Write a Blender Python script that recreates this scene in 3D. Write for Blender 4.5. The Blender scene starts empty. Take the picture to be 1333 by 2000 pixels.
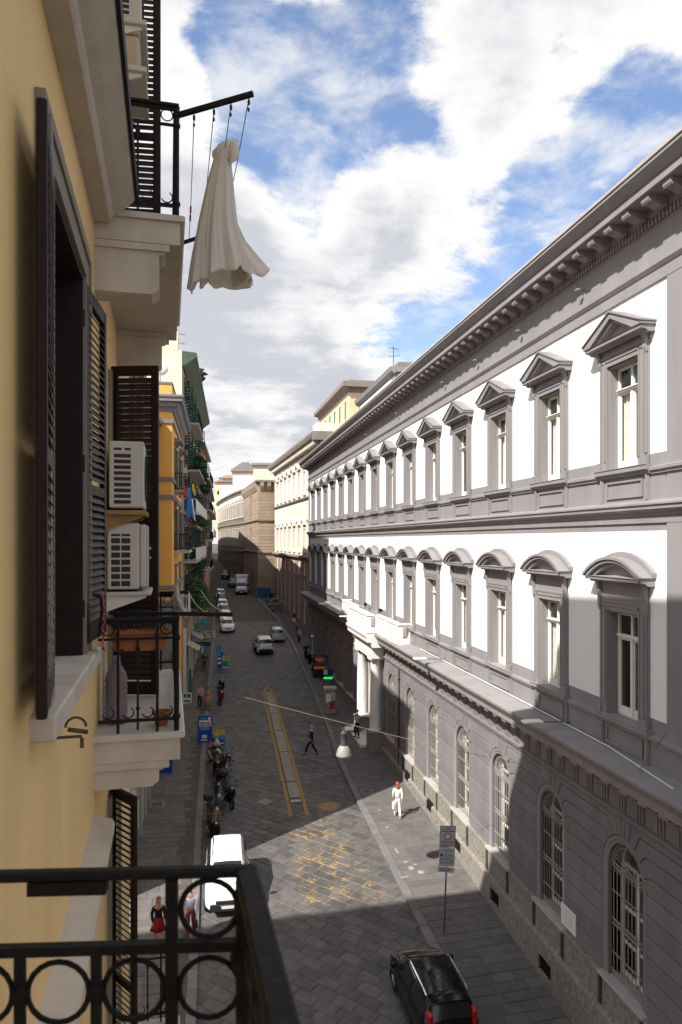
import bpy, bmesh, math, random
from mathutils import Matrix, Vector
R = math.radians
random.seed(7)
scene = bpy.context.scene
COL = scene.collection

# ------------------------------------------------------------------ camera
F_PX = 1400.0; HY = 1056.0; CX = 666.5; CAM_Z = 14.0
TH = math.atan((CX - 410.0) / F_PX); CT, ST = math.cos(TH), math.sin(TH)
cd = bpy.data.cameras.new('camera'); cam = bpy.data.objects.new('camera', cd); COL.objects.link(cam)
cd.sensor_fit = 'VERTICAL'; cd.sensor_height = 36.0; cd.lens = F_PX / 2000 * 36
cd.shift_y = (HY - 1000) / 2000; cd.clip_start = 0.05; cd.clip_end = 6000
cam.location = (0, 0, CAM_Z); cam.rotation_euler = (R(90), 0, -TH)
cd.dof.use_dof = True; cd.dof.focus_distance = 24; cd.dof.aperture_fstop = 5.6
scene.camera = cam

# ------------------------------------------------------------------ sun and sky
SUN = Vector((1.33, 0.95, -1.62)).normalized()          # direction the light travels
sl = bpy.data.lights.new('sun', 'SUN'); sl.energy = 4.7; sl.angle = R(0.53); sl.color = (1, 0.955, 0.89)
so = bpy.data.objects.new('sun', sl); COL.objects.link(so); so.location = (-40, -30, 60)
so.rotation_euler = SUN.to_track_quat('-Z', 'Y').to_euler()
world = bpy.data.worlds.new('World'); scene.world = world; world.use_nodes = True
def build_world():
    nt = world.node_tree; N, L = nt.nodes, nt.links; N.clear()
    out = N.new('ShaderNodeOutputWorld')
    sky = N.new('ShaderNodeTexSky'); sky.sky_type = 'NISHITA'; sky.sun_disc = False
    sky.sun_elevation = math.asin(-SUN.z); sky.sun_rotation = math.atan2(-SUN.x, -SUN.y)
    sky.air_density = 1.0; sky.dust_density = 0.6; sky.ozone_density = 1.6
    def M(op, a, b=None, c=None):
        n = N.new('ShaderNodeMath'); n.operation = op
        for i, v in enumerate((a, b, c)):
            if v is None: continue
            if isinstance(v, (int, float)): n.inputs[i].default_value = v
            else: L.new(v, n.inputs[i])
        return n.outputs[0]
    def VM(op, a, b=None):
        n = N.new('ShaderNodeVectorMath'); n.operation = op
        for i, v in enumerate((a, b)):
            if v is None: continue
            if isinstance(v, (tuple, list, Vector)): n.inputs[i].default_value = tuple(v)
            else: L.new(v, n.inputs[i])
        return n
    def ramp(v, a, b, o0=0.0, o1=1.0):
        n = N.new('ShaderNodeMapRange'); n.interpolation_type = 'SMOOTHSTEP'
        L.new(v, n.inputs[0])
        for i, q in enumerate((a, b, o0, o1)): n.inputs[i + 1].default_value = q
        return n.outputs[0]
    tc = N.new('ShaderNodeTexCoord'); d = tc.outputs['Generated']
    sp = N.new('ShaderNodeSeparateXYZ'); L.new(d, sp.inputs[0])
    den = M('ADD', M('MAXIMUM', sp.outputs[2], 0.0), 0.16)
    cb = N.new('ShaderNodeCombineXYZ')
    L.new(M('DIVIDE', sp.outputs[0], den), cb.inputs[0]); L.new(M('DIVIDE', sp.outputs[1], den), cb.inputs[1])
    def noise(vec, scale, detail, rough, dist=0.0):
        n = N.new('ShaderNodeTexNoise'); n.inputs['Scale'].default_value = scale; n.inputs['Detail'].default_value = detail
        n.inputs['Roughness'].default_value = rough; n.inputs['Distortion'].default_value = dist
        L.new(vec, n.inputs['Vector']); return n.outputs['Fac']
    p = VM('ADD', cb.outputs[0], (3.1, 1.7, 0.4)).outputs[0]
    n1 = noise(p, 1.9, 14, 0.60, 0.30)
    n2 = noise(p, 8.0, 12, 0.62, 0.25)
    n4 = noise(p, 4.2, 10, 0.58, 0.4)
    p2 = VM('ADD', p, (-0.06, -0.045, 0.0)).outputs[0]
    n3 = noise(p2, 1.9, 7, 0.55, 0.30)
    def pix(x, y):
        v = Vector((x - CX, F_PX, HY - y)).normalized()
        return Vector((v.x * CT + v.y * ST, -v.x * ST + v.y * CT, v.z))
    dens = M('ADD', M('ADD', M('ADD', 0.50, M('MULTIPLY', M('SUBTRACT', n1, 0.5), 1.5)), M('MULTIPLY', M('SUBTRACT', n4, 0.5), 1.1)), M('MULTIPLY', M('SUBTRACT', n2, 0.5), 0.75))
    # cloud banks and blue openings, laid out on the dome
    for x, y, rad, w in ((640, 340, 0.085, -0.34), (730, 200, 0.08, -0.34), (570, 220, 0.06, -0.30), (520, 150, 0.05, -0.26), (600, 420, 0.03, -0.2), (470, 90, 0.03, -0.2), (760, 110, 0.04, -0.16), (690, 110, 0.035, -0.12), (490, 130, 0.03, -0.16),
                         (1200, 250, 0.06, -0.30), (1060, 290, 0.035, -0.16), (1000, 475, 0.065, -0.36), (1080, 390, 0.05, -0.24), (890, 585, 0.055, -0.34), (800, 680, 0.05, -0.34), (1250, 200, 0.04, -0.2), (500, 880, 0.03, -0.14), (1290, 190, 0.03, -0.1),
                         (900, 180, 0.12, 0.22), (880, 340, 0.08, 0.26), (600, 590, 0.13, 0.30), (420, 60, 0.07, 0.2), (380, 230, 0.06, 0.12), (800, 40, 0.1, 0.16),
                         (1130, 80, 0.14, 0.24), (540, 760, 0.14, 0.24), (1150, 325, 0.02, 0.22), (470, 470, 0.04, 0.16), (640, 60, 0.03, 0.1), (1080, 470, 0.02, 0.1)):
        dt = VM('DOT_PRODUCT', d, pix(x, y)).outputs['Value']
        g = ramp(dt, math.cos(rad * 2.3), 1.0, 0.0, w * 0.82)
        dens = M('ADD', dens, g)
    mask = ramp(dens, 0.30, 0.60)
    thin = M('MULTIPLY', ramp(M('ADD', M('MULTIPLY', n4, 0.6), M('MULTIPLY', n2, 0.6)), 0.52, 0.80), 0.75)
    mask = M('MAXIMUM', mask, thin)
    thick = ramp(dens, 0.60, 1.15)
    lit = M('MULTIPLY', M('SUBTRACT', M('ADD', n1, M('MULTIPLY', n4, 0.35)), M('ADD', n3, 0.175)), 1.6)
    shade = M('ADD', M('SUBTRACT', 1.0, M('MULTIPLY', thick, 0.50)), lit)
    shade = M('ADD', shade, M('MULTIPLY', M('SUBTRACT', n2, 0.5), 0.22))
    shade = M('MINIMUM', M('MAXIMUM', shade, 0.55), 1.06)
    cc = N.new('ShaderNodeMix'); cc.data_type = 'RGBA'; L.new(ramp(shade, 0.55, 1.05), cc.inputs[0])
    cc.inputs[6].default_value = (0.36, 0.37, 0.405, 1); cc.inputs[7].default_value = (0.575, 0.572, 0.568, 1)
    skm = N.new('ShaderNodeMix'); skm.data_type = 'RGBA'; skm.blend_type = 'MULTIPLY'; skm.inputs[0].default_value = 1
    L.new(sky.outputs[0], skm.inputs[6]); skm.inputs[7].default_value = (0.128, 0.124, 0.128, 1)
    mx = N.new('ShaderNodeMix'); mx.data_type = 'RGBA'; L.new(mask, mx.inputs[0])
    L.new(skm.outputs[2], mx.inputs[6]); L.new(cc.outputs[2], mx.inputs[7])
    bg = N.new('ShaderNodeBackground'); L.new(mx.outputs[2], bg.inputs[0]); bg.inputs[1].default_value = 1.0
    L.new(bg.outputs[0], out.inputs[0])
build_world()
scene.view_settings.view_transform = 'Standard'; scene.view_settings.look = 'None'
scene.view_settings.gamma = 1; scene.view_settings.use_curve_mapping = False
scene.view_settings.exposure = 0.82
scene.render.engine = 'CYCLES'
scene.cycles.max_bounces = 6; scene.cycles.diffuse_bounces = 4; scene.cycles.transparent_max_bounces = 12

# ------------------------------------------------------------------ helpers
PR = [(-400, 22), (-60, 16.5), (-20, 15.2), (0, 14.5), (19, 13.75), (33, 13.0), (70, 11.9), (120, 9.7), (150, 8.0), (260, 3.0), (700, 3.0)]
def drop(y):
    for (a, b), (p, q) in zip(PR, PR[1:]):
        if y <= p: return b + (q - b) * (y - a) / (p - a)
    return PR[-1][1]
def gz(y): return CAM_Z - drop(y)
def P(x, y, Z):
    X = (x - CX) / F_PX * Z
    return Vector((X * CT + Z * ST, -X * ST + Z * CT, CAM_Z + (HY - y) / F_PX * Z))
def G(x, y):
    lo, hi = 3.0, 300.0
    for _ in range(50):
        m = (lo + hi) / 2; p = P(x, y, m)
        if p.z > gz(p.y): lo = m
        else: hi = m
    return P(x, y, lo)
def slope(y): return math.atan2(gz(y + 1.5) - gz(y - 1.5), 3.0)

WM = {}
def tag(o, label=None, cat=None, group=None, kind=None):
    if label: o['label'] = label
    if cat: o['category'] = cat
    if group: o['group'] = group
    if kind: o['kind'] = kind
    return o
def thing(name, label, cat, M=None, group=None):
    o = bpy.data.objects.new(name, None); COL.objects.link(o); o.empty_display_size = 0.2
    M = M if M is not None else Matrix(); o.matrix_basis = M; WM[o] = M.copy()
    return tag(o, label, cat, group)
def obj(name, me, m=None, parent=None, M=None):
    o = bpy.data.objects.new(name, me); COL.objects.link(o)
    if m is not None and not me.materials: me.materials.append(m)
    M = M if M is not None else (WM[parent] if parent is not None else Matrix())
    WM[o] = M.copy()
    if parent is not None:
        o.parent = parent; o.matrix_local = WM[parent].inverted() @ M
    else: o.matrix_basis = M
    return o
def T(x, y, z): return Matrix.Translation((x, y, z))
def RZ(a): return Matrix.Rotation(a, 4, 'Z')

class MB:
    def __init__(s): s.v = []; s.f = []; s.sm = False
    def add(s, vs, fs):
        b = len(s.v); s.v += [tuple(v) for v in vs]; s.f += [tuple(b + i for i in f) for f in fs]; return s
    def box(s, x0, x1, y0, y1, z0, z1):
        return s.add([(x0, y0, z0), (x1, y0, z0), (x1, y1, z0), (x0, y1, z0), (x0, y0, z1), (x1, y0, z1), (x1, y1, z1), (x0, y1, z1)],
                     [(0, 3, 2, 1), (4, 5, 6, 7), (0, 1, 5, 4), (1, 2, 6, 5), (2, 3, 7, 6), (3, 0, 4, 7)])
    def bbox(s, x0, x1, y0, y1, z0, z1, b=0.01):      # box with chamfered top and sides
        def ring(x0, x1, y0, y1, z, c): return [(x0 + c, y0, z), (x1 - c, y0, z), (x1, y0 + c, z), (x1, y1 - c, z), (x1 - c, y1, z), (x0 + c, y1, z), (x0, y1 - c, z), (x0, y0 + c, z)]
        rs = ring(x0 + b, x1 - b, y0 + b, y1 - b, z0, b) + ring(x0, x1, y0, y1, z0 + b, b) + ring(x0, x1, y0, y1, z1 - b, b) + ring(x0 + b, x1 - b, y0 + b, y1 - b, z1, b)
        fs = [tuple(range(7, -1, -1)), tuple(range(24, 32))]
        for k in range(3):
            for i in range(8): fs.append((k * 8 + i, k * 8 + (i + 1) % 8, k * 8 + 8 + (i + 1) % 8, k * 8 + 8 + i))
        return s.add(rs, fs)
    def prism(s, poly, a, b, ax='d'):
        """poly in (u,z) extruded over d from a to b: vertices (u,d,z); ax='y': poly in (x,z) along y; ax='x': poly (y,z) along x; ax='z': poly (x,y)"""
        n = len(poly)
        if ax in ('d', 'y'): mk = lambda p, t: (p[0], t, p[1])
        elif ax == 'x': mk = lambda p, t: (t, p[0], p[1])
        else: mk = lambda p, t: (p[0], p[1], t)
        vs = [mk(p, a) for p in poly] + [mk(p, b) for p in poly]
        fs = [tuple(range(n)), tuple(range(2 * n - 1, n - 1, -1))] + [(i, i + n, (i + 1) % n + n, (i + 1) % n) for i in range(n)]
        return s.add(vs, fs)
    def tube(s, p0, p1, r, n=8, r1=None, caps=True):
        p0, p1 = Vector(p0), Vector(p1); d = (p1 - p0)
        if d.length < 1e-6: return s
        q = d.to_track_quat('Z', 'Y'); r1 = r if r1 is None else r1
        vs = []
        for p, rr in ((p0, r), (p1, r1)):
            for i in range(n):
                a = 2 * math.pi * i / n; vs.append(p + q @ Vector((math.cos(a) * rr, math.sin(a) * rr, 0)))
        fs = [(i, (i + 1) % n, n + (i + 1) % n, n + i) for i in range(n)]
        if caps: fs += [tuple(range(n - 1, -1, -1)), tuple(range(n, 2 * n))]
        return s.add(vs, fs)
    def path(s, pts, r, n=6):
        for a, b in zip(pts, pts[1:]): s.tube(a, b, r, n)
        return s
    def ring(s, c, rad, r, axis='y', n=20, m=6, a0=0, a1=2 * math.pi):
        c = Vector(c); vs = []; full = abs(a1 - a0) > 6.28
        k = n if full else n + 1
        for i in range(k):
            a = a0 + (a1 - a0) * i / n
            e = Vector((math.cos(a), 0, math.sin(a))) if axis == 'y' else (Vector((0, math.cos(a), math.sin(a))) if axis == 'x' else Vector((math.cos(a), math.sin(a), 0)))
            t = Vector((0, 1, 0)) if axis == 'y' else (Vector((1, 0, 0)) if axis == 'x' else Vector((0, 0, 1)))
            for j in range(m):
                b = 2 * math.pi * j / m; vs.append(c + e * (rad + r * math.cos(b)) + t * (r * math.sin(b)))
        fs = []
        for i in range(n):
            i2 = (i + 1) % k
            for j in range(m): fs.append((i * m + j, i2 * m + j, i2 * m + (j + 1) % m, i * m + (j + 1) % m))
        return s.add(vs, fs)
    def lathe(s, prof, c=(0, 0, 0), n=16, axis='z'):
        vs = []
        for r, z in prof:
            for i in range(n):
                a = 2 * math.pi * i / n; x, y = r * math.cos(a), r * math.sin(a)
                p = (x, y, z) if axis == 'z' else ((z, x, y) if axis == 'x' else (x, z, y))
                vs.append((c[0] + p[0], c[1] + p[1], c[2] + p[2]))
        fs = []
        for k in range(len(prof) - 1):
            for i in range(n): fs.append((k * n + i, k * n + (i + 1) % n, (k + 1) * n + (i + 1) % n, (k + 1) * n + i))
        fs += [tuple(range(n - 1, -1, -1)), tuple(range((len(prof) - 1) * n, len(prof) * n))]
        return s.add(vs, fs)
    def ball(s, c, rx, ry=None, rz=None, n=10, m=6):
        ry = ry or rx; rz = rz or rx; vs = [(c[0], c[1], c[2] - rz)]; fs = []
        for j in range(1, m):
            b = -math.pi / 2 + math.pi * j / m
            for i in range(n):
                a = 2 * math.pi * i / n; vs.append((c[0] + rx * math.cos(a) * math.cos(b), c[1] + ry * math.sin(a) * math.cos(b), c[2] + rz * math.sin(b)))
        vs.append((c[0], c[1], c[2] + rz)); e = len(vs) - 1
        for i in range(n):
            fs.append((0, 1 + (i + 1) % n, 1 + i)); fs.append((e, e - n + i, e - n + (i + 1) % n))
        for j in range(m - 2):
            for i in range(n): fs.append((1 + j * n + i, 1 + j * n + (i + 1) % n, 1 + (j + 1) * n + (i + 1) % n, 1 + (j + 1) * n + i))
        return s.add(vs, fs)
    def profile(s, pts, y0, y1, ax='d'):
        """closed profile poly given in (d,z) swept along u from y0 to y1 -> vertices (u,d,z); ax='L': (x,z) swept along y"""
        n = len(pts)
        mk = (lambda p, t: (t, p[0], p[1])) if ax == 'd' else (lambda p, t: (p[0], t, p[1]))
        vs = [mk(p, y0) for p in pts] + [mk(p, y1) for p in pts]
        fs = [tuple(range(n)), tuple(range(2 * n - 1, n - 1, -1))] + [(i, i + n, (i + 1) % n + n, (i + 1) % n) for i in range(n)]
        return s.add(vs, fs)
    def mesh(s, name='mesh', smooth=False, fix=True):
        me = bpy.data.meshes.new(name); me.from_pydata(s.v, [], s.f)
        if fix:
            bm = bmesh.new(); bm.from_mesh(me); bmesh.ops.recalc_face_normals(bm, faces=bm.faces); bm.to_mesh(me); bm.free()
        if smooth:
            for p in me.polygons: p.use_smooth = True
            if smooth == 'auto':
                try: me.set_sharp_from_angle(angle=R(38))
                except Exception: pass
        me.update(); return me

# ------------------------------------------------------------------ materials
MATS = {}
def mat(name, col, rough=0.8, var=0.1, scale=2.0, bump=0.0, bscale=60.0, metal=0.0, spec=0.3, island=0.0, stain=0.0, stain_col=None, coat=0.0, stretch=None, trans=0.0):
    if name in MATS: return MATS[name]
    m = bpy.data.materials.new(name); m.use_nodes = True; MATS[name] = m
    nt = m.node_tree; N, L = nt.nodes, nt.links; b = N['Principled BSDF']
    b.inputs['Roughness'].default_value = rough; b.inputs['Metallic'].default_value = metal
    b.inputs['Specular IOR Level'].default_value = spec
    if coat: b.inputs['Coat Weight'].default_value = coat; b.inputs['Coat Roughness'].default_value = 0.05
    geo = N.new('ShaderNodeNewGeometry'); pos = geo.outputs['Position']
    if stretch:
        mp = N.new('ShaderNodeMapping'); mp.inputs['Scale'].default_value = stretch; L.new(pos, mp.inputs[0]); vec = mp.outputs[0]
    else: vec = pos
    def noise(sc, det=6, rg=0.6, v=None):
        n = N.new('ShaderNodeTexNoise'); n.inputs['Scale'].default_value = sc; n.inputs['Detail'].default_value = det; n.inputs['Roughness'].default_value = rg
        L.new(v if v is not None else vec, n.inputs['Vector']); return n.outputs['Fac']
    def mix(fac, a, c, mode='MIX'):
        n = N.new('ShaderNodeMix'); n.data_type = 'RGBA'; n.blend_type = mode
        for i, v in ((0, fac), (6, a), (7, c)):
            if isinstance(v, (int, float)): n.inputs[i].default_value = v
            elif isinstance(v, tuple): n.inputs[i].default_value = (*v[:3], 1)
            else: L.new(v, n.inputs[i])
        return n.outputs[2]
    def mr(v, a, c, d=0.0, e=1.0):
        n = N.new('ShaderNodeMapRange'); L.new(v, n.inputs[0])
        for i, q in enumerate((a, c, d, e)): n.inputs[i + 1].default_value = q
        return n.outputs[0]
    lo = tuple(max(0, q * (1 - var)) for q in col); hi = tuple(q * (1 + var) for q in col)
    c = mix(mr(noise(scale), 0.3, 0.7), lo, hi)
    if stain:
        sc = stain_col or tuple(q * 0.55 for q in col)
        c = mix(mr(noise(scale * 0.37, 8, 0.65), 0.52, 0.72, 0, stain), c, sc)
    if island:
        oi = N.new('ShaderNodeObjectInfo'); a = N.new('ShaderNodeMath'); a.operation = 'ADD'
        L.new(oi.outputs['Random'], a.inputs[0]); L.new(geo.outputs['Random Per Island'], a.inputs[1])
        fr = N.new('ShaderNodeMath'); fr.operation = 'FRACT'; L.new(a.outputs[0], fr.inputs[0])
        n = N.new('ShaderNodeMix'); n.data_type = 'RGBA'; n.blend_type = 'MULTIPLY'; n.inputs[0].default_value = 1
        g = mr(fr.outputs[0], 0, 1, 1 - island, 1 + island); cbn = N.new('ShaderNodeCombineColor')
        for i in range(3): L.new(g, cbn.inputs[i])
        L.new(c, n.inputs[6]); L.new(cbn.outputs[0], n.inputs[7]); c = n.outputs[2]
    L.new(c, b.inputs['Base Color'])
    L.new(mr(noise(scale * 2.3, 4), 0.3, 0.7, max(0.02, rough - 0.08), min(1, rough + 0.08)), b.inputs['Roughness'])
    if bump:
        bp = N.new('ShaderNodeBump'); bp.inputs['Strength'].default_value = bump; bp.inputs['Distance'].default_value = 0.02
        L.new(noise(bscale, 8, 0.65, pos), bp.inputs['Height']); L.new(bp.outputs[0], b.inputs['Normal'])
    m['_c'] = 1
    return m
def glass(name, tint=(0.02, 0.025, 0.03), base=0.25):
    if name in MATS: return MATS[name]
    m = bpy.data.materials.new(name); m.use_nodes = True; MATS[name] = m
    nt = m.node_tree; N, L = nt.nodes, nt.links; N.clear()
    o = N.new('ShaderNodeOutputMaterial'); g = N.new('ShaderNodeBsdfGlossy'); g.inputs['Roughness'].default_value = 0.03
    g.inputs['Color'].default_value = (0.9, 0.95, 1, 1)
    t = N.new('ShaderNodeBsdfTransparent'); t.inputs['Color'].default_value = (0.93, 0.94, 0.93, 1)
    ge = N.new('ShaderNodeNewGeometry'); dp = N.new('ShaderNodeVectorMath'); dp.operation = 'DOT_PRODUCT'; L.new(ge.outputs['Incoming'], dp.inputs[0]); L.new(ge.outputs['Normal'], dp.inputs[1])
    def mm(op, a, b=None):
        n = N.new('ShaderNodeMath'); n.operation = op
        for i, v in enumerate((a, b)):
            if v is None: continue
            if isinstance(v, (int, float)): n.inputs[i].default_value = v
            else: L.new(v, n.inputs[i])
        return n
    ad = mm('ADD', mm('MULTIPLY', mm('POWER', mm('SUBTRACT', 1.0, mm('ABSOLUTE', dp.outputs['Value']).outputs[0]).outputs[0], 5.0).outputs[0], 0.9).outputs[0], 0.05 + base * 0.05)
    mx = N.new('ShaderNodeMixShader'); L.new(ad.outputs[0], mx.inputs[0]); L.new(t.outputs[0], mx.inputs[1]); L.new(g.outputs[0], mx.inputs[2])
    L.new(mx.outputs[0], o.inputs[0]); return m
def dark_glass(name, col=(0.012, 0.015, 0.018), rough=0.06, spec=0.6): return mat(name, col, rough, 0.05, 1, spec=spec)

m_grey = mat('grey_paint', (0.238, 0.224, 0.225), 0.75, 0.09, 1.3, 0.10, 30, stain=0.4, stain_col=(0.185, 0.172, 0.172), stretch=(1, 1, 0.22))
m_white = mat('white_plaster', (0.79, 0.785, 0.775), 0.85, 0.035, 1.2, 0.06, 25, stain=0.35, stain_col=(0.66, 0.65, 0.63), stretch=(1, 1, 0.15))
m_stone_w = mat('white_marble', (0.72, 0.70, 0.67), 0.6, 0.06, 1.5, 0.08, 30)
m_rust = mat('rusticated_plaster', (0.188, 0.174, 0.177), 0.85, 0.10, 1.8, 0.4, 45, island=0.07, stain=0.4, stain_col=(0.148, 0.136, 0.137), stretch=(1, 1, 0.3))
m_granite = mat('granite_plinth', (0.235, 0.215, 0.185), 0.85, 0.40, 9, 0.3, 50, stain=0.5, stain_col=(0.27, 0.245, 0.2))
m_ledge = mat('ledge_stone', (0.26, 0.24, 0.238), 0.8, 0.1, 1.2, 0.1, 30, stain=0.3)
m_gutter = mat('gutter_stone', (0.40, 0.36, 0.34), 0.8, 0.1, 1.5, 0.1, 30)
m_roof = mat('roof_membrane', (0.25, 0.23, 0.22), 0.9, 0.15, 1)
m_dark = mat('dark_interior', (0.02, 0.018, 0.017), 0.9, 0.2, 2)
m_frame_w = mat('white_wood', (0.75, 0.71, 0.63), 0.5, 0.04, 3)
m_curtain = mat('white_curtain', (0.74, 0.72, 0.66), 0.9, 0.05, 4)
m_iron = mat('black_iron', (0.010, 0.010, 0.011), 0.6, 0.35, 25, 0.5, 90, spec=0.22)
m_grille = mat('ivory_grille', (0.30, 0.28, 0.25), 0.6, 0.1, 10)
m_glass = glass('window_glass')
m_kerb = mat('kerb_stone', (0.16, 0.15, 0.145), 0.75, 0.15, 3, 0.3, 40, island=0.12)
m_walk = mat('sidewalk_slab', (0.125, 0.115, 0.108), 0.8, 0.15, 2.5, 0.3, 35, island=0.14, stain=0.3)
m_rubber = mat('black_rubber', (0.012, 0.012, 0.012), 0.85, 0.2, 10)
m_steel = mat('galvanised_steel', (0.35, 0.35, 0.35), 0.4, 0.1, 10, metal=0.8)
m_chrome = mat('chrome', (0.7, 0.7, 0.7), 0.12, 0.03, 5, metal=1.0)
m_lamp_w = mat('lamp_white', (0.7, 0.7, 0.68), 0.5, 0.03, 5)

def paint_mask_material(name, base, rough, island, keep):
    """road stone with worn yellow road paint left on part of it"""
    m = mat(name, base, rough, 0.22, 3.0, 0.45, 28, island=island, stain=0.5, spec=0.35)
    nt = m.node_tree; N, L = nt.nodes, nt.links; b = N['Principled BSDF']
    src = b.inputs['Base Color'].links[0].from_socket
    geo = N.new('ShaderNodeNewGeometry'); sx = N.new('ShaderNodeSeparateXYZ'); L.new(geo.outputs['Position'], sx.inputs[0])
    def Mt(op, a, c=None):
        n = N.new('ShaderNodeMath'); n.operation = op
        for i, v in enumerate((a, c)):
            if v is None: continue
            if isinstance(v, (int, float)): n.inputs[i].default_value = v
            else: L.new(v, n.inputs[i])
        return n.outputs[0]
    def mr(v, a, c, d=0.0, e=1.0):
        n = N.new('ShaderNodeMapRange'); n.interpolation_type = 'SMOOTHSTEP'; L.new(v, n.inputs[0])
        for i, q in enumerate((a, c, d, e)): n.inputs[i + 1].default_value = q
        return n.outputs[0]
    X, Y = sx.outputs[0], sx.outputs[1]
    n = N.new('ShaderNodeTexNoise'); n.inputs['Scale'].default_value = 1.5; n.inputs['Detail'].default_value = 8; n.inputs['Roughness'].default_value = 0.7
    L.new(geo.outputs['Position'], n.inputs['Vector'])
    n2 = N.new('ShaderNodeTexNoise'); n2.inputs['Scale'].default_value = 9; n2.inputs['Detail'].default_value = 6; n2.inputs['Roughness'].default_value = 0.75
    L.new(geo.outputs['Position'], n2.inputs['Vector'])
    right = Mt('ADD', 6.9, Mt('MULTIPLY', Mt('SUBTRACT', 27.0, Y), 0.16))
    left = Mt('ADD', 3.35, Mt('MULTIPLY', Mt('SUBTRACT', 32.0, Y), -0.03))
    reg = Mt('MULTIPLY', mr(Mt('SUBTRACT', X, left), -0.1, 0.35), mr(Mt('SUBTRACT', right, X), -0.1, 1.0))
    reg = Mt('MULTIPLY', reg, Mt('MULTIPLY', mr(Y, 25.7, 26.3), mr(Y, 34.2, 33.4)))
    worn = mr(Mt('ADD', n.outputs['Fac'], Mt('MULTIPLY', Mt('SUBTRACT', n2.outputs['Fac'], 0.5), 0.7)), keep, keep + 0.1)
    k = Mt('MULTIPLY', reg, worn)
    dx = Mt('SUBTRACT', X, 5.7); dy = Mt('SUBTRACT', Y, 34.5)
    dd = Mt('SQRT', Mt('ADD', Mt('MULTIPLY', dx, dx), Mt('MULTIPLY', dy, dy)))
    k2 = Mt('MULTIPLY', mr(Mt('ADD', dd, Mt('MULTIPLY', n2.outputs['Fac'], 0.5)), 1.0, 0.55), 0.8)
    k = Mt('MAXIMUM', k, k2)
    mx = N.new('ShaderNodeMix'); mx.data_type = 'RGBA'; L.new(k, mx.inputs[0]); L.new(src, mx.inputs[6]); mx.inputs[7].default_value = (0.36, 0.22, 0.075, 1)
    L.new(mx.outputs[2], b.inputs['Base Color'])
    return m
m_paver = paint_mask_material('basalt_paver', (0.098, 0.092, 0.088), 0.62, 0.24, 0.565)
m_joint = paint_mask_material('paver_joint', (0.085, 0.076, 0.068), 0.9, 0.0, 0.40)
m_yellow = mat('yellow_road_paint', (0.30, 0.185, 0.05), 0.8, 0.25, 5, 0.2, 40, stain=0.6, stain_col=(0.12, 0.1, 0.08))
# ================================================================== ground, road, pavements
def lerp_list(pts, y):
    if y <= pts[0][0]: return pts[0][1]
    for (a, b), (p, q) in zip(pts, pts[1:]):
        if y <= p: return b + (q - b) * (y - a) / (p - a)
    return pts[-1][1]
KR = [(0, 7.2), (22, 7.17), (34.5, 7.13), (41.5, 7.28), (46.6, 7.66), (55.4, 8.02), (78, 8.87), (97, 8.9), (122, 7.6), (150, 5.9), (200, 4.5)]
KL = [(10, -0.4), (32, -0.36), (43, -0.22), (60, 0.1), (87, 0.6), (120, 1.0), (200, 1.0)]
kr = lambda y: lerp_list(KR, y)
kl = lambda y: lerp_list(KL, y)
def strip(x0f, x1f, ys, dz, name, m, side=0.0):
    b = MB(); n = len(ys)
    for y in ys:
        b.v += [(x0f(y), y, gz(y) + dz), (x1f(y), y, gz(y) + dz)]
    for i in range(n - 1): b.f.append((2 * i, 2 * i + 1, 2 * i + 3, 2 * i + 2))
    if side:
        k = len(b.v)
        for y in ys: b.v += [(x0f(y), y, gz(y) + dz - side), (x1f(y), y, gz(y) + dz - side)]
        for i in range(n - 1):
            b.f.append((2 * i, 2 * i + 2, k + 2 * i + 2, k + 2 * i)); b.f.append((2 * i + 1, k + 2 * i + 1, k + 2 * i + 3, 2 * i + 3))
    me = b.mesh(name); 
    for p in me.polygons: pass
    return tag(obj(name, me, m), kind='structure')
YS = [-300, -100, -60, -20, -10, 0, 10, 19, 26, 33, 41, 48, 56, 63, 70, 80, 90, 100, 110, 120, 135, 150, 180, 260, 420, 700]
m_ground = mat('city_ground', (0.09, 0.085, 0.08), 0.9, 0.2, 1)
strip(lambda y: -600, lambda y: 600, YS, -0.06, 'ground', m_ground)
road = strip(lambda y: -20, lambda y: 14, [y for y in YS if -20 <= y <= 260], -0.012, 'road', m_joint)

def in_view(x, y, m=20):
    Z = x * ST + y * CT
    if Z < 2: return False
    px = CX + F_PX * (x * CT - y * ST) / Z; py = HY + F_PX * drop(y) / Z
    return -m < px < 1333 + m and py < 2000 + m
def slab_mesh(lx, ly, name, h=0.05, e=0.012):
    rnd = random.uniform
    b = MB(); x, y = lx / 2, ly / 2
    bot = [(-x, -y), (x, -y), (x, y), (-x, y)]
    c = [(px + rnd(-e, e), py + rnd(-e, e)) for px, py in bot]
    top = [(px * (1 - 0.016 / lx * 2), py * (1 - 0.016 / ly * 2)) for px, py in c]
    b.v = [(p[0], p[1], -h) for p in bot] + [(p[0], p[1], -0.010) for p in c] + [(p[0], p[1], rnd(-0.003, 0.004)) for p in top]
    for k in (0, 4):
        for i in range(4): b.f.append((k + i, k + (i + 1) % 4, k + 4 + (i + 1) % 4, k + 4 + i))
    b.f.append((8, 9, 10, 11))
    return b.mesh(name)
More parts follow.
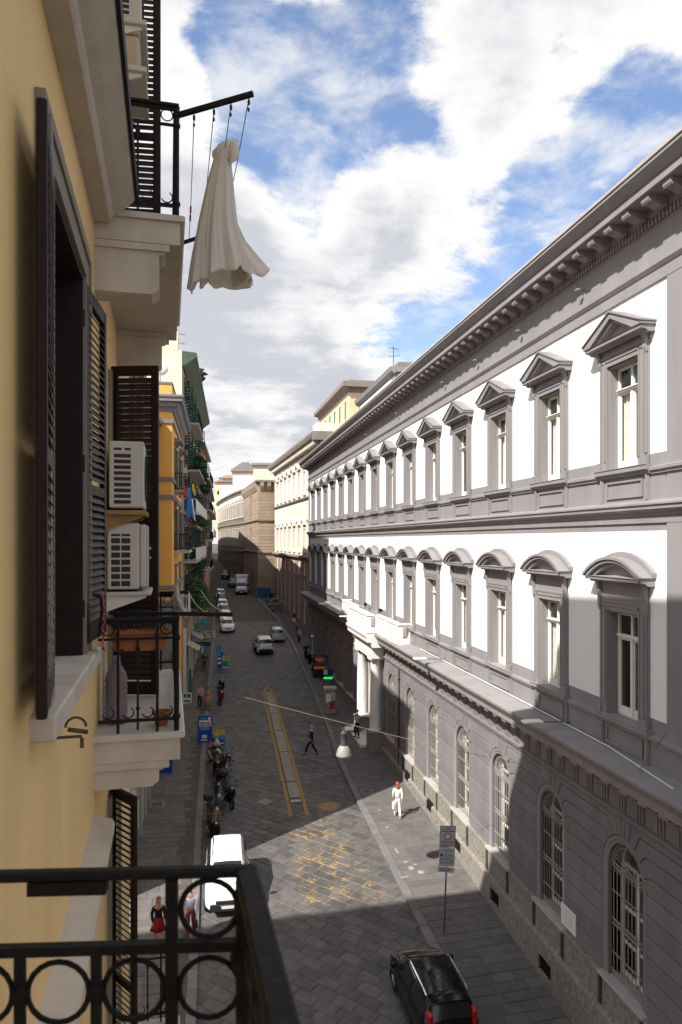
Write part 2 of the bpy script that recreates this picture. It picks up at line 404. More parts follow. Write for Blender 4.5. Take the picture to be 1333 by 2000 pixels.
def lay(parent, name, m, cells, variants, limit, dz):
    """cells: (x, y, rot, variant); the ones that show largest become pieces of their own, the rest one joined part"""
    vis = sorted([c for c in cells if in_view(c[0], c[1])], key=lambda c: c[1])
    own = set(id(c) for c in vis[:limit]); rest = MB(); k = 0
    for c in cells:
        x, y, rot, v = c
        Mx = T(x, y, gz(y) + dz + random.uniform(-0.004, 0.005)) @ Matrix.Rotation(slope(y), 4, 'X') @ RZ(rot) @ Matrix.Rotation(random.uniform(-0.006, 0.006), 4, 'X') @ Matrix.Rotation(random.uniform(-0.006, 0.006), 4, 'Y')
        me = variants[v]
        if id(c) in own: obj(name, me, m, parent, Mx)
        else:
            vs = [Mx @ q.co for q in me.vertices]; rest.add(vs, [tuple(p.vertices) for p in me.polygons])
    if rest.v: tag(obj(name + 's_beyond', rest.mesh(name + 's', fix=False), m, parent, Matrix()), kind='stuff')
def road_paving():
    la, lb = 0.46, 0.74; s2 = math.sqrt(2)
    va = [slab_mesh(la - 0.022, lb - 0.022 + random.uniform(-0.008, 0.004), 'paver') for _ in range(8)]
    for me in va: me.materials.append(m_paver)
    cells = []
    for i in range(-30, 420):
        off = (i * 0.37 + random.uniform(-0.09, 0.09)) * lb
        for j in range(-200, 260):
            a = i * la; bb = j * lb + off
            x = (a - bb) / s2; y = (a + bb) / s2
            if 15.5 < y < 96 and kl(y) - 0.25 < x < kr(y) + 0.2 and in_view(x, y, 120): cells.append((x, y, R(45), random.randrange(8)))
    lay(road, 'paver', m_paver, cells, va, 300, 0.0)
road_paving()

walkR = strip(lambda y: kr(y), lambda y: 10.9 if y < 76 else 20, [y for y in [10, 15, 19, 22, 26, 33, 34.5, 38, 41.5, 46.6, 50, 55.4, 63, 70, 75.9, 76, 78, 88, 97, 110, 122, 136, 150]], 0.115, 'pavement_right', m_joint, 0.2)
walkL = strip(lambda y: -16, lambda y: kl(y), [y for y in [11.8, 19, 26, 33, 43, 52, 60, 70, 87, 100, 120, 150]], 0.085, 'pavement_left', m_joint, 0.2)
def right_paving():
    va = []; spec = []
    for w in (0.72, 0.9, 1.08):
        for _ in range(3):
            me = slab_mesh(w - 0.014, 0.44 - 0.014, 'pavement_slab'); me.materials.append(m_walk); va.append(me); spec.append(w)
    cells = []; y = 15.6
    while y < 75.5:
        x = kr(y) + 0.34
        while x < 10.15:
            k = random.randrange(9); w = spec[k]
            cells.append((x + w / 2, y + 0.06 * (x - 8), R(3.4), k)); x += w
        y += 0.442
    lay(walkR, 'pavement_slab', m_walk, cells, va, 300, 0.132)
    ke = []
    for _ in range(4):
        b = MB().bbox(0, 0.33, -0.49, 0.49, -0.16, 0.0, 0.015); me = b.mesh('kerb'); me.materials.append(m_kerb); ke.append(me)
    y = 15.5
    while y < 120:
        a = math.atan2(kr(y + 0.5) - kr(y - 0.5), 1.0)
        obj('kerb_stone', random.choice(ke), m_kerb, walkR, T(kr(y) - 0.005, y, gz(y) + 0.137 + random.uniform(-0.004, 0.004)) @ Matrix.Rotation(slope(y), 4, 'X') @ RZ(-a)); y += 0.995
right_paving()
def left_paving():
    va = []
    for _ in range(6):
        me = slab_mesh(0.44 - 0.015, 0.7 - 0.015, 'pavement_slab'); me.materials.append(m_walk); va.append(me)
    cells = []
    y = 20.0
    while y < 66:
        x = kl(y) - 0.36 - random.uniform(0.15, 0.7)
        while x > -6.0:
            if in_view(x, y, 150): cells.append((x - 0.35, y, R(90), random.randrange(6)))
            x -= 0.7
        y += 0.442
    lay(walkL, 'pavement_slab', m_walk, cells, va, 220, 0.1)
    b = MB().bbox(-0.3, 0, -0.49, 0.49, -0.16, 0.0, 0.015); me = b.mesh('kerb'); me.materials.append(m_kerb)
    y = 18.5
    while y < 110:
        obj('kerb_stone', me, m_kerb, walkL, T(kl(y) + 0.005, y, gz(y) + 0.107 + random.uniform(-0.004, 0.004)) @ Matrix.Rotation(slope(y), 4, 'X')); y += 0.995
left_paving()

# manhole plates set flush in the paving
m_plate = mat('cast_iron_plate', (0.10, 0.10, 0.105), 0.6, 0.2, 20, 0.4, 80)
m_plate_rim = mat('plate_rim', (0.24, 0.23, 0.22), 0.8, 0.1, 8)
for px, py, sz, rot, lab in ((518, 1567, 0.62, 45, 'pale square inspection plate set in the road beside the yellow island'),
                        (717, 1551, 0.55, 0, 'dark square inspection cover in the pavement near the woman in white'),
                        (652, 1427, 0.55, 0, 'square inspection cover in the pavement beside the poster pillar'),
                        (307, 1575, 0.7, 0, 'dark grating in the pavement by the shop fronts')):
    g = G(px, py); dz = 0.022 if px == 518 else (0.14 if px > 600 else 0.11)
    t = thing('inspection_cover', lab, 'manhole cover', T(g.x, g.y, g.z + dz) @ Matrix.Rotation(slope(g.y), 4, 'X') @ RZ(R(rot)))
    b = MB(); s = sz / 2
    for x0, x1, y0, y1 in ((-s, s, -s, -s + 0.06), (-s, s, s - 0.06, s), (-s, -s + 0.06, -s + 0.06, s - 0.06), (s - 0.06, s, -s + 0.06, s - 0.06)): b.box(x0, x1, y0, y1, -0.03, 0.012)
    obj('rim', b.mesh('rim'), m_plate_rim, t)
    b = MB().box(-s + 0.065, s - 0.065, -s + 0.065, s - 0.065, -0.03, 0.004)
    for k in range(6): b.box(-s + 0.1, s - 0.1, -s + 0.11 + k * (sz - 0.2) / 6, -s + 0.13 + k * (sz - 0.2) / 6, 0.0, 0.009)
    obj('plate', b.mesh('plate'), m_plate if px != 518 else m_plate_rim, t)

# ------------------------------------------------------------------ traffic island with yellow borders
def island():
    t = thing('traffic_island', 'long narrow concrete traffic island with yellow painted borders in the road', 'traffic island', T(4.5, 46, gz(46)))
    m_conc = mat('worn_concrete', (0.27, 0.245, 0.215), 0.9, 0.15, 3, 0.35, 40, island=0.08, stain=0.4)
    A0, A1 = Vector((4.72, 60.6)), Vector((4.16, 33.6))
    def at(s, w, dz):                    # s along from far tip to near end
        p = A0.lerp(A1, s); return (p.x + w, p.y, gz(p.y) + dz)
    def wid(s): return 0.48 if s > 0.1 else 0.48 * s / 0.1
    for sg in (-1, 1):
        b = MB(); n = 26
        for i in range(n + 1):
            s = i / n * 1.0; w = wid(s) * 1.02
            o, q = sg * w, sg * max(0.0, w - 0.18)
            b.v += [at(s, q, 0.012), at(s, o, 0.012), at(s, q, -0.01), at(s, o, -0.01)]
        for i in range(n):
            k = 4 * i; b.f += [(k, k + 1, k + 5, k + 4), (k + 1, k + 3, k + 7, k + 5), (k, k + 4, k + 6, k + 2)]
        obj('painted_line', b.mesh('line'), m_yellow, t, Matrix())
    seg = [(0.09, 0.17, 0.03), (0.172, 0.34, 0.12), (0.345, 0.5, 0.12), (0.505, 0.66, 0.12), (0.665, 0.84, 0.12), (0.845, 0.92, 0.09)]
    for s0, s1, h in seg:
        b = MB(); w0, w1 = 0.27, 0.27
        lo = [at(s0, -w0, -0.02), at(s0, w0, -0.02), at(s1, w1, -0.02), at(s1, -w1, -0.02)]
        e = 0.02; ds = 0.001
        hi = [at(s0 + ds, -w0 + e, h), at(s0 + ds, w0 - e, h), at(s1 - ds, w1 - e, h), at(s1 - ds, -w1 + e, h)]
        md = [at(s0, -w0, h - 0.02), at(s0, w0, h - 0.02), at(s1, w1, h - 0.02), at(s1, -w1, h - 0.02)]
        b.v = lo + md + hi
        for k in (0, 4):
            for i in range(4): b.f.append((k + i, k + (i + 1) % 4, k + 4 + (i + 1) % 4, k + 4 + i))
        b.f.append((8, 9, 10, 11)); obj('concrete_block', b.mesh('block'), m_conc, t, Matrix())
    p = at(0.935, 0, 0.0); b = MB().bbox(-0.25, 0.25, -0.14, 0.14, 0, 0.05, 0.012)
    obj('end_stone', b.mesh('end'), mat('pale_concrete', (0.4, 0.37, 0.33), 0.85, 0.1, 6), t, T(*p))
island()

# ================================================================== grey and white palace on the right
W = 10.3
FM = T(W, 0, CAM_Z) @ RZ(R(90))            # local: u along the street, d out towards the street, z relative to eye level
BU = lambda k: 16.5 + 3.935 * k
NB = 15; BF = 75.1; BN = -8.0               # far and near ends
palace = thing('palace', 'long two-tone grey and white palace with pedimented windows along the right pavement', 'building', T(W, 40, gz(40)))
def pp(name, b, m, M=None, parent=None, smooth=False):
    me = b.mesh(name, smooth) if isinstance(b, MB) else b
    return obj(name, me, m, parent or palace, FM if M is None else M)
def bay(k, dz=0.0): return FM @ T(BU(k), 0, dz)
def facade_walls():
    hw = 0.70
    openings = [BU(k) for k in range(NB)]
    def piers(b, z0, z1, us, ue):
        e = [us] + [q for u in openings for q in (u - hw, u + hw)] + [ue]
        for i in range(0, len(e), 2): b.box(e[i], e[i + 1], -0.45, 0, z0, z1)
    # upper storey
    WN = 14.75                                # near edge of the white field
    b = MB(); piers(b, 2.06, 4.52, WN, BF - 0.9); b.box(WN, BF - 0.9, -0.45, 0, 4.52, 6.05); pp('upper_wall', b, m_white)
    b = MB(); piers(b, 1.83, 2.06, WN, BF - 0.9); b.box(WN, BF - 0.9, -0.45, 0, 0.235, 1.83); pp('upper_base_wall', b, m_grey)
    # lower storey
    b = MB(); piers(b, -4.2, -1.80, WN, BF - 0.9); b.box(WN, BF - 0.9, -0.45, 0, -1.80, 0.235); pp('lower_wall', b, m_white)
    b = MB(); piers(b, -4.52, -4.2, WN, BF - 0.9); b.box(WN, BF - 0.9, -0.45, 0, -5.4, -4.52); pp('lower_base_wall', b, m_grey)
    # corner strips
    b = MB(); b.box(BF - 0.9, BF, -0.45, 0.03, -5.4, 6.05); pp('corner_strip', b, m_grey)
    b = MB(); b.box(BN, WN, -0.45, 0.04, -5.4, 6.05); pp('near_wall', b, m_grey)
    # sill courses
    for z in (0.0, -6.35):
        b = MB(); e = [WN] + [q for u in openings for q in (u - 1.16, u + 1.16)] + [BF - 0.05]
        for i in range(0, len(e), 2): pp('sill_course', MB().profile([(0, 1.58 + z), (0.05, 1.58 + z), (0.05, 1.62 + z), (0.10, 1.66 + z), (0.10, 1.73 + z), (0.0, 1.77 + z)], e[i], e[i + 1]), m_grey)
        b = MB().profile([(0.042, 1.58 + z), (0.09, 1.58 + z), (0.09, 1.62 + z), (0.14, 1.66 + z), (0.14, 1.73 + z), (0.042, 1.77 + z)], BN, WN)
        pp('sill_course', b, m_grey)
    # string course between the two storeys
    b = MB().profile([(0.0, 0.42), (0.05, 0.42), (0.05, 0.58), (0.09, 0.60), (0.09, 0.66), (0.22, 0.74), (0.22, 0.82), (0.26, 0.84), (0.26, 0.88), (0.03, 0.97), (0.0, 0.97)], BN, BF + 0.2)
    pp('string_course', b, m_grey)
    # main entablature
    b = MB().profile([(0, 6.05), (0.05, 6.05), (0.05, 6.32), (0.07, 6.33), (0.13, 6.42), (0.13, 6.47), (0.04, 6.50), (0.04, 7.30), (0.08, 7.34), (0, 7.34)], BN, BF + 0.1)
    pp('architrave', b, m_grey)
    b = MB().profile([(0, 7.52), (0.16, 7.52), (0.16, 7.58), (0.2, 7.6), (0.2, 7.74), (0.74, 7.74), (0.76, 7.76), (0.76, 7.92), (0.80, 7.94), (0.88, 8.03), (0.95, 8.12), (0.97, 8.14), (0.97, 8.19), (0, 8.2)], BN, BF + 0.9)
    pp('cornice', b, m_grey)
    b = MB().profile([(0.0, 8.202), (0.93, 8.202), (1.0, 8.23), (1.0, 8.30), (0.8, 8.33), (0.0, 8.55)], BN, BF + 0.95)
    pp('gutter', b, m_gutter)
    bb = MB(); bb.prism([(-0.13, 7.60), (0.13, 7.60), (0.13, 7.778), (-0.13, 7.778)], 0.2, 0.78)
    bb = MB(); 
    prof = [(0.2, 7.52), (0.34, 7.50), (0.48, 7.56), (0.54, 7.60), (0.66, 7.58), (0.69, 7.63), (0.69, 7.737), (0.2, 7.737)]
    bb.profile(prof, -0.14, 0.14); me = bb.mesh('modillion')
    u = 12.25; 
    while u < BF + 0.5:
        pp('modillion', me, m_grey, FM @ T(u, 0, 0)); u += 0.786
    b = MB(); u = 12.0
    while u < BF: b.box(u, u + 0.075, 0.08, 0.15, 7.36, 7.515); u += 0.135
    b.box(BN, BF, 0, 0.085, 7.342, 7.518)
    tag(pp('dentil_row', b, m_grey), kind='stuff')
    # roof, back and ends close the volume
    b = MB(); b.box(BN, BF, -16, -0.02, 8.21, 8.5); b.box(BN, BF, -16, -15.6, -14, 8.3); b.box(BF - 0.4, BF - 0.02, -15.6, -0.46, -14, 8.3); b.box(BN, BN + 0.4, -15.6, -0.46, -14, 8.3)
    for z in (0.3, -5.6): b.box(BN + 0.4, BF - 0.4, -15.6, -0.46, z - 0.3, z)
    b.box(BN + 0.4, BF - 0.4, -2.2, -2.0, -14, 8.3)
    pp('roof', b, m_roof)
facade_walls()

def window_parts(low):
    """surround, pediment, sill, apron, frame, panes, curtain as shared meshes (upper numbers; low adds a taller frieze and a round pediment)"""
    D = {}; fz = 0.32 if low else 0.0
    b = MB(); zt = 4.52
    for s in (-1, 1):
        def bx(u0, u1, d0, d1, z0, z1): b.box(min(s * u0, s * u1), max(s * u0, s * u1), d0, d1, z0, z1)
        bx(0.70, 0.93, 0.0, 0.09, 1.83, 4.74)
        bx(0.74, 0.79, 0.09, 0.115, 2.05, 4.70)
        bx(0.93, 1.07, 0.0, 0.05, 1.83, 4.80)
        bx(0.93, 1.09, 0.05, 0.13, 1.83, 2.05)                       # foot block
        bx(0.965, 1.035, 0.05, 0.085, 2.1, 4.7)
        bx(0.655, 0.70, -0.44, 0.01, 1.83, 4.475)                     # jamb lining
        b.profile([(0.05, 4.55), (0.09, 4.50), (0.13, 4.62), (0.13, 4.8), (0.18, 4.9 + fz), (0.20, 4.93 + fz), (0.05, 4.93 + fz)], min(s * 0.94, s * 1.06), max(s * 0.94, s * 1.06))
    b.box(-0.655, 0.655, -0.44, 0.01, 4.475, 4.52)
    b.box(-0.70, 0.70, 0, 0.09, 4.525, 4.74); b.box(-0.93, 0.93, 0.09, 0.115, 4.64, 4.70)
    b.box(-0.95, 0.95, 0.0, 0.11, 4.742, 4.80)
    b.box(-0.95, 0.95, 0.0, 0.07, 4.80, 4.95 + fz)
    D['surround'] = b.mesh('surround')
    b = MB(); z0 = 4.93 + fz; PW = 1.27
    b.profile([(0, z0), (0.20, z0), (0.25, z0 + 0.05), (0.38, z0 + 0.07), (0.38, z0 + 0.13), (0.41, z0 + 0.16), (0.0, z0 + 0.2)], -PW, PW)
    zb = z0 + 0.2; ap = zb + 0.56
    if not low:
        b.prism([(-PW + 0.05, zb - 0.04), (PW - 0.05, zb - 0.04), (0, ap - 0.12)], 0.0, 0.14)
        for s in (-1, 1):
            b.prism([(s * (PW + 0.04), zb - 0.04), (s * (PW + 0.04), zb + 0.02), (0, ap + 0.04), (0, ap - 0.10), (s * (PW - 0.3), zb - 0.04)], 0.0, 0.42)
            b.prism([(s * (PW + 0.06), zb + 0.025), (s * (PW + 0.06), zb + 0.06), (0, ap + 0.09), (0, ap + 0.045)], 0.0, 0.46)
            b.prism([(s * (PW - 0.3), zb - 0.038), (s * (PW - 0.46), zb - 0.038), (0, ap - 0.20), (0, ap - 0.102)], 0.0, 0.33)
    else:
        rise = 0.48; c = PW + 0.05; rad = (c * c + rise * rise) / (2 * rise); zc = zb + rise - rad; h = math.asin(c / rad)
        def arc(r, n=18): return [((r) * math.sin(-h + 2 * h * i / n), zc + r * math.cos(-h + 2 * h * i / n)) for i in range(n + 1)]
        o, m1, m2, i1 = arc(rad), arc(rad - 0.07), arc(rad - 0.15), arc(rad - 0.24)
        b.prism(o + m1[::-1], 0, 0.45); b.prism([(x * 0.985, z - 0.002) for x, z in m1] + [(x * 0.97, z) for x, z in m2[::-1]], 0, 0.40)
        b.prism([(x * 0.95, z - 0.003) for x, z in m2] + [(x * 0.93, z) for x, z in i1[::-1]], 0, 0.31)
        b.prism([(x * 0.9, z + 0.02) for x, z in i1 if z > zb - 0.1] , 0.0, 0.13)
        # top skin rising to the wall
        b.prism([(x, z + 0.004) for x, z in o] + [(x, z + 0.10) for x, z in arc(rad + 0.02)[::-1]], 0.0, 0.12)
    D['pediment'] = b.mesh('pediment')
    b = MB().profile([(0, 1.60), (0.08, 1.60), (0.10, 1.66), (0.17, 1.70), (0.17, 1.80), (0.19, 1.81), (0.19, 1.825), (0.0, 1.83)], -1.15, 1.15)
    b.box(-0.7, 0.7, -0.44, -0.001, 1.78, 1.828)
    D['sill'] = b.mesh('sill')
    b = MB()
    for s in (-1, 1): b.box(min(s * 0.93, s * 1.07), max(s * 0.93, s * 1.07), 0, 0.05, 0.97, 1.60); b.box(min(s * 0.965, s * 1.035), max(s * 0.965, s * 1.035), 0.05, 0.075, 0.98, 1.6)
    for u0, u1, z0, z1 in ((-0.8, 0.8, 1.46, 1.51), (-0.8, 0.8, 1.07, 1.12), (-0.8, -0.75, 1.12, 1.46), (0.75, 0.8, 1.12, 1.46)): b.box(u0, u1, 0, 0.045, z0, z1)
    D['apron'] = b.mesh('apron')
    b = MB(); d0, d1 = -0.40, -0.33; o = 0.65
    zt = 4.47; zq = 3.83
    for u0, u1, z0, z1 in ((-o, -o + 0.06, 1.83, zt), (o - 0.06, o, 1.83, zt), (-o + 0.06, o - 0.06, zt - 0.06, zt), (-o + 0.06, o - 0.06, 1.83, 1.9)): b.box(u0, u1, d0, d1, z0, z1)
    b.box(-o + 0.06, o - 0.06, d0, d1 + 0.05, zq, zq + 0.09); b.box(-o + 0.06, o - 0.06, d0, d1 + 0.09, zq + 0.05, zq + 0.075)
    b.box(-0.05, 0.05, d0, d1 + 0.02, 1.9, zq); b.box(-0.03, 0.03, d0, d1 + 0.01, zq + 0.09, zt - 0.06)
    for s in (-1, 1):
        x0, x1 = (0.05, o - 0.06)
        for a, c, z0, z1 in ((x0, x0 + 0.05, 1.9, zq), (x1 - 0.06, x1, 1.9, zq), (x0 + 0.05, x1 - 0.06, 1.9, 2.06), (x0 + 0.05, x1 - 0.06, zq - 0.06, zq)):
            b.box(min(s * a, s * c), max(s * a, s * c), d0 + 0.015, d1 - 0.01, z0, z1)
    D['frame'] = b.mesh('frame')
    b = MB().box(-0.245, 0.245, -0.372, -0.368, 2.06, zq - 0.06); D['pane'] = b.mesh('pane')
    b = MB().box(-0.27, 0.27, -0.372, -0.368, zq + 0.09, zt - 0.06); D['pane_top'] = b.mesh('pane_top')
    b = MB(); n = 40; z0, z1 = 1.88, zq - 0.03
    for i in range(n + 1):
        u = -0.6 + 1.2 * i / n; d = -0.47 + 0.022 * math.sin(i * 1.45) + 0.012 * math.sin(i * 0.6)
        b.v += [(u, d, z0), (u * 0.98, d - 0.01, z1)]
    for i in range(n): b.f.append((2 * i, 2 * i + 2, 2 * i + 3, 2 * i + 1))
    D['curtain'] = b.mesh('curtain', True, False)
    return D
WU, WL = window_parts(False), window_parts(True)
for low, D, dz in ((False, WU, 0.0), (True, WL, -6.33)):
    for k in range(NB):
        M = bay(k, dz)
        w = pp('window', D['surround'], m_grey, M)
        pp('pediment', D['pediment'], m_grey, M, w); pp('sill', D['sill'], m_grey if not low else m_ledge, M, w); pp('apron_panel', D['apron'], m_grey, M, w)
        MF = M @ T(0, 0.12, 0)
        if k > 12: 
            pp('frame', D['frame'], m_frame_w, MF, w); pp('pane', D['pane_top'], m_glass, MF @ T(0, 0, 0), w); continue
        pp('frame', D['frame'], m_frame_w, MF, w)
        for s in (-1, 1):
            pp('pane', D['pane'], m_glass, MF @ T(s * 0.32, 0, 0), w); pp('pane', D['pane_top'], m_glass, MF @ T(s * 0.31, 0, 0), w)
        if k in (1, 4, 7, 9):
            for s in (-1, 1): pp('curtain', D['curtain'], m_curtain, MF @ T(s * (0.40 if low else 0.34), 0, 0) @ Matrix.Scale(0.36 if low else 0.45, 4, (1, 0, 0)), w)
        elif (not low and k not in (3, 6)) or (low and k in (2, 3, 6, 8)): pp('curtain', D['curtain'], m_curtain, MF, w)

# ---- ledge (first-floor cornice) with triglyph frieze
def low_entablature():
    b = MB().profile([(0, -6.30), (0.10, -6.30), (0.14, -6.22), (0.16, -6.0), (0.62, -5.98), (0.64, -5.78), (0.68, -5.76), (0.76, -5.64), (0.81, -5.56), (0.81, -5.48), (0.79, -5.46), (0.0, -5.36)], BN, BF + 0.75)
    pp('ledge', b, m_ledge)
    b = MB().profile([(0, -7.02), (0.10, -7.02), (0.12, -6.92), (0.16, -6.9), (0.16, -6.84), (0.06, -6.82), (0.06, -6.30), (0, -6.30)], BN, BF + 0.1)
    pp('frieze', b, m_rust)
    bt = MB()
    for s in (-0.12, 0.0, 0.12): bt.box(s - 0.04, s + 0.04, 0.06, 0.10, -6.80, -6.33)
    bt.box(-0.18, 0.18, 0.06, 0.115, -6.38, -6.325); mt = bt.mesh('triglyph')
    bm_ = MB().bbox(-0.17, 0.17, 0.18, 0.56, -6.10, -6.0, 0.012); mm = bm_.mesh('mutule')
    bg = MB()
    for s in (-0.12, -0.07, -0.02, 0.03, 0.08, 0.13): bg.box(s - 0.018, s + 0.018, 0.10, 0.13, -6.99, -6.93)
    bg.box(-0.16, 0.16, 0.10, 0.135, -6.93, -6.905); mg = bg.mesh('guttae')
    u = BU(0) - 3.93 - 0.0
    while u < BF:
        M = FM @ T(u, 0, 0)
        pp('triglyph', mt, m_rust, M); pp('mutule', mm, m_ledge, M)
        if u < 40: pp('guttae', mg, m_rust, M)
        u += 0.786
low_entablature()

# ---- rusticated ground floor with arched windows
ZS = -8.45; HWG = 0.76; ZP = -11.38; ZTOP = -7.03
def arch_cell(b, u0, u1, z0, z1, hw, zs, depth, n=14, uc=0.0):
    """front wall with arched hole plus its reveal"""
    def q(*p): b.add(p, [tuple(range(len(p)))])
    d0 = 0.0
    for s in (-1, 1):
        e = u0 if s < 0 else u1
        q((e, d0, z0), (uc + s * hw, d0, z0), (uc + s * hw, d0, zs), (e, d0, zs))
        q((uc + s * hw, d0, z0), (uc + s * hw, -depth, z0), (uc + s * hw, -depth, zs), (uc + s * hw, d0, zs))
    for i in range(n):
        a0, a1 = math.pi * i / n, math.pi * (i + 1) / n
        p0 = (uc - hw * math.cos(a0), zs + hw * math.sin(a0)); p1 = (uc - hw * math.cos(a1), zs + hw * math.sin(a1))
        q((p0[0], d0, p0[1]), (p1[0], d0, p1[1]), (p1[0], d0, z1), (p0[0], d0, z1))
        q((p0[0], d0, p0[1]), (p0[0], -depth, p0[1]), (p1[0], -depth, p1[1]), (p1[0], d0, p1[1]))
    q((u0, d0, zs), (uc - hw, d0, zs), (uc - hw, d0, z1), (u0, d0, z1)); q((uc + hw, d0, zs), (u1, d0, zs), (u1, d0, z1), (uc + hw, d0, z1))
def inset_poly(poly, t):
    n = len(poly); out = []
    area = sum(poly[i][0] * poly[(i + 1) % n][1] - poly[(i + 1) % n][0] * poly[i][1] for i in range(n)); sg = 1 if area > 0 else -1
    for i in range(n):
        p0, p1, p2 = Vector(poly[i - 1]), Vector(poly[i]), Vector(poly[(i + 1) % n])
        e1, e2 = (p1 - p0).normalized(), (p2 - p1).normalized()
        n1 = Vector((-e1.y, e1.x)) * sg; n2 = Vector((-e2.y, e2.x)) * sg; m = n1 + n2
        if m.length < 1e-4: m = n1
        m = m.normalized(); k = t / max(0.35, m.dot(n1)); out.append((p1.x + m.x * k, p1.y + m.y * k))
    return out
def stone(poly, d0=0.0, d1=0.05, gap=0.012, ch=0.018):
    a = inset_poly(poly, gap); c = inset_poly(poly, gap + ch); n = len(poly); b = MB()
    b.v = [(p[0], d0, p[1]) for p in a] + [(p[0], d1 - 0.014, p[1]) for p in a] + [(p[0], d1, p[1]) for p in c]
    for k in (0, n):
        for i in range(n): b.f.append((k + i, k + (i + 1) % n, k + n + (i + 1) % n, k + n + i))
    b.f.append(tuple(range(2 * n, 3 * n))); return b.mesh('stone')
RA = HWG + 0.19
def joint(deg, ext, flat):
    a = R(deg); r2 = RA * ext
    p = [(RA * math.cos(a), ZS + RA * math.sin(a)), (r2 * math.cos(a), ZS + r2 * math.sin(a))]
    return p
def arc_pts(d0, d1, n=4): return [(RA * math.cos(R(d0 + (d1 - d0) * i / n)), ZS + RA * math.sin(R(d0 + (d1 - d0) * i / n))) for i in range(n + 1)]
H = 3.93
J = {0: [(RA, ZS)], 20: joint(20, 1.32, 1), 42: joint(42, 1.36, 1), 60: joint(60, 1.5, 1)}
def pier_stones():
    out = []; nz = 6; hz = (ZS - ZP) / nz
    for i in range(nz): out.append([(RA, ZP + i * hz), (H - RA, ZP + i * hz), (H - RA, ZP + (i + 1) * hz), (RA, ZP + (i + 1) * hz)])
    mir = lambda pts: [(H - x, z) for x, z in pts[::-1]]
    ks = [0, 20, 42, 60]
    for a, c in zip(ks, ks[1:]):
        lowp = J[a][1:] ; upp = J[c]
        half = (J[a][::-1] if True else []) 
        # polygon: lower joint (from far end to arch), arch, upper joint outwards; mirrored for the neighbour
        L_ = J[a][::-1] + arc_pts(a, c)[1:-1] + J[c]
        out.append(L_[::-1] + [(H - x, z) for x, z in L_])
    tp = 76; at = R(tp); zt = ZTOP; r = (zt - ZS) / math.sin(at); topx = r * math.cos(at)
    L_ = J[60][::-1] + arc_pts(60, tp)[1:] + [(topx, zt)]
    out.append(L_[::-1] + [(H - x, z) for x, z in L_])
    return out
def key_stones():
    out = []; zt = ZTOP
    for a, c in ((76, 86), (86, 94), (94, 104)):
        r0 = (zt - ZS) / math.sin(R(a)); r1 = (zt - ZS) / math.sin(R(c))
        out.append(arc_pts(a, c, 2) + [(r1 * math.cos(R(c)), zt), (r0 * math.cos(R(a)), zt)])
    return out
PST = [stone(p) for p in pier_stones()]; KST = [stone(p, d1=0.055) for p in key_stones()]
def grille_mesh():
    b = MB(); d = -0.10; r = 0.011
    for i in range(9):
        u = -0.66 + 1.32 * i / 8; top = ZS + 0.02
        b.box(u - 0.009, u + 0.009, d - 0.009, d + 0.009, ZP + 0.06, top)
    for z in (ZP + 0.08, ZP + 0.16, ZP + 0.62, -10.02, -9.88, -9.15, ZS - 0.05, ZS + 0.03): b.box(-0.75, 0.75, d - 0.012, d + 0.012, z - 0.012, z + 0.012)
    for rad in (0.73, 0.62, 0.3, 0.1): b.ring((0, d, ZS), rad, 0.012, 'y', 18, 4, 0, math.pi)
    for i in range(13):
        a = math.pi * (i + 0.5) / 13; b.tube((0.1 * math.cos(a), d, ZS + 0.1 * math.sin(a)), (0.62 * math.cos(a), d, ZS + 0.62 * math.sin(a)), 0.008, 4)
    for i in range(12):
        a = math.pi * (i + 0.5) / 12; b.ring((0.675 * math.cos(a), d, ZS + 0.675 * math.sin(a)), 0.045, 0.008, 'y', 8, 4)
    for i in range(8):
        u = -0.66 + 1.32 * (i + 0.5) / 8; b.ring((u, d, ZP + 0.12), 0.035, 0.007, 'y', 8, 4); b.ring((u, d, -9.95), 0.045, 0.007, 'y', 8, 4); b.ring((u, d, ZS - 0.12), 0.05, 0.008, 'y', 8, 4)
    return b.mesh('grille', fix=False)
GR = grille_mesh()
def gframe():
    b = MB(); d0, d1 = -0.44, -0.37
    for u0, u1, z0, z1 in ((-0.74, -0.66, ZP + 0.04, ZS), (0.66, 0.74, ZP + 0.04, ZS), (-0.05, 0.05, ZP + 0.1, ZS), (-0.66, -0.05, ZP + 0.04, ZP + 0.14), (0.05, 0.66, ZP + 0.04, ZP + 0.14)): b.box(u0, u1, d0, d1, z0, z1)
    for z in (-10.5, -9.6, ZS - 0.04):
        b.box(-0.66, -0.05, d0 + 0.01, d1 - 0.01, z, z + 0.07); b.box(0.05, 0.66, d0 + 0.01, d1 - 0.01, z, z + 0.07)
    b.ring((0, -0.40, ZS), 0.70, 0.035, 'y', 16, 4, 0, math.pi)
    return b.mesh('frame')
GF = gframe()
gp = MB().box(-0.66, 0.66, -0.412, -0.408, ZP + 0.1, ZS); GP = gp.mesh('pane')
b = MB(); b.prism([(0.7 * math.cos(math.pi * i / 14), ZS + 0.005 + 0.7 * math.sin(math.pi * i / 14)) for i in range(15)], -0.412, -0.408); GPA = b.mesh('pane')
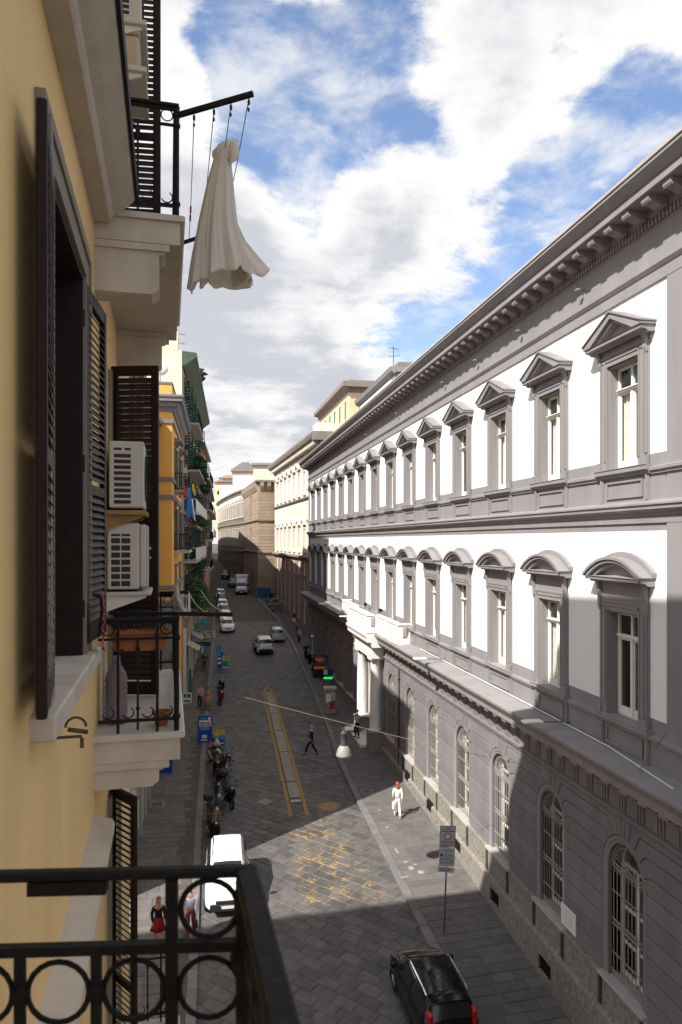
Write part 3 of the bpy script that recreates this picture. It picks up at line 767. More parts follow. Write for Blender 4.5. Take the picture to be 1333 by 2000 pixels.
def archivolt():
    b = MB(); n = 20
    prof = [(HWG, -0.44), (HWG, -0.10), (HWG + 0.03, -0.02), (HWG + 0.10, 0.02), (HWG + 0.14, 0.035), (HWG + 0.185, 0.035), (HWG + 0.185, 0.0)]
    path = [((1, 0), ZP)] + [((math.cos(math.pi * i / n), math.sin(math.pi * i / n)), ZS) for i in range(n + 1)] + [((-1, 0), ZP)]
    m = len(prof)
    for (cx, sz), zb in path:
        for r, d in prof: b.v.append((r * cx, d, zb + r * sz))
    for i in range(len(path) - 1):
        for j in range(m - 1): b.f.append((i * m + j, i * m + j + 1, (i + 1) * m + j + 1, (i + 1) * m + j))
    return b.mesh('archivolt', 'auto')
AV = archivolt()
bs = MB().bbox(-1.02, 1.02, -0.44, 0.20, ZP - 0.07, ZP + 0.015, 0.012); GSILL = bs.mesh('sill')
bd = MB().bbox(-1.0, -0.86, 0.125, 0.165, ZP - 0.85, ZP - 0.075, 0.01); GBR = bd.mesh('sill_bracket')
m_bracket = mat('dark_bracket', (0.05, 0.045, 0.045), 0.7, 0.2, 8)
def ground_floor():
    b = MB()
    for k in range(NB):
        if k == 7: arch_cell(b, BU(k) - H / 2, BU(k) + H / 2, -14.2, -7.02, 1.25, -9.3, 0.6, 18, BU(k))
        else: arch_cell(b, BU(k) - H / 2, BU(k) + H / 2, ZP, -7.02, HWG, ZS, 0.5, 14, BU(k))
    b.box(BN, BU(0) - H / 2, -0.45, 0.0, ZP, -7.02); b.box(BU(NB - 1) + H / 2, BF, -0.45, 0.0, ZP, -7.02)
    pp('ground_wall', b.mesh('ground_wall'), m_rust)
    for k in range(NB - 1):
        if k in (6, 7): continue
        for me in PST: pp('rusticated_stone', me, m_rust, FM @ T(BU(k), 0, 0))
    for k in range(NB):
        if k == 7: continue
        for me in KST: pp('keystone', me, m_rust, FM @ T(BU(k), 0, 0))
    # half piers at the ends and beside the portal
    nz = 6; hz = (ZS - ZP) / nz
    for u0, u1 in ((10.2, BU(0) - RA), (BU(14) + RA, BF - 0.02), (BU(6) + RA, BU(7) - 2.45), (BU(7) + 2.45, BU(8) - RA)):
        for i in range(nz): pp('rusticated_stone', stone([(u0, ZP + i * hz), (u1, ZP + i * hz), (u1, ZP + (i + 1) * hz), (u0, ZP + (i + 1) * hz)]), m_rust)
        near = u1 in (BU(0) - RA, BU(8) - RA)
        for a, c in ((0, 20), (20, 42), (42, 60)):
            L_ = J[a][::-1] + arc_pts(a, c)[1:-1] + J[c]
            if near: ub = BU(0) if u0 == 10.2 else BU(8); pts = [(ub - x, z) for x, z in L_] + [(u0, L_[-1][1]), (u0, L_[0][1])]
            else: ub = BU(14) if u1 > 70 else BU(6); pts = [(ub + x, z) for x, z in L_] + [(u1, L_[-1][1]), (u1, L_[0][1])]
            pp('rusticated_stone', stone(pts), m_rust)
        tp = R(76); r = (ZTOP - ZS) / math.sin(tp); L_ = J[60][::-1] + arc_pts(60, 76)[1:] + [(r * math.cos(tp), ZTOP)]
        if near: pts = [(ub - x, z) for x, z in L_] + [(u0, ZTOP), (u0, L_[0][1])]
        else: pts = [(ub + x, z) for x, z in L_] + [(u1, ZTOP), (u1, L_[0][1])]
        pp('rusticated_stone', stone(pts), m_rust)
    for k in range(NB):
        if k == 7: continue
        M = FM @ T(BU(k), 0, 0)
        w = pp('arched_window', AV, m_grey, M)
        pp('sill', GSILL, m_gutter, M, w); pp('grille', GR, m_grille, M, w); pp('frame', GF, m_frame_w, M, w)
        pp('pane', GP, m_glass, M, w); pp('pane', GPA, m_glass, M, w)
        if k < 6: pp('sill_bracket', GBR, m_bracket, M, w); pp('sill_bracket', GBR, m_bracket, M @ T(1.86, 0, 0), w)
    # plinth with basement openings
    b = MB(); zc = -12.28; cuts = [(BU(k), -drop(BU(k)) + 0.62) for k in range(0, 6)]
    b.profile([(0, -14.6), (0.12, -14.6), (0.12, ZP - 0.09), (0.17, ZP - 0.08), (0.17, ZP - 0.012), (0, ZP - 0.002)], BN, BU(7) - 2.5)
    b.profile([(0, -14.6), (0.12, -14.6), (0.12, ZP - 0.09), (0.17, ZP - 0.08), (0.17, ZP - 0.012), (0, ZP - 0.002)], BU(7) + 2.5, BF)
    pp('plinth', b, m_granite)
    e = [BN]; 
    for u, z in cuts: e += [u - 0.42, u + 0.42]
    e.append(BU(7) - 2.5)
    for i in range(0, len(e), 2):
        b = MB(); b.profile([(0.12, -14.6), (0.24, -14.6), (0.24, zc - 0.06), (0.21, zc), (0.12, zc + 0.02)], e[i], e[i + 1]); pp('base_block', b, m_granite)
    for u, z in cuts:
        b = MB()
        if z + 0.25 < zc - 0.02: b.profile([(0.12, z + 0.25), (0.24, z + 0.25), (0.24, zc - 0.06), (0.21, zc), (0.12, zc + 0.02)], u - 0.42, u + 0.42)
        b.box(u - 0.42, u + 0.42, 0.12, 0.24, -14.6, z - 0.25)
        pp('base_block', b, m_granite)
        g = MB().box(u - 0.42, u + 0.42, 0.121, 0.125, z - 0.25, z + 0.25); gr = pp('basement_vent', g, m_dark)
        g = MB()
        for i in range(7): g.box(u - 0.40 + i * 0.13, u - 0.38 + i * 0.13, 0.17, 0.19, z - 0.25, z + 0.25)
        for zz in (-0.18, -0.06, 0.06, 0.18): g.box(u - 0.42, u + 0.42, 0.172, 0.188, z + zz - 0.01, z + zz + 0.01)
        pp('vent_grille', g, m_iron, None, gr)
    # marble plaque
    u = 19.25; b = MB().bbox(u - 0.42, u + 0.42, 0.05, 0.085, -11.28, -10.66, 0.008); pq = pp('wall_plaque', b, m_stone_w)
    b = MB()
    for i, w in enumerate((0.3, 0.24, 0.28, 0.18)): b.box(u - w, u + w, 0.086, 0.088, -10.80 - i * 0.11, -10.775 - i * 0.11)
    pp('inscription', b, mat('faded_inscription', (0.45, 0.43, 0.41), 0.8, 0.1, 10), None, pq)
ground_floor()

# ---- portal with two columns, steps and stone balcony
def portal():
    uc = BU(7); g = -drop(uc)
    for s in (-1, 1):
        u = uc + s * 1.92
        b = MB().lathe([(0.36, -11.42), (0.40, -11.40), (0.40, -11.32), (0.36, -11.28), (0.33, -11.2), (0.335, -10.0), (0.325, -8.8), (0.29, -7.42), (0.30, -7.40), (0.30, -7.34), (0.285, -7.33), (0.285, -7.24), (0.36, -7.16), (0.36, -7.14)], (u, 0.47, 0), 28)
        c = pp('column', b, m_stone_w, smooth='auto')
        b = MB().bbox(u - 0.42, u + 0.42, 0.05, 0.89, -7.14, -7.02, 0.01); pp('capital', b, m_stone_w, None, c)
        b = MB().bbox(u - 0.46, u + 0.46, 0.02, 0.93, -12.9, -11.52, 0.01); b.bbox(u - 0.49, u + 0.49, 0.0, 0.96, -11.515, -11.42, 0.01); pp('pedestal', b, m_granite, None, c)
        b = MB().box(uc + s * 1.7 - 0.25, uc + s * 1.7 + 0.25, 0.0, 0.12, -12.9, -7.03); pp('pilaster', b, m_gutter)
    b = MB().profile([(0, -7.018), (0.86, -7.018), (0.86, -6.86), (0.9, -6.84), (0.9, -6.78), (0.84, -6.76), (0.84, -6.32), (0.3, -6.3), (0, -6.3)], uc - 2.5, uc + 2.5); pp('portal_architrave', b, m_stone_w)
    b = MB().profile([(0.3, -6.298), (0.92, -6.298), (0.98, -6.2), (0.98, -6.0), (1.22, -5.98), (1.24, -5.78), (1.34, -5.6), (1.34, -5.47), (0.3, -5.45)], uc - 3.0, uc + 3.0); pp('portal_cornice', b, m_stone_w)
    b = MB(); n = 18
    prof = [(1.25, -0.5), (1.25, 0.04), (1.3, 0.07), (1.5, 0.07), (1.52, 0.0)]; path = [((1, 0), -12.9)] + [((math.cos(math.pi * i / n), math.sin(math.pi * i / n)), -9.3) for i in range(n + 1)] + [((-1, 0), -12.9)]; m = len(prof)
    for (cx, sz), zb in path:
        for r, d in prof: b.v.append((uc + r * cx, d, zb + r * sz))
    for i in range(len(path) - 1):
        for j in range(m - 1): b.f.append((i * m + j, i * m + j + 1, (i + 1) * m + j + 1, (i + 1) * m + j))
    pp('door_arch', b.mesh('door_arch', 'auto'), m_stone_w)
    b = MB().box(uc - 1.24, uc + 1.24, -0.7, -0.6, -12.9, -8.0); dr = pp('door', b, mat('dark_wood_door', (0.05, 0.035, 0.025), 0.5, 0.2, 5))
    for s in (-1, 1):
        for z0, z1 in ((-12.5, -11.4), (-11.2, -9.5)): b = MB().bbox(uc + min(s * 0.15, s * 1.1), uc + max(s * 0.15, s * 1.1), -0.61, -0.56, z0, z1, 0.02); pp('door_panel', b, MATS['dark_wood_door'], None, dr)
    for i in range(2):
        b = MB().bbox(uc - 1.45, uc + 1.45, -0.4 + 0.0, 0.95 - i * 0.35 + (0.35 if i == 0 else 0), g - 0.2, g + 0.13 + 0.14 * (i + 1), 0.012); pp('step', b, m_stone_w)
    # stone balcony parapet on the ledge
    b = MB(); z0, z1 = -5.43, -4.42
    def wall(u0, u1, d0, d1):
        b.box(u0, u1, d0, d1, z0, z1)
    L2, L1 = 8.0, 3.0
    for s in (-1, 1):
        a, c = sorted((uc + s * L1, uc + s * L2)); wall(a, c, 0.46, 0.70)
        a, c = sorted((uc + s * L2, uc + s * (L2 - 0.3))); wall(a, c, 0.02, 0.458)
    wall(uc - L1, uc + L1, 0.98, 1.22)
    for s in (-1, 1): a, c = sorted((uc + s * L1, uc + s * (L1 - 0.26))); wall(a, c, 0.702, 0.978)
    par = pp('stone_parapet', b, m_stone_w)
    b = MB()
    for s in (-1, 1):
        a, c = sorted((uc + s * (L1 + 0.06), uc + s * (L2 + 0.05))); b.bbox(a, c, 0.42, 0.75, z1 + 0.002, z1 + 0.09, 0.02)
        a, c = sorted((uc + s * (L2 + 0.05), uc + s * (L2 - 0.35))); b.bbox(a, c, 0.0, 0.418, z1 + 0.002, z1 + 0.09, 0.02)
    b.bbox(uc - L1 - 0.05, uc + L1 + 0.05, 0.76, 1.28, z1 + 0.002, z1 + 0.09, 0.02)
    pp('coping', b, m_stone_w, None, par)
    bp = MB().bbox(-0.24, 0.24, 0, 0.05, z0 + 0.02, z1 - 0.01, 0.012); me = bp.mesh('parapet_pier')
    for u, d in [(uc - L1 + 0.24, 1.218), (uc + L1 - 0.24, 1.218)] + [(uc + s * x, 0.698) for s in (-1, 1) for x in (L1 + 0.3, 5.4, L2 - 0.25)]: pp('parapet_pier', me, m_stone_w, FM @ T(u, d, 0), par)
    bp = MB()
    for u0, u1, za, zb in ((-0.75, 0.75, z1 - 0.22, z1 - 0.17), (-0.75, 0.75, z0 + 0.17, z0 + 0.22), (-0.75, -0.7, z0 + 0.22, z1 - 0.22), (0.7, 0.75, z0 + 0.22, z1 - 0.22)): bp.box(u0, u1, 0, 0.03, za, zb)
    me = bp.mesh('parapet_panel')
    for u, d in [(uc - 1.2, 1.218), (uc + 1.2, 1.218)] + [(uc + s * x, 0.698) for s in (-1, 1) for x in (4.35, 6.5)]: pp('parapet_panel', me, m_stone_w, FM @ T(u, d, 0), par)
    # console brackets under the parapet corners
    for s in (-1, 1):
        for u, d in ((uc + s * (L1 + 0.02), 0.9), (uc + s * (L2 + 0.02), 0.35)):
            b = MB().prism([(0, 0.3), (0.09, 0.3), (0.08, 0.05), (0.03, -0.25), (0, -0.3)], -0.09, 0.09, 'y')
            pp('scroll_bracket', b, m_gutter, FM @ T(u, d, -4.75) @ Matrix.Scale(s, 4, (1, 0, 0)), par)
portal()

# ---- LED street lamps on arms fixed to the ledge, small floodlights
def wall_lamp(u, d, z, label):
    M = FM @ T(u, 0, z); t = thing('wall_street_lamp', label, 'street lamp', M, 'street lamps on arms along the palace ledge')
    b = MB().tube((0, d - 0.95, 0.02), (0, d, 0.06), 0.028, 8); b.bbox(-0.06, 0.06, d - 1.0, d - 0.93, -0.1, 0.14, 0.01); obj('arm', b.mesh('arm'), m_steel, t, M)
    b = MB().bbox(-0.16, 0.16, d - 0.08, d + 0.52, 0.03, 0.11, 0.03); obj('lamp_head', b.mesh('head'), m_lamp_w, t, M)
    b = MB().box(-0.12, 0.12, d + 0.05, d + 0.44, 0.022, 0.029); obj('lens', b.mesh('lens'), mat('lamp_lens', (0.5, 0.5, 0.48), 0.2, 0.05, 5), t, M)
wall_lamp(19.3, 0.95, -5.28, 'flat white street lamp on an arm over the ledge beside the shaded open window')
wall_lamp(30.5, 0.95, -5.28, 'flat white street lamp on an arm over the ledge beside the stone balcony')
wall_lamp(48.5, 1.0, -5.28, 'flat white street lamp on an arm below the far end of the stone balcony')
wall_lamp(58.5, 0.95, -5.28, 'flat white street lamp on an arm under the shaded far windows of the palace')
for u in (41.4, 45.6):
    M = FM @ T(u, 0, -4.15); t = thing('floodlight', 'small grey floodlight on the palace wall above the stone balcony', 'floodlight', M, 'floodlights above the balcony')
    b = MB().tube((0, 0.0, 0), (0, 0.3, 0.06), 0.02, 6); obj('bracket', b.mesh('arm'), m_steel, t, M)
    b = MB().bbox(-0.13, 0.13, 0.25, 0.42, -0.08, 0.12, 0.03); obj('housing', b.mesh('h'), m_iron, t, M)
for k in (0, 1, 2, 3, 5, 7):
    M = FM @ T(BU(k) + 1.9, 0, 6.98); t = thing('cornice_floodlight', 'small grey floodlight bracketed to the frieze under the palace cornice', 'floodlight', M, 'floodlights under the palace cornice')
    b = MB().tube((0, 0.0, 0), (0, 0.26, -0.02), 0.015, 6); obj('bracket', b.mesh('arm'), m_steel, t, M)
    b = MB().bbox(-0.08, 0.08, 0.2, 0.30, -0.05, 0.01, 0.015); obj('housing', b.mesh('h'), m_ledge, t, M)
M = FM; b = MB()
pts = [(32.0, 0.06, -7.1), (32.0, 0.06, -12.9)]
t = thing('drainpipe', 'thin dark drainpipe down the rusticated wall beside the portal', 'drainpipe', FM @ T(38.05, 0, -13))
b = MB().tube((0, 0.12, 0.1), (0, 0.12, 6.0), 0.045, 8); obj('pipe', b.mesh('pipe', True), m_bracket, t)
b = MB()
for z in (1.2, 2.6, 4.0, 5.4): b.box(-0.07, 0.07, 0.05, 0.18, z, z + 0.05)
obj('clamp', b.mesh('clamp'), m_bracket, t)
t = tag(obj('ledge_cable', MB().path([(14.0, 0.4, -5.39), (17, 0.14, -5.33), (22, 0.10, -5.32), (28, 0.10, -5.32), (34, 0.10, -5.32)], 0.018, 6).mesh('cable'), m_lamp_w, None, FM), 'thin white cable laid along the palace ledge under the lower windows', 'cable')

for px, py, sx, sy in ((803, 1702, 0.22, 0.3), (822, 1710, 0.2, 0.25), (793, 1690, 0.16, 0.12), (812, 1695, 0.2, 0.1), (742, 1588, 0.12, 0.12), (757, 1622, 0.1, 0.14), (775, 1668, 0.06, 0.5), (790, 1720, 0.3, 0.08)):
    g = G(px, py); b = MB(); n = 9; rr = random.Random(px)
    b.v = [(sx * math.cos(2 * math.pi * i / n) * rr.uniform(0.45, 0.75), sy * math.sin(2 * math.pi * i / n) * rr.uniform(0.45, 0.75), 0.004) for i in range(n)] + [(sx * math.cos(2 * math.pi * i / n) * 0.4, sy * math.sin(2 * math.pi * i / n) * 0.4, -0.01) for i in range(n)]
    b.f = [tuple(range(n))] + [(i, (i + 1) % n, n + (i + 1) % n, n + i) for i in range(n)]
    obj('paint_mark', b.mesh('mark'), mat('faded_white_paint', (0.30, 0.29, 0.27), 0.9, 0.3, 12), walkR, T(g.x, g.y, g.z + 0.139) @ Matrix.Rotation(slope(g.y), 4, 'X'))
# ================================================================== ochre balcony building on the left (the one the picture is taken from)
A_L = math.atan((CX - 330) / F_PX) - TH
_o = Vector((0, 0, CAM_Z)) - RZ(A_L) @ Vector((0.6, 0, 0))
LM = T(*_o) @ RZ(A_L)                      # local: x out of the wall, y along it, z relative to eye level
m_ochre = mat('ochre_plaster', (0.83, 0.60, 0.295), 0.9, 0.07, 1.5, 0.25, 22, stain=0.55, stain_col=(0.69, 0.48, 0.23), stretch=(1, 1, 0.25))
m_lstone = mat('balcony_stone', (0.54, 0.485, 0.42), 0.85, 0.10, 4, 0.25, 30, stain=0.6, stain_col=(0.30, 0.25, 0.20), stretch=(1, 1, 0.5))
m_marble = mat('balcony_marble', (0.55, 0.51, 0.46), 0.55, 0.1, 3, 0.05, 20, stain=0.3)
m_shut = mat('brown_shutter', (0.020, 0.011, 0.009), 0.55, 0.25, 8, 0.1, 60, spec=0.2)
m_slat = mat('brown_slat', (0.040, 0.028, 0.025), 0.55, 0.2, 6, spec=0.3)
m_wsur = mat('window_stone', (0.26, 0.225, 0.19), 0.85, 0.1, 3, 0.15, 40, stain=0.4)
m_acw = mat('ac_casing', (0.52, 0.50, 0.465), 0.5, 0.05, 4, stain=0.15, stain_col=(0.5, 0.46, 0.4))
m_terra = mat('terracotta', (0.30, 0.11, 0.05), 0.85, 0.15, 10, 0.2, 60)
m_wood = mat('weathered_wood', (0.30, 0.19, 0.08), 0.8, 0.2, 6)
house = thing('balcony_building', 'ochre plastered building with brown louvred shutters and iron balconies, the nearest on the left', 'building', LM @ T(0, 5, -14))
def hp(name, b, m, parent=None, M=None, smooth=False):
    me = b.mesh(name, smooth) if isinstance(b, MB) else b
    return obj(name, me, m, parent or house, LM if M is None else LM @ M)
YN, YF = -5.0, 11.6
FLOORS = (-5.96, -1.61, 2.74)
def house_wall():
    ops = [(3.80, 5.20, -0.80, 1.82)] + [(7.82, 9.0, f, f + 3.15) for f in FLOORS]
    b = MB(); ys = sorted({YN, YF, *[v for o in ops for v in o[:2]]}); zs = sorted({-15.5, 11.4, *[v for o in ops for v in o[2:]]})
    for y0, y1 in zip(ys, ys[1:]):
        run = None
        for z0, z1 in zip(zs, zs[1:]):
            hole = any(o[0] <= y0 and y1 <= o[1] and o[2] <= z0 and z1 <= o[3] for o in ops)
            if hole:
                if run is not None: b.box(-0.5, 0, y0, y1, run, z0); run = None
            elif run is None: run = z0
        if run is not None: b.box(-0.5, 0, y0, y1, run, zs[-1])
    hp('street_wall', b, m_ochre)
    b = MB(); b.box(-34, -0.5, YF - 0.4, YF, -15.5, 11.4); b.box(-34, -0.5, YN, YN + 0.4, -15.5, 11.4); b.box(-34, -33.6, YN + 0.4, YF - 0.4, -15.5, 11.4)
    hp('side_wall', b, m_ochre)
    b = MB().box(-34.2, 0.55, YN - 0.2, YF + 0.1, 11.402, 11.75)
    hp('roof', b, m_roof)
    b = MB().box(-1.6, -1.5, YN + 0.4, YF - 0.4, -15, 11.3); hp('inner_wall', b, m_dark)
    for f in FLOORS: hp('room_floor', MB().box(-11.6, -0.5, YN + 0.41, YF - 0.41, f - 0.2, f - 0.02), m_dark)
    # ledges
    b = MB().profile([(0, 2.62), (0.13, 2.62), (0.145, 2.64), (0.16, 2.68), (0.22, 2.72), (0.31, 2.80), (0.33, 2.83), (0.33, 2.94), (0, 2.97)], YN, 6.18, 'L'); hp('upper_ledge', b, m_lstone)
    b = MB().profile([(0.331, 2.82), (0.352, 2.82), (0.352, 2.965), (0.0, 2.995), (0.0, 2.972), (0.331, 2.944)], YN, 6.17, 'L'); hp('ledge_flashing', b, m_iron)
    b = MB().profile([(0, -2.55), (0.10, -2.52), (0.16, -2.42), (0.17, -2.33), (0.15, -2.29), (0, -2.25)], YN, 6.18, 'L'); hp('lower_ledge', b, m_lstone)
house_wall()

def shutter(name, hinge, ang, wdt, z0, z1, nsl, hand=1, parent=None, tilt=35, sh_=0.082):
    """leaf hinged at local (x,y), swinging; local leaf frame: u along the leaf, t thickness"""
    M = T(hinge[0], hinge[1], 0) @ RZ(ang); st, th = 0.075, 0.042
    b = MB()
    b.bbox(0, st, -th / 2, th / 2, z0, z1, 0.006); b.bbox(wdt - st, wdt, -th / 2, th / 2, z0, z1, 0.006)
    b.box(st, wdt - st, -th / 2 + 0.002, th / 2 - 0.002, z0, z0 + 0.13); b.box(st, wdt - st, -th / 2 + 0.002, th / 2 - 0.002, z1 - 0.10, z1)
    mid = z0 + (z1 - z0) * 0.42; b.box(st, wdt - st, -th / 2 + 0.002, th / 2 - 0.002, mid, mid + 0.07)
    for z in (z0 + 0.25, (z0 + z1) / 2, z1 - 0.25): b.tube((-0.012, 0, z - 0.06), (-0.012, 0, z + 0.06), 0.014, 6)
    sh = hp('shutter', b, m_shut, parent, M)
    h = sh_; bs = MB().bbox(0, wdt - 2 * st, -0.005, 0.005, -h / 2, h / 2, 0.003); me = bs.mesh('slat')
    for i in range(nsl):
        f = (i + 0.5) / nsl; z = z0 + 0.15 + f * (z1 - z0 - 0.27)
        if mid - 0.02 < z < mid + 0.09: continue
        hp('slat', me, m_slat, sh, M @ T(st, 0, z) @ Matrix.Rotation(R(tilt), 4, 'X'))
    return sh, M
SH = {}
# near window and its two leaves
s1, M1 = shutter('near', (0.03, 3.78), R(-90 + 6), 0.71, -0.72, 1.78, 42)
s2, M2 = shutter('far', (0.03, 5.22), R(90 - 6), 0.71, -0.72, 1.78, 42, tilt=-35)
b = MB()
for y0, y1, z0, z1 in ((3.52, 3.80, -0.78, 2.08), (5.20, 5.48, -0.78, 2.08), (3.80, 5.20, 1.82, 2.08)): b.box(0.0, 0.05, y0, y1, z0, z1)
b.box(0.05, 0.065, 3.58, 5.42, 1.95, 2.0); b.box(0.05, 0.065, 5.36, 5.42, -0.78, 1.95); b.box(0.05, 0.065, 3.58, 3.64, -0.78, 1.95)
wn = hp('window', b, m_wsur)
hp('sill', MB().bbox(-0.2, 0.11, 3.40, 5.60, -0.90, -0.782, 0.012), m_lstone, wn)
b = MB()
for y0, y1, z0, z1 in ((3.80, 3.88, -0.78, 1.82), (5.12, 5.20, -0.78, 1.82), (3.88, 5.12, 1.74, 1.82), (3.88, 5.12, -0.78, -0.70), (4.46, 4.54, -0.70, 1.74)): b.box(-0.30, -0.23, y0, y1, z0, z1)
hp('frame', b, m_frame_w, wn)
for y0, y1 in ((3.88, 4.46), (4.54, 5.12)): hp('pane', MB().box(-0.268, -0.262, y0, y1, -0.70, 1.74), m_glass, wn)
b = MB()
for y0, y1 in ((3.80, 3.84), (5.16, 5.20)): b.box(-0.22, 0.028, y0, y1, -0.78, 1.82)
b.box(-0.22, 0.028, 3.84, 5.16, 1.78, 1.82); hp('shutter_frame', b, m_shut, wn)
b = MB(); pts = [(0.12, 4.9, -0.35), (0.17, 4.9, -0.36), (0.18, 4.9, -0.45), (0.16, 4.9, -0.62)]; b.path(pts, 0.012, 6); hp('shutter_bolt', b, m_iron)
b = MB(); b.tube((0.0, 3.95, -1.02), (0.16, 3.95, -1.02), 0.008, 6); b.ring((0.13, 3.95, -0.97), 0.05, 0.007, 'y', 14, 5, 0, math.pi); b.tube((0.09, 3.95, -0.98), (0.19, 3.95, -1.0), 0.012, 6); b.tube((0.16, 3.95, -1.03), (0.16, 3.95, -1.08), 0.01, 6)
hp('shutter_catch', b, mat('rusty_iron', (0.09, 0.06, 0.045), 0.7, 0.3, 20))

def railing(p0, p1, zf, h=0.965, corner=(True, True), parent=None, under=True, rings=False, hw=0.027, th=0.028, mid=0.188, rr=0.049):
    """iron balustrade from p0 to p1 (local x,y) standing on floor level zf"""
    a, c = Vector(p0), Vector(p1); L = (c - a).length; ang = math.atan2((c - a).y, (c - a).x); M = T(a.x, a.y, zf) @ RZ(ang)
    b = MB(); b.bbox(-0.02, L + 0.02, -hw, hw, h - th, h, 0.005)
    if under: b.box(0, L, -0.012, 0.012, h - 0.055, h - 0.0305)
    rl = hp('railing', b, m_iron, parent, M)
    hp('middle_rail', MB().box(0, L, -0.010, 0.010, h - mid, h - mid + 0.019), m_iron, rl, M); hp('bottom_rail', MB().box(0, L, -0.014, 0.014, 0.09, 0.115), m_iron, rl, M)
    n = max(1, round(L / 0.147)); dx = L / n
    kb = MB().box(-0.009, 0.009, -0.009, 0.009, 0.02, h - mid)
    kb.ball((0, 0, h - mid - 0.074), 0.021, n=8, m=6); kb.ball((0, 0, 0.20), 0.019, n=8, m=6); me = kb.mesh('bar')
    kb2 = MB().box(-0.011, 0.011, -0.011, 0.011, 0.0, h - (0.056 if under else th + 0.001)); me2 = kb2.mesh('bar_tall')
    rg = MB().ring((0, 0, 0), dx / 2 - 0.014, 0.0058, 'y', 20, 6).mesh('ring', True)
    sc = MB().ring((0, 0, 0), 0.045, 0.006, 'y', 12, 5, R(200), R(420)).mesh('scroll', True)
    rt = MB().ring((0, 0, 0), rr, 0.0058, 'y', 22, 6).mesh('ring', True)
    for i in range(n):
        if i: hp('bar', me2 if (i in (1, n - 1)) else me, m_iron, rl, M @ T(i * dx, 0, 0))
        if rings: hp('ring', rg, m_iron, rl, M @ T((i + 0.5) * dx, 0, h - mid - 0.074))
        hp('scroll', sc, m_iron, rl, M @ T((i + 0.5) * dx, 0, 0.17))
        if i in (0, n - 1): hp('ring', rt, m_iron, rl, M @ T((i + 0.5) * dx, 0, h - (th + mid - 0.019) / 2))
    for k, q in ((0, 0.0), (1, L)):
        if corner[k]:
            pb = MB().tube((0, 0, 0), (0, 0, h - 0.029), 0.022, 10); pb.ball((0, 0, h - 0.18), 0.034, n=10); pb.ball((0, 0, 0.12), 0.034, n=10)
            hp('post', pb.mesh('post', 'auto'), m_iron, rl, M @ T(q, 0, 0))
    return rl
def balcony(y0, y1, zf, ch=0.42):
    b = MB(); b.profile([(0, zf - 0.05), (0.72, zf - 0.05), (0.735, zf - 0.04), (0.735, zf - 0.008), (0.72, zf), (0, zf)], y0 - 0.03, y1 + 0.03, 'L'); hp('balcony_slab', b, m_marble)
    b = MB(); b.box(0, 0.695, y0, y1, zf - 0.24, zf - 0.052); sl = hp('balcony_body', b, m_lstone)
    for yc in ((y0 + 0.03, y0 + 0.30), (y1 - 0.30, y1 - 0.03)):
        b = MB(); b.profile([(0, zf - 0.242 - ch), (0.46, zf - 0.242 - ch), (0.52, zf - 0.20 - ch), (0.52, zf - 0.33), (0.56, zf - 0.32), (0.585, zf - 0.27), (0.585, zf - 0.242), (0, zf - 0.242)], yc[0], yc[1], 'L')
        b.box(0, 0.605, yc[0] - 0.025, yc[1] + 0.025, zf - 0.30, zf - 0.243)
        hp('corbel', b, m_lstone)
    r = railing((0.03, y0 + 0.03), (0.665, y0 + 0.03), zf, corner=(False, True))
    railing((0.665, y0 + 0.06), (0.665, y1 - 0.06), zf, corner=(False, False))
    railing((0.03, y1 - 0.03), (0.665, y1 - 0.03), zf, corner=(False, True))
for f in FLOORS: balcony(6.22, 9.2, f, 0.42 if f > 0 else 0.22)
# own balcony under the camera
b = MB(); b.box(0, 0.84, -1.4, 1.62, -1.66, -1.61); hp('balcony_slab', b, m_marble)
b = MB(); b.box(0, 0.80, -1.38, 1.60, -1.85, -1.662); hp('balcony_body', b, m_lstone)
rl = railing((0.03, 1.56), (0.75, 1.425), -1.61, 0.966, corner=(False, True), under=False, rings=True, hw=0.013, th=0.02, mid=0.165, rr=0.056); railing((0.75, -1.35), (0.75, 1.40), -1.61, 0.966, corner=(True, False), under=False, rings=True, hw=0.022, th=0.03, mid=0.165)
_sm = T(0.03, 1.56, 0) @ RZ(math.atan2(-0.135, 0.72))
hp('rail_sleeve', MB().box(0.31, 0.46, -0.012, 0.012, -0.690, -0.6645), m_iron, rl, _sm)
# balcony door leaves and doors
for f, ang in zip(FLOORS, (R(-58), R(-17), R(-6))):
    shutter('door', (0.02, 7.80), ang, 0.50, f + 0.02, f + 3.42, 50, tilt=-28 if f > -3 else 40, sh_=0.072 if f > -3 else 0.06)
    b = MB()
    for y0, y1, z0, z1 in ((7.62, 7.82, f, f + 3.35), (9.0, 9.2, f, f + 3.35), (7.82, 9.0, f + 3.15, f + 3.35)): b.box(0.0, 0.04, y0, y1, z0 + 0.005, z1)
    d = hp('balcony_door', b, m_wsur)
    b = MB()
    for y0, y1, z0, z1 in ((7.82, 7.9, f, f + 3.15), (8.92, 9.0, f, f + 3.15), (8.37, 8.45, f, f + 3.15), (7.9, 8.37, f + 3.05, f + 3.15), (8.45, 8.92, f + 3.05, f + 3.15), (7.9, 8.37, f, f + 0.5), (8.45, 8.92, f, f + 0.5)): b.box(-0.35, -0.29, y0, y1, z0, z1)
    hp('frame', b, m_frame_w, d)
    for y0, y1 in ((7.9, 8.37), (8.45, 8.92)): hp('pane', MB().box(-0.322, -0.318, y0, y1, f + 0.5, f + 3.05), m_glass, d)
# wall pipes
for y, r, z0, z1 in ((6.52, 0.014, -1.58, 1.95), (6.64, 0.02, -1.58, 2.0)):
    hp('wall_pipe', MB().tube((0.03, y, z0), (0.03, y, z1), r, 8).mesh('pipe', True), m_lamp_w)

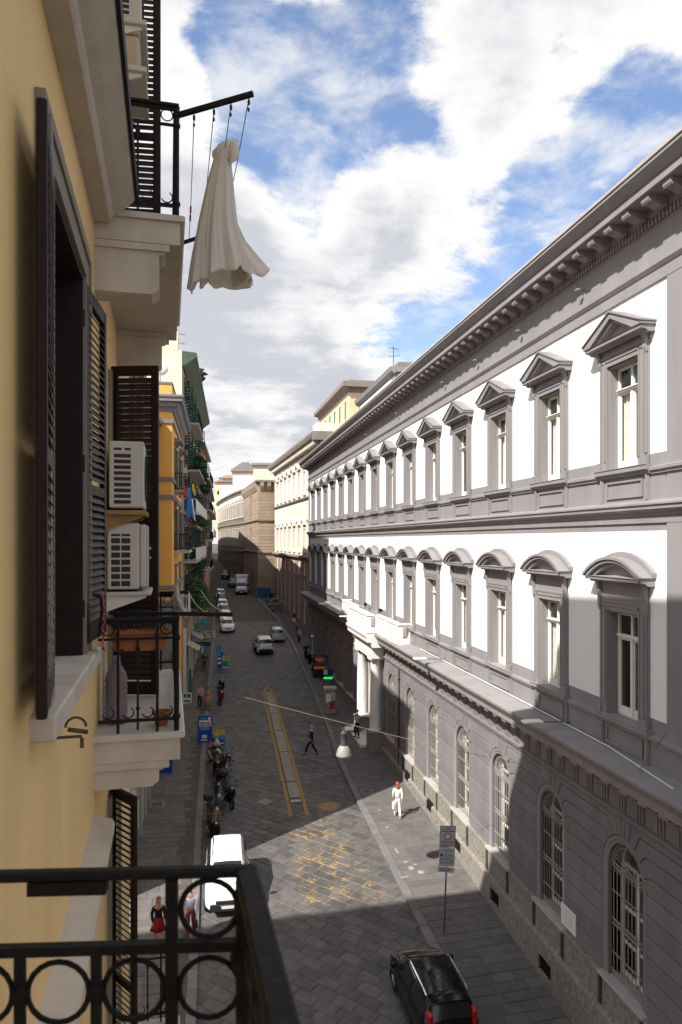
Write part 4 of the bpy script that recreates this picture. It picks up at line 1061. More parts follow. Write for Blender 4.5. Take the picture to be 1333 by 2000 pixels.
# clothes arms of the two balconies
def Lp(px, py, Zc): return LM.inverted() @ P(px, py, Zc)
UA0, UA1 = Lp(338, 228, 6.12), Lp(495, 183, 5.98)
UB0, UB1 = Lp(352, 476, 8.92), Lp(440, 447, 8.85)
LA0, LA1 = Lp(215, 1197, 6.1), Lp(455, 1200, 6.12)
LB0, LB1 = Lp(312, 1158, 8.8), Lp(402, 1155, 8.85)
for a, c, r in ((UA0, UA1, 0.018), (UB0, UB1, 0.018), (LA0, LA1, 0.017), (LB0, LB1, 0.017)):
    d = (c - a); b = MB().box(0, d.length, -r, r, -r, r); q = d.to_track_quat('X', 'Z').to_matrix().to_4x4()
    hp('clothes_arm', b, m_iron, None, T(*a) @ q)

# ------------------------------------------------------------------ things on the balconies
def ac_unit(x0, x1, y0, z0, z1, label, two):
    t = thing('air_conditioner', label, 'air conditioner', LM @ T((x0 + x1) / 2, y0 + 0.38, z0)); M = LM
    L = 0.76
    o = obj('casing', MB().bbox(x0, x1, y0, y0 + L, z0 + 0.02, z1, 0.012).mesh('casing'), m_acw, t, M)
    m_slot = mat('ac_slot', (0.035, 0.033, 0.032), 0.7, 0.2, 10)
    b = MB()
    if two:
        n = 8; w = (x1 - x0)
        for i in range(n):
            za = z0 + 0.05 + i * (z1 - z0 - 0.11) / n; zb = za + (z1 - z0 - 0.11) / n - 0.018
            for a, c in ((0.12, 0.40), (0.44, 0.72)): obj('vent_slot', MB().box(x0 + a * w, x0 + c * w, y0 - 0.002, y0 + 0.01, za, zb if i < n - 1 else za + 0.022).mesh('slot'), m_slot, o, M)
    else:
        n = 9; w = (x1 - x0)
        for i in range(n):
            za = z0 + 0.06 + i * (z1 - z0 - 0.16) / n; obj('vent_slot', MB().box(x0 + 0.14 * w, x0 + 0.62 * w, y0 - 0.002, y0 + 0.01, za, za + (z1 - z0 - 0.16) / n - 0.02).mesh('slot'), m_slot, o, M)
        for a, c in ((0.13, 0.36), (0.44, 0.62)): obj('vent_slot', MB().box(x0 + a * w, x0 + c * w, y0 - 0.002, y0 + 0.01, z1 - 0.085, z1 - 0.062).mesh('slot'), m_slot, o, M)
    if two:
        obj('front_cover', MB().bbox(x1 - 0.002, x1 + 0.07, y0 + 0.01, y0 + L - 0.02, z0 + 0.03, z1 - 0.012, 0.02).mesh('cover'), m_acw, t, M)
        for k in range(3): obj('front_rib', MB().bbox(x1 + 0.066, x1 + 0.085, y0 + 0.02 + k * 0.03, y0 + 0.035 + k * 0.03, z0 + 0.04, z1 - 0.03, 0.004).mesh('rib'), m_acw, t, M)
    b = MB().ring((x1 + (0.075 if two else 0.004), y0 + 0.32, (z0 + z1) / 2), 0.22, 0.006, 'x', 24, 4)
    for rr in (0.17, 0.12, 0.07): b.ring((x1 + (0.075 if two else 0.004), y0 + 0.32, (z0 + z1) / 2), rr, 0.004, 'x', 20, 4)
    obj('fan_grille', b.mesh('fan'), m_slot, t, M)
    for yy in (0.08, L - 0.14): obj('foot', MB().box(x0 + 0.02, x1 - 0.02, y0 + yy, y0 + yy + 0.06, z0, z0 + 0.021).mesh('foot'), m_rubber, t, M)
ac_unit(0.06, 0.375, 6.98, 0.285, 0.93, 'white air conditioner with one column of side slots, above the other on the shutter side', False)
ac_unit(0.045, 0.33, 6.98, -0.475, 0.168, 'white air conditioner with two columns of side slots on the pale shelf above the balcony', True)
ac_unit(0.06, 0.35, 6.98, 4.86, 5.5, 'white air conditioner beside the upper louvred shutter at the top of the ochre wall', False)
def shelf(z, x1, m, label, th=0.035, props=True):
    t = thing('wall_shelf', label, 'shelf', LM @ T(0.2, 7.35, z))
    obj('board', MB().bbox(0.0, x1, 6.92, 7.76, z - th, z - 0.001, 0.006).mesh('board'), m, t, LM)
    for y in (6.97, 7.70): obj('bracket', MB().prism([(0.0, z - th - 0.002), (x1 * 0.9, z - th - 0.002), (x1 * 0.9, z - th - 0.02), (0.0, z - th - 0.16)], y - 0.012, y + 0.012, 'y').mesh('bracket'), m_lamp_w if m is not m_wood else m_wood, t, LM)
shelf(0.283, 0.40, m_wood, 'rusty yellow wooden shelf under the upper of two air conditioners', 0.045)
shelf(-0.478, 0.44, m_acw, 'pale metal shelf under the lower of two air conditioners', 0.035)
shelf(4.857, 0.40, m_acw, 'pale shelf under the topmost air conditioner', 0.05)
shelf(4.42, 0.40, m_acw, 'pale shelf under the small box by the upper shutter', 0.05)
t = thing('utility_box', 'small beige box on a shelf below the topmost air conditioner', 'box', LM @ T(0.2, 7.3, 4.42))
obj('case', MB().bbox(0.05, 0.33, 6.98, 7.55, 4.422, 4.74, 0.02).mesh('case'), mat('beige_box', (0.45, 0.38, 0.28), 0.6, 0.1, 5), t, LM)
obj('lid', MB().bbox(0.04, 0.34, 6.97, 7.56, 4.741, 4.775, 0.01).mesh('lid'), MATS['beige_box'], t, LM)
# water jug
t = thing('water_jug', 'large empty clear plastic water jug with lilac cap standing on the balcony floor', 'jug', LM @ T(0.15, 6.62, -1.61))
def plastic():
    m = mat('clear_plastic', (0.35, 0.30, 0.33), 0.2, 0.1, 8, spec=0.5); m.node_tree.nodes['Principled BSDF'].inputs['Transmission Weight'].default_value = 0.45; m.node_tree.nodes['Principled BSDF'].inputs['IOR'].default_value = 1.15; return m
prof = [(0.07, 0.0), (0.095, 0.02)]
for i in range(7): prof += [(0.097, 0.05 + i * 0.045), (0.090, 0.07 + i * 0.045)]
prof += [(0.097, 0.38), (0.085, 0.44), (0.05, 0.50), (0.028, 0.53), (0.028, 0.56)]
obj('bottle', MB().lathe(prof, n=20).mesh('jug', True), plastic(), t)
obj('cap', MB().lathe([(0.033, 0.55), (0.033, 0.59), (0.01, 0.595)], n=14).mesh('cap'), mat('lilac_cap', (0.25, 0.2, 0.45), 0.5), t)
obj('handle', MB().path([(0.03, 0, 0.52), (0.01, -0.02, 0.66), (-0.05, 0.0, 0.70), (-0.07, 0.02, 0.62), (-0.04, 0.02, 0.53)], 0.008, 6).mesh('handle'), mat('rope', (0.4, 0.33, 0.25), 0.9), t)
# planter and pot
def plant_leaves(n, rx, ry, rz, size, seed):
    rnd = random.Random(seed); b = MB()
    for _ in range(n):
        while True:
            p = Vector((rnd.uniform(-1, 1), rnd.uniform(-1, 1), rnd.uniform(-1, 1)))
            if p.length < 1 and p.length > 0.25: break
        p = Vector((p.x * rx, p.y * ry, p.z * rz)); q = Vector((rnd.gauss(0, 1), rnd.gauss(0, 1), rnd.gauss(0.5, 1))).to_track_quat('Z', 'Y'); s = size * rnd.uniform(0.6, 1.3)
        b.add([p + q @ Vector(v) * s for v in ((-0.5, 0, 0), (0, -0.22, 0.08), (0.5, 0, 0), (0, 0.22, 0.08))], [(0, 1, 2, 3)])
    return b.mesh('leaves', fix=False)
m_leaf = mat('green_leaf', (0.05, 0.10, 0.03), 0.6, 0.35, 6)
m_leaf_d = mat('dark_leaf', (0.02, 0.055, 0.025), 0.6, 0.35, 6)
m_dry = mat('dry_stems', (0.10, 0.07, 0.04), 0.8, 0.3, 8)
t = thing('window_planter', 'long terracotta planter of dry stems hung inside the balcony rail', 'planter', LM @ T(0.36, 6.36, -0.93))
b = MB().prism([(-0.24, 0.15), (-0.20, 0.0), (0.20, 0.0), (0.24, 0.15)], -0.08, 0.08, 'y'); b.bbox(-0.255, 0.255, -0.095, 0.095, 0.135, 0.165, 0.008); obj('trough', b.mesh('trough'), m_terra, t)
b = MB(); rnd = random.Random(3)
for _ in range(60):
    x, y = rnd.uniform(-0.22, 0.22), rnd.uniform(-0.06, 0.06); b.tube((x, y, 0.14), (x + rnd.uniform(-0.06, 0.06), y + rnd.uniform(-0.05, 0.05), 0.18 + rnd.uniform(0, 0.13)), 0.003, 3)
obj('dry_stems', b.mesh('stems', fix=False), m_dry, t)
obj('hanger', MB().box(-0.15, -0.13, -0.11, 0.0, 0.0, 0.02).box(0.13, 0.15, -0.11, 0.0, 0.0, 0.02).mesh('hanger'), m_iron, t)
t = thing('flower_pot', 'small round terracotta pot on the balcony floor in the railing corner', 'pot', LM @ T(0.54, 6.45, -1.61))
obj('bowl', MB().lathe([(0.05, 0), (0.075, 0.10), (0.085, 0.10), (0.085, 0.125), (0.07, 0.125), (0.06, 0.1)], n=18).mesh('bowl', 'auto'), m_terra, t)
obj('soil', MB().lathe([(0.065, 0.10), (0.001, 0.105)], n=14).mesh('soil'), m_dry, t)
tag(obj('bent_pipe', MB().path([LM @ Lp(345, 1150, 7.2), LM @ Lp(347, 1170, 7.1), LM @ Lp(355, 1188, 6.9), LM @ Lp(363, 1205, 6.7)], 0.028, 10).mesh('pipe', True), mat('pale_pipe', (0.33, 0.31, 0.29), 0.6)), 'pale bent plastic pipe hooked over the balcony rail', 'pipe')
b = MB(); n = 10
for i in range(n + 1):
    f = i / n; b.v += [(0.13 + 0.01 * math.sin(i), 5.42 + 0.05 * f, -0.78 + 0.42 * f), (0.15 + 0.012 * math.cos(i * 1.7), 5.30 - 0.03 * f, -0.78 + 0.36 * f * (1 - 0.3 * f))]
for i in range(n): b.f.append((2 * i, 2 * i + 1, 2 * i + 3, 2 * i + 2))
cl = obj('pink_cloth', b.mesh('cloth', True), mat('pink_cotton', (0.45, 0.08, 0.10), 0.9), None, LM)
sd = cl.modifiers.new('s', 'SOLIDIFY'); sd.thickness = 0.006
tag(cl, 'small pink cloth hanging by the window sill against the shutter', 'cloth')

# ------------------------------------------------------------------ clotheslines and the white dress
lines = []
for k, (fa, fb) in enumerate(((0.27, 0.2), (0.52, 0.45), (0.73, 0.68), (0.95, 0.9))):
    a, c = UA0.lerp(UA1, fa) + Vector((0, 0, -0.02)), UB0.lerp(UB1, fb) + Vector((0, 0, -0.02))
    pts = [a.lerp(c, i / 12) + Vector((0, 0, -0.10 * math.sin(math.pi * i / 12))) for i in range(13)]
    lines.append(pts); b = MB().path(pts, 0.004, 5)
    b.ball(a + Vector((0, 0.02, -0.03)), 0.012, 0.012, 0.03, 6, 5); b.ball(a + Vector((0, 0.04, -0.08)), 0.010, 0.010, 0.02, 6, 5)
    lab = ('clothesline with red and blue pegs running between the two upper arms', 'clothesline through the shoulder of the white dress', 'clothesline through the bodice of the white dress', 'outermost clothesline at the tip of the upper arms')[k]
    tag(obj('clothesline', b.mesh('line'), mat('dark_cord', (0.03, 0.03, 0.035), 0.8), None, LM), lab, 'clothesline', 'clotheslines between the upper arms')
for f, colr, nm, lab in ((0.62, (0.35, 0.05, 0.04), 'red_peg', 'red clothes peg on the inner clothesline'), (0.70, (0.03, 0.08, 0.3), 'blue_peg', 'blue clothes peg on the inner clothesline')):
    p = lines[0][int(f * 12)]
    tag(obj('clothes_peg', MB().bbox(-0.009, 0.009, -0.05, 0.05, -0.03, 0.012, 0.003).mesh('peg'), mat(nm, colr, 0.5), None, LM @ T(*p)), lab, 'clothes peg')
for k, (f0, lab) in enumerate(((LA0.lerp(LA1, 0.62), 'a'), (LA0.lerp(LA1, 0.80), 'b'), (LA0.lerp(LA1, 0.95), 'c'))):
    c = LB0.lerp(LB1, (0.35, 0.62, 0.9)[k])
    pts = [f0.lerp(c, i / 8) + Vector((0, 0, 0.01 - 0.05 * math.sin(math.pi * i / 8))) for i in range(9)]
    tag(obj('clothesline', MB().path(pts, 0.0045, 5).mesh('line'), mat('pale_cord', (0.5, 0.48, 0.45), 0.8), None, LM), 'pale empty clothesline stretched between the lower balcony arms', 'clothesline', 'clotheslines between the lower arms')

def dress():
    t = thing('white_dress', 'long ivory dress hung by its bodice from the upper clotheslines, skirt blowing', 'dress', Matrix.Translation(P(436, 470, 6.7)))
    m_dress = mat('ivory_fabric', (0.86, 0.83, 0.78), 0.85, 0.04, 6); 
    nt = m_dress.node_tree; bs = nt.nodes['Principled BSDF']; bs.inputs['Subsurface Weight'].default_value = 0.0
    tl = nt.nodes.new('ShaderNodeBsdfTranslucent'); tl.inputs[0].default_value = (0.86, 0.82, 0.75, 1); mx = nt.nodes.new('ShaderNodeMixShader'); mx.inputs[0].default_value = 0.38
    o = nt.nodes['Material Output']; nt.links.new(bs.outputs[0], mx.inputs[1]); nt.links.new(tl.outputs[0], mx.inputs[2]); nt.links.new(mx.outputs[0], o.inputs[0])
    Z0 = 6.7
    # outline of the skirt in the picture plane at its distance: (left x, right x, y)
    rows = [(419, 456, 305), (415, 452, 320), (408, 455, 345), (401, 457, 375), (395, 460, 405), (389, 463, 435), (384, 470, 465), (379, 478, 495), (375, 487, 525), (372, 492, 548)]
    rt = (Vector((CT, -ST, 0))); fw = Vector((ST, CT, 0)); n = 120
    b = MB(); nr = len(rows) * 4
    def row(f):
        i = min(int(f * (len(rows) - 1)), len(rows) - 2); g = f * (len(rows) - 1) - i
        return [rows[i][k] + (rows[i + 1][k] - rows[i][k]) * g for k in range(3)]
    for r in range(nr + 1):
        f = r / nr; l, q, y = row(f); c = P((l + q) / 2, y, Z0); hw = (q - l) / 2 * Z0 / F_PX; hd = hw * 0.62
        for i in range(n):
            a = 2 * math.pi * i / n
            w_ = a + 0.25 * math.sin(2 * a + 1) + 0.12 * math.sin(3 * a - 0.5); pl = 1 + (0.03 + 0.20 * f) * (0.55 * abs(math.sin(w_ * 4.5 + 0.5 * f)) ** 0.7 - 0.3 + 0.30 * math.sin(w_ * 11 + 1.3 + f) + 0.25 * math.sin(w_ * 3 - 2 * f) + 0.2 * math.sin(w_ * 21 + 3 * f) + 0.1 * math.sin(w_ * 37 - 5 * f))
            p = c + rt * (hw * math.cos(a) * pl) + fw * (hd * math.sin(a) * pl)
            hem = f ** 5 * (0.05 * math.sin(w_ * 2 + 1.0) + 0.05 * abs(math.sin(w_ * 3.5 + 0.4)) + 0.025 * math.sin(w_ * 9)) 
            # the side facing the street lifts in the wind
            lift = f ** 3 * max(0, math.sin(a - R(250))) * 0.05
            p.z += -hem + lift; b.v.append(p)
    for r in range(nr):
        for i in range(n): b.f.append((r * n + i, r * n + (i + 1) % n, (r + 1) * n + (i + 1) % n, (r + 1) * n + i))
    s = obj('skirt', b.mesh('skirt', True), m_dress, t, Matrix())
    # loose train blowing to the right
    b = MB(); nu, nv = 16, 14
    P0 = [(462, 430), (480, 470), (505, 500), (528, 527)]; P1 = [(448, 470), (449, 510), (452, 540), (455, 558)]
    def lp(L, f): i = min(int(f * 3), 2); g = f * 3 - i; return L[i][0] + (L[i + 1][0] - L[i][0]) * g, L[i][1] + (L[i + 1][1] - L[i][1]) * g
    for i in range(nv + 1):
        f = i / nv; (x0, y0), (x1, y1) = lp(P0, f), lp(P1, f)
        for j in range(nu + 1):
            g = j / nu; wv = f * (0.05 * math.sin(g * 7 + 1) + 0.03 * math.sin(g * 15 + 2 * f)); hem = 8 * f ** 3 * math.sin(g * 9.0)
            b.v.append(P(x0 + (x1 - x0) * g, y0 + (y1 - y0) * g + hem, Z0 + 0.16 + wv))
    for i in range(nv):
        for j in range(nu): k = i * (nu + 1) + j; b.f.append((k, k + 1, k + nu + 2, k + nu + 1))
    tr = obj('train', b.mesh('train', True), m_dress, t, Matrix())
    # bodice folded over the lines
    b = MB(); n = 28; rb = [(459, 6, 274), (452, 13, 279), (444, 17, 287), (437, 18, 297), (436, 18, 308), (437, 17, 318)]
    for r, (cx, hw, y) in enumerate(rb):
        c = P(cx, y, Z0); h = hw * Z0 / F_PX
        for i in range(n):
            a = 2 * math.pi * i / n; k = 1 + 0.14 * math.sin(a * 5 + r) + 0.08 * math.sin(a * 9 - r)
            b.v.append(c + rt * (h * math.cos(a) * k) + fw * (h * 0.7 * math.sin(a) * k) + Vector((0, 0, 0.012 * math.sin(a * 3 + r))))
    for r in range(len(rb) - 1):
        for i in range(n): b.f.append((r * n + i, r * n + (i + 1) % n, (r + 1) * n + (i + 1) % n, (r + 1) * n + i))
    b.f.append(tuple(range(n)))
    obj('bodice', b.mesh('bodice', True), m_dress, t, Matrix())
    b = MB(); n = 16; rb = [(458, 6, 278), (459, 8, 290), (458, 8, 303), (455, 6, 314), (452, 3, 318)]
    for r, (cx, hw, y) in enumerate(rb):
        c = P(cx, y, Z0 - 0.06); h = hw * Z0 / F_PX
        for i in range(n):
            a = 2 * math.pi * i / n; k = 1 + 0.2 * math.sin(a * 4 + r * 0.8); b.v.append(c + rt * (h * math.cos(a) * k) + fw * (h * 0.6 * math.sin(a) * k))
    for r in range(len(rb) - 1):
        for i in range(n): b.f.append((r * n + i, r * n + (i + 1) % n, (r + 1) * n + (i + 1) % n, (r + 1) * n + i))
    obj('bodice_flap', b.mesh('flap', True), m_dress, t, Matrix())
    for o in (s, tr):
        sd = o.modifiers.new('s', 'SOLIDIFY'); sd.thickness = 0.0015
dress()
# ================================================================== the rest of the street
def frame_from(a, c):
    """facade frame on the left side: local y from a to c, local x out to the street (to the right)"""
    a, c = Vector(a), Vector(c); ang = math.atan2(-(c.x - a.x), c.y - a.y)
    return T(a.x, a.y, CAM_Z) @ RZ(ang), (c - a).length
def wall_open(b, y0, y1, z0, z1, ops, th=0.4, xo=0.0):
    ys = sorted({y0, y1, *[v for o in ops for v in o[:2]]}); zs = sorted({z0, z1, *[v for o in ops for v in o[2:4]]})
    for a, c in zip(ys, ys[1:]):
        run = None
        for p, q in zip(zs, zs[1:]):
            if any(o[0] <= a and c <= o[1] and o[2] <= p and q <= o[3] for o in ops):
                if run is not None: b.box(xo - th, xo, a, c, run, p); run = None
            elif run is None: run = p
        if run is not None: b.box(xo - th, xo, a, c, run, zs[-1])
m_green_s = mat('green_shutter', (0.012, 0.05, 0.034), 0.55, 0.25, 6)
m_green_l = mat('light_green_shutter', (0.08, 0.32, 0.20), 0.6, 0.15, 6)
m_yel = mat('yellow_plaster', (0.72, 0.37, 0.085), 0.9, 0.05, 0.8, 0.05, 10, stain=0.2, stain_col=(0.62, 0.31, 0.08))
m_ygrey = mat('grey_trim', (0.19, 0.175, 0.185), 0.8, 0.08, 2)
m_cream = mat('cream_plaster', (0.62, 0.52, 0.40), 0.9, 0.06, 0.8, 0.08, 10, stain=0.35, stain_col=(0.48, 0.39, 0.29))
m_cream2 = mat('pale_cream_plaster', (0.66, 0.60, 0.52), 0.9, 0.05, 0.6, 0.05, 10, stain=0.3, stain_col=(0.52, 0.46, 0.39))
m_trim2 = mat('weathered_trim', (0.22, 0.19, 0.165), 0.85, 0.12, 1.5, stain=0.3)
m_tuff = mat('brown_tuff', (0.33, 0.255, 0.185), 0.9, 0.1, 1.0, 0.2, 15, island=0.10, stain=0.3)
m_lowst = mat('brown_base_stone', (0.27, 0.215, 0.17), 0.9, 0.12, 1.0, 0.15, 15, stain=0.35)
m_ochre2 = mat('ochre_far', (0.68, 0.51, 0.33), 0.9, 0.05, 0.5)
m_red = mat('salmon_plaster', (0.45, 0.20, 0.13), 0.9, 0.1, 1)
m_tile = mat('terracotta_roof', (0.42, 0.17, 0.09), 0.85, 0.2, 2)
m_darkp = dark_glass('dark_pane', (0.02, 0.02, 0.02), 0.3, 0.25)
m_white_rail = mat('white_railing', (0.6, 0.6, 0.58), 0.5, 0.05, 4)

class Block:
    """a building with its own facade frame; ops = window openings in (y0,y1,z0,z1)"""
    def __init__(s, name, label, M, L, depth, z0, z1, m, ops=(), th=0.4, roof=0.3, over=0.3, roofm=None, cat='building', side=1, group=None):
        s.M, s.L, s.m, s.z0, s.z1 = M, L, m, z0, z1
        s.t = thing(name, label, cat, M @ T(0, L / 2, z0), group)
        b = MB(); wall_open(b, 0, L, z0, z1, ops, th); s.p('street_wall', b, m)
        b = MB(); b.box(-depth, -th, 0, 0.35, z0, z1); s.p('near_end_wall', b, m)
        b = MB(); b.box(-depth, -th, L - 0.35, L, z0, z1); b.box(-depth, -depth + 0.35, 0.35, L - 0.35, z0, z1); s.p('rear_wall', b, m)
        b = MB(); b.box(-depth - over, over, -over, L + over, z1 + 0.002, z1 + roof); s.p('roof', b, roofm or m_roof)
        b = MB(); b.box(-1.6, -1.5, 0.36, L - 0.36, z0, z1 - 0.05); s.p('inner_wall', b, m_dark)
    def p(s, name, b, m, parent=None, M=None, smooth=False):
        me = b.mesh(name, smooth) if isinstance(b, MB) else b
        return obj(name, me, m, parent or s.t, s.M if M is None else s.M @ M)
    def band(s, name, prof, m, y0=0.0, y1=None, end=0.0):
        b = MB().profile(prof, y0 - end, (s.L if y1 is None else y1) + end, 'L'); return s.p(name, b, m)
    def endband(s, name, depth, out, z0, z1, m):
        b = MB().box(-depth, out, -out, 0.0, z0, z1); return s.p(name, b, m)
def win_meshes(w, h, trim=0.16, out=0.06):
    b = MB()
    for y0, y1, z0, z1 in ((-w / 2 - trim, -w / 2, -0.02, h + trim), (w / 2, w / 2 + trim, -0.02, h + trim), (-w / 2, w / 2, h, h + trim)): b.box(0, out, y0, y1, z0, z1)
    b.box(0, out + 0.1, -w / 2 - trim - 0.1, w / 2 + trim + 0.1, h + trim + 0.001, h + trim + 0.12)
    b.box(0, out + 0.06, -w / 2 - trim - 0.05, w / 2 + trim + 0.05, -0.14, -0.021)
    sur = b.mesh('surround')
    b = MB()
    for y0, y1, z0, z1 in ((-w / 2, -w / 2 + 0.07, 0, h), (w / 2 - 0.07, w / 2, 0, h), (-0.04, 0.04, 0, h), (-w / 2 + 0.07, -0.04, h - 0.07, h), (0.04, w / 2 - 0.07, h - 0.07, h), (-w / 2 + 0.07, -0.04, 0, 0.07), (0.04, w / 2 - 0.07, 0, 0.07)): b.box(-0.25, -0.19, y0, y1, z0, z1)
    fr = b.mesh('frame'); pn = MB().box(-0.226, -0.222, -w / 2 + 0.07, w / 2 - 0.07, 0.07, h - 0.07).mesh('pane')
    return sur, fr, pn
def leaf_mesh(w, h, n=14):
    b = MB(); 
    for y0, y1, z0, z1 in ((0, 0.06, 0, h), (w - 0.06, w, 0, h), (0.06, w - 0.06, 0, 0.08), (0.06, w - 0.06, h - 0.08, h), (0.06, w - 0.06, h / 2 - 0.04, h / 2 + 0.04)): b.box(-0.02, 0.02, y0, y1, z0, z1)
    for i in range(n):
        z = 0.1 + (h - 0.2) * (i + 0.5) / n; b.add([(-0.015, 0.06, z + 0.04), (-0.015, w - 0.06, z + 0.04), (0.02, w - 0.06, z - 0.04), (0.02, 0.06, z - 0.04)], [(0, 1, 2, 3)])
    return b.mesh('leaf', fix=False)
def small_balcony(B, yc, w, z, out=0.9, railm=None, slabm=None, h=1.0, dx=0.14):
    railm = railm or m_iron
    s = B.p('balcony', MB().box(0, out, yc - w / 2, yc + w / 2, z - 0.16, z), slabm or m_gutter)
    b = MB(); x1 = out - 0.05; y0, y1 = yc - w / 2 + 0.05, yc + w / 2 - 0.05
    for zz in (z + h, z + 0.1): b.box(x1 - 0.02, x1 + 0.02, y0, y1, zz - 0.02, zz + 0.02); b.box(0, x1, y0 - 0.02, y0 + 0.02, zz - 0.02, zz + 0.02); b.box(0, x1, y1 - 0.02, y1 + 0.02, zz - 0.02, zz + 0.02)
    n = int((y1 - y0) / dx)
    for i in range(n + 1): y = y0 + (y1 - y0) * i / n; b.box(x1 - 0.012, x1 + 0.012, y - 0.012, y + 0.012, z, z + h)
    for i in range(int(x1 / dx)):
        for y in (y0, y1): b.box(i * dx + 0.02, i * dx + 0.044, y - 0.012, y + 0.012, z, z + h)
    B.p('railing', b, railm, s); return s

# ---- tall building across the gap (its shop fronts show under the balconies)
MT, LT = frame_from((-3.05, 27.3), (-3.0, 34.4)); g0 = -13.6
ops = [(0.8, 2.6, -13.6, -10.2), (3.4, 5.2, -13.6, -10.2)] + [(y - 0.55, y + 0.55, z, z + 2.3) for z in (-7.6, -3.6, 0.4, 4.0) for y in (1.7, 4.6)]
B = Block('corner_house', 'tall plain house with shop fronts standing across the gap after the ochre building', MT, LT, 9, -14.2, 6.9, mat('stained_beige', (0.45, 0.36, 0.26), 0.9, 0.1, 1, stain=0.4), ops)
sur, fr, pn = win_meshes(1.1, 2.3)
for z in (-7.6, -3.6, 0.4, 4.0):
    for y in (1.7, 4.6):
        w = B.p('window', sur, m_trim2, None, T(0, y, z)); B.p('frame', fr, m_frame_w, w, T(0, y, z)); B.p('pane', pn, m_darkp, w, T(0, y, z))
m_shopf = mat('shop_frame', (0.42, 0.40, 0.38), 0.5, 0.1, 4)
for y in (1.7, 4.3):
    b = MB()
    for y0, y1, z0, z1 in ((-1.0, -0.9, -13.6, -10.1), (0.9, 1.0, -13.6, -10.1), (-0.9, 0.9, -10.2, -10.1)): b.box(0, 0.1, y + y0, y + y1, z0, z1)
    sh = B.p('shop_front', b, m_shopf); B.p('pane', MB().box(-0.2, -0.19, y - 0.9, y + 0.9, -13.4, -10.2), m_darkp, sh)
    for i, c in enumerate(((0.45, 0.06, 0.05), (0.6, 0.58, 0.55), (0.08, 0.25, 0.12))): B.p('poster', MB().bbox(0.0, 0.03, y - 0.8 + i * 0.55, y - 0.35 + i * 0.55, -12.6 + 0.3 * (i % 2), -11.4 + 0.3 * (i % 2), 0.005), mat('poster_%d' % i, c, 0.6, 0.2, 8), sh)
# ---- low shop building
MS, LS = frame_from((-2.98, 34.5), (-2.96, 38.5))
ops = [(y - 0.8, y + 0.8, -13.2, -10.1) for y in (1.05, 2.95)]
B = Block('low_shop_building', 'lower plain house with shop fronts wedged between two taller ones', MS, LS, 9, -13.8, 1.3, mat('grey_shop_wall', (0.28, 0.25, 0.23), 0.9, 0.1, 1, stain=0.3), ops, over=0.1)
for k, y in enumerate((1.05, 2.95)):
    b = MB()
    for y0, y1, z0, z1 in ((-0.88, -0.8, -13.2, -10.0), (0.8, 0.88, -13.2, -10.0), (-0.8, 0.8, -10.1, -10.0)): b.box(0, 0.1, y + y0, y + y1, z0, z1)
    sh = B.p('shop_front', b, m_shopf); B.p('pane', MB().box(-0.2, -0.19, y - 0.8, y + 0.8, -13.0, -10.1), m_darkp, sh)
    B.p('fascia', MB().bbox(0.0, 0.12, y - 0.92, y + 0.92, -9.95, -9.45, 0.01), (mat('fascia_white', (0.55, 0.53, 0.5), 0.6), mat('fascia_red', (0.35, 0.06, 0.05), 0.6), mat('fascia_green', (0.05, 0.2, 0.12), 0.6))[k], sh)

MS2, LS2 = frame_from((-3.0, 38.6), (-2.98, 42.2))
B = Block('narrow_house', 'narrow beige house standing right against the yellow building', MS2, LS2, 9, -13.6, 6.6, mat('dull_beige', (0.42, 0.34, 0.25), 0.9, 0.1, 1, stain=0.4), [(1.0, 2.6, -13.0, -10.0)] + [(1.25, 2.35, z, z + 2.3) for z in (-7, -3, 1)])
for z in (-7, -3, 1): w = B.p('window', sur, m_trim2, None, T(0, 1.8, z)); B.p('frame', fr, m_frame_w, w, T(0, 1.8, z)); B.p('pane', pn, m_darkp, w, T(0, 1.8, z))
B.p('shop_door', MB().box(-0.25, -0.2, 1.0, 2.6, -13.0, -10.0), m_darkp)
# ---- yellow building with grey bands
MY, LY = frame_from((-2.15, 42.5), (-2.02, 54.0))
YB = [(y, z) for z in (3.15, -0.55, -4.3) for y in (3.3, 8.2)]
ops = [(y - 0.6, y + 0.6, z, z + 2.55) for y, z in YB] + [(2.2, 4.4, -12.7, -9.4), (7.1, 9.3, -12.7, -9.4)]
B = Y_ = Block('yellow_building', 'bright yellow building with grey bands, dark cornice and green shutters', MY, LY, 12, -13.4, 9.05, m_yel, ops, over=0.05, roof=0.12, roofm=m_ygrey)
for y, z in YB:
    sur, fr, pn = win_meshes(1.2, 2.55, 0.17, 0.07)
    w = B.p('window', sur, m_ygrey, None, T(0, y, z)); B.p('frame', fr, m_frame_w, w, T(0, y, z)); B.p('pane', pn, m_darkp, w, T(0, y, z))
    if z > -2:
        lf = leaf_mesh(0.6, 2.5)
        B.p('shutter', lf, m_green_s, w, T(0.09, y - 0.62, z) @ RZ(R(180 - 10)) @ T(0, 0, 0)); B.p('shutter', lf, m_green_s, w, T(0.09, y + 0.62, z) @ RZ(R(-8)))
        if z > 3: B.p('canopy', MB().profile([(0.0, z + 2.85), (0.5, z + 2.85), (0.55, z + 2.95), (0.0, z + 3.15)], y - 0.95, y + 0.95, 'L'), m_ygrey, w)
small_balcony(B, 3.5, 2.4, 3.1); small_balcony(B, 4.6, 5.2, -0.6); small_balcony(B, 3.4, 3.0, -4.35, railm=m_white_rail)
B.band('cornice', [(0.0, 7.45), (0.12, 7.45), (0.14, 7.62), (0.30, 7.72), (0.42, 7.95), (0.62, 8.0), (0.62, 8.2), (0.70, 8.28), (0.0, 8.34)], m_ygrey, end=0.0)
b = MB()
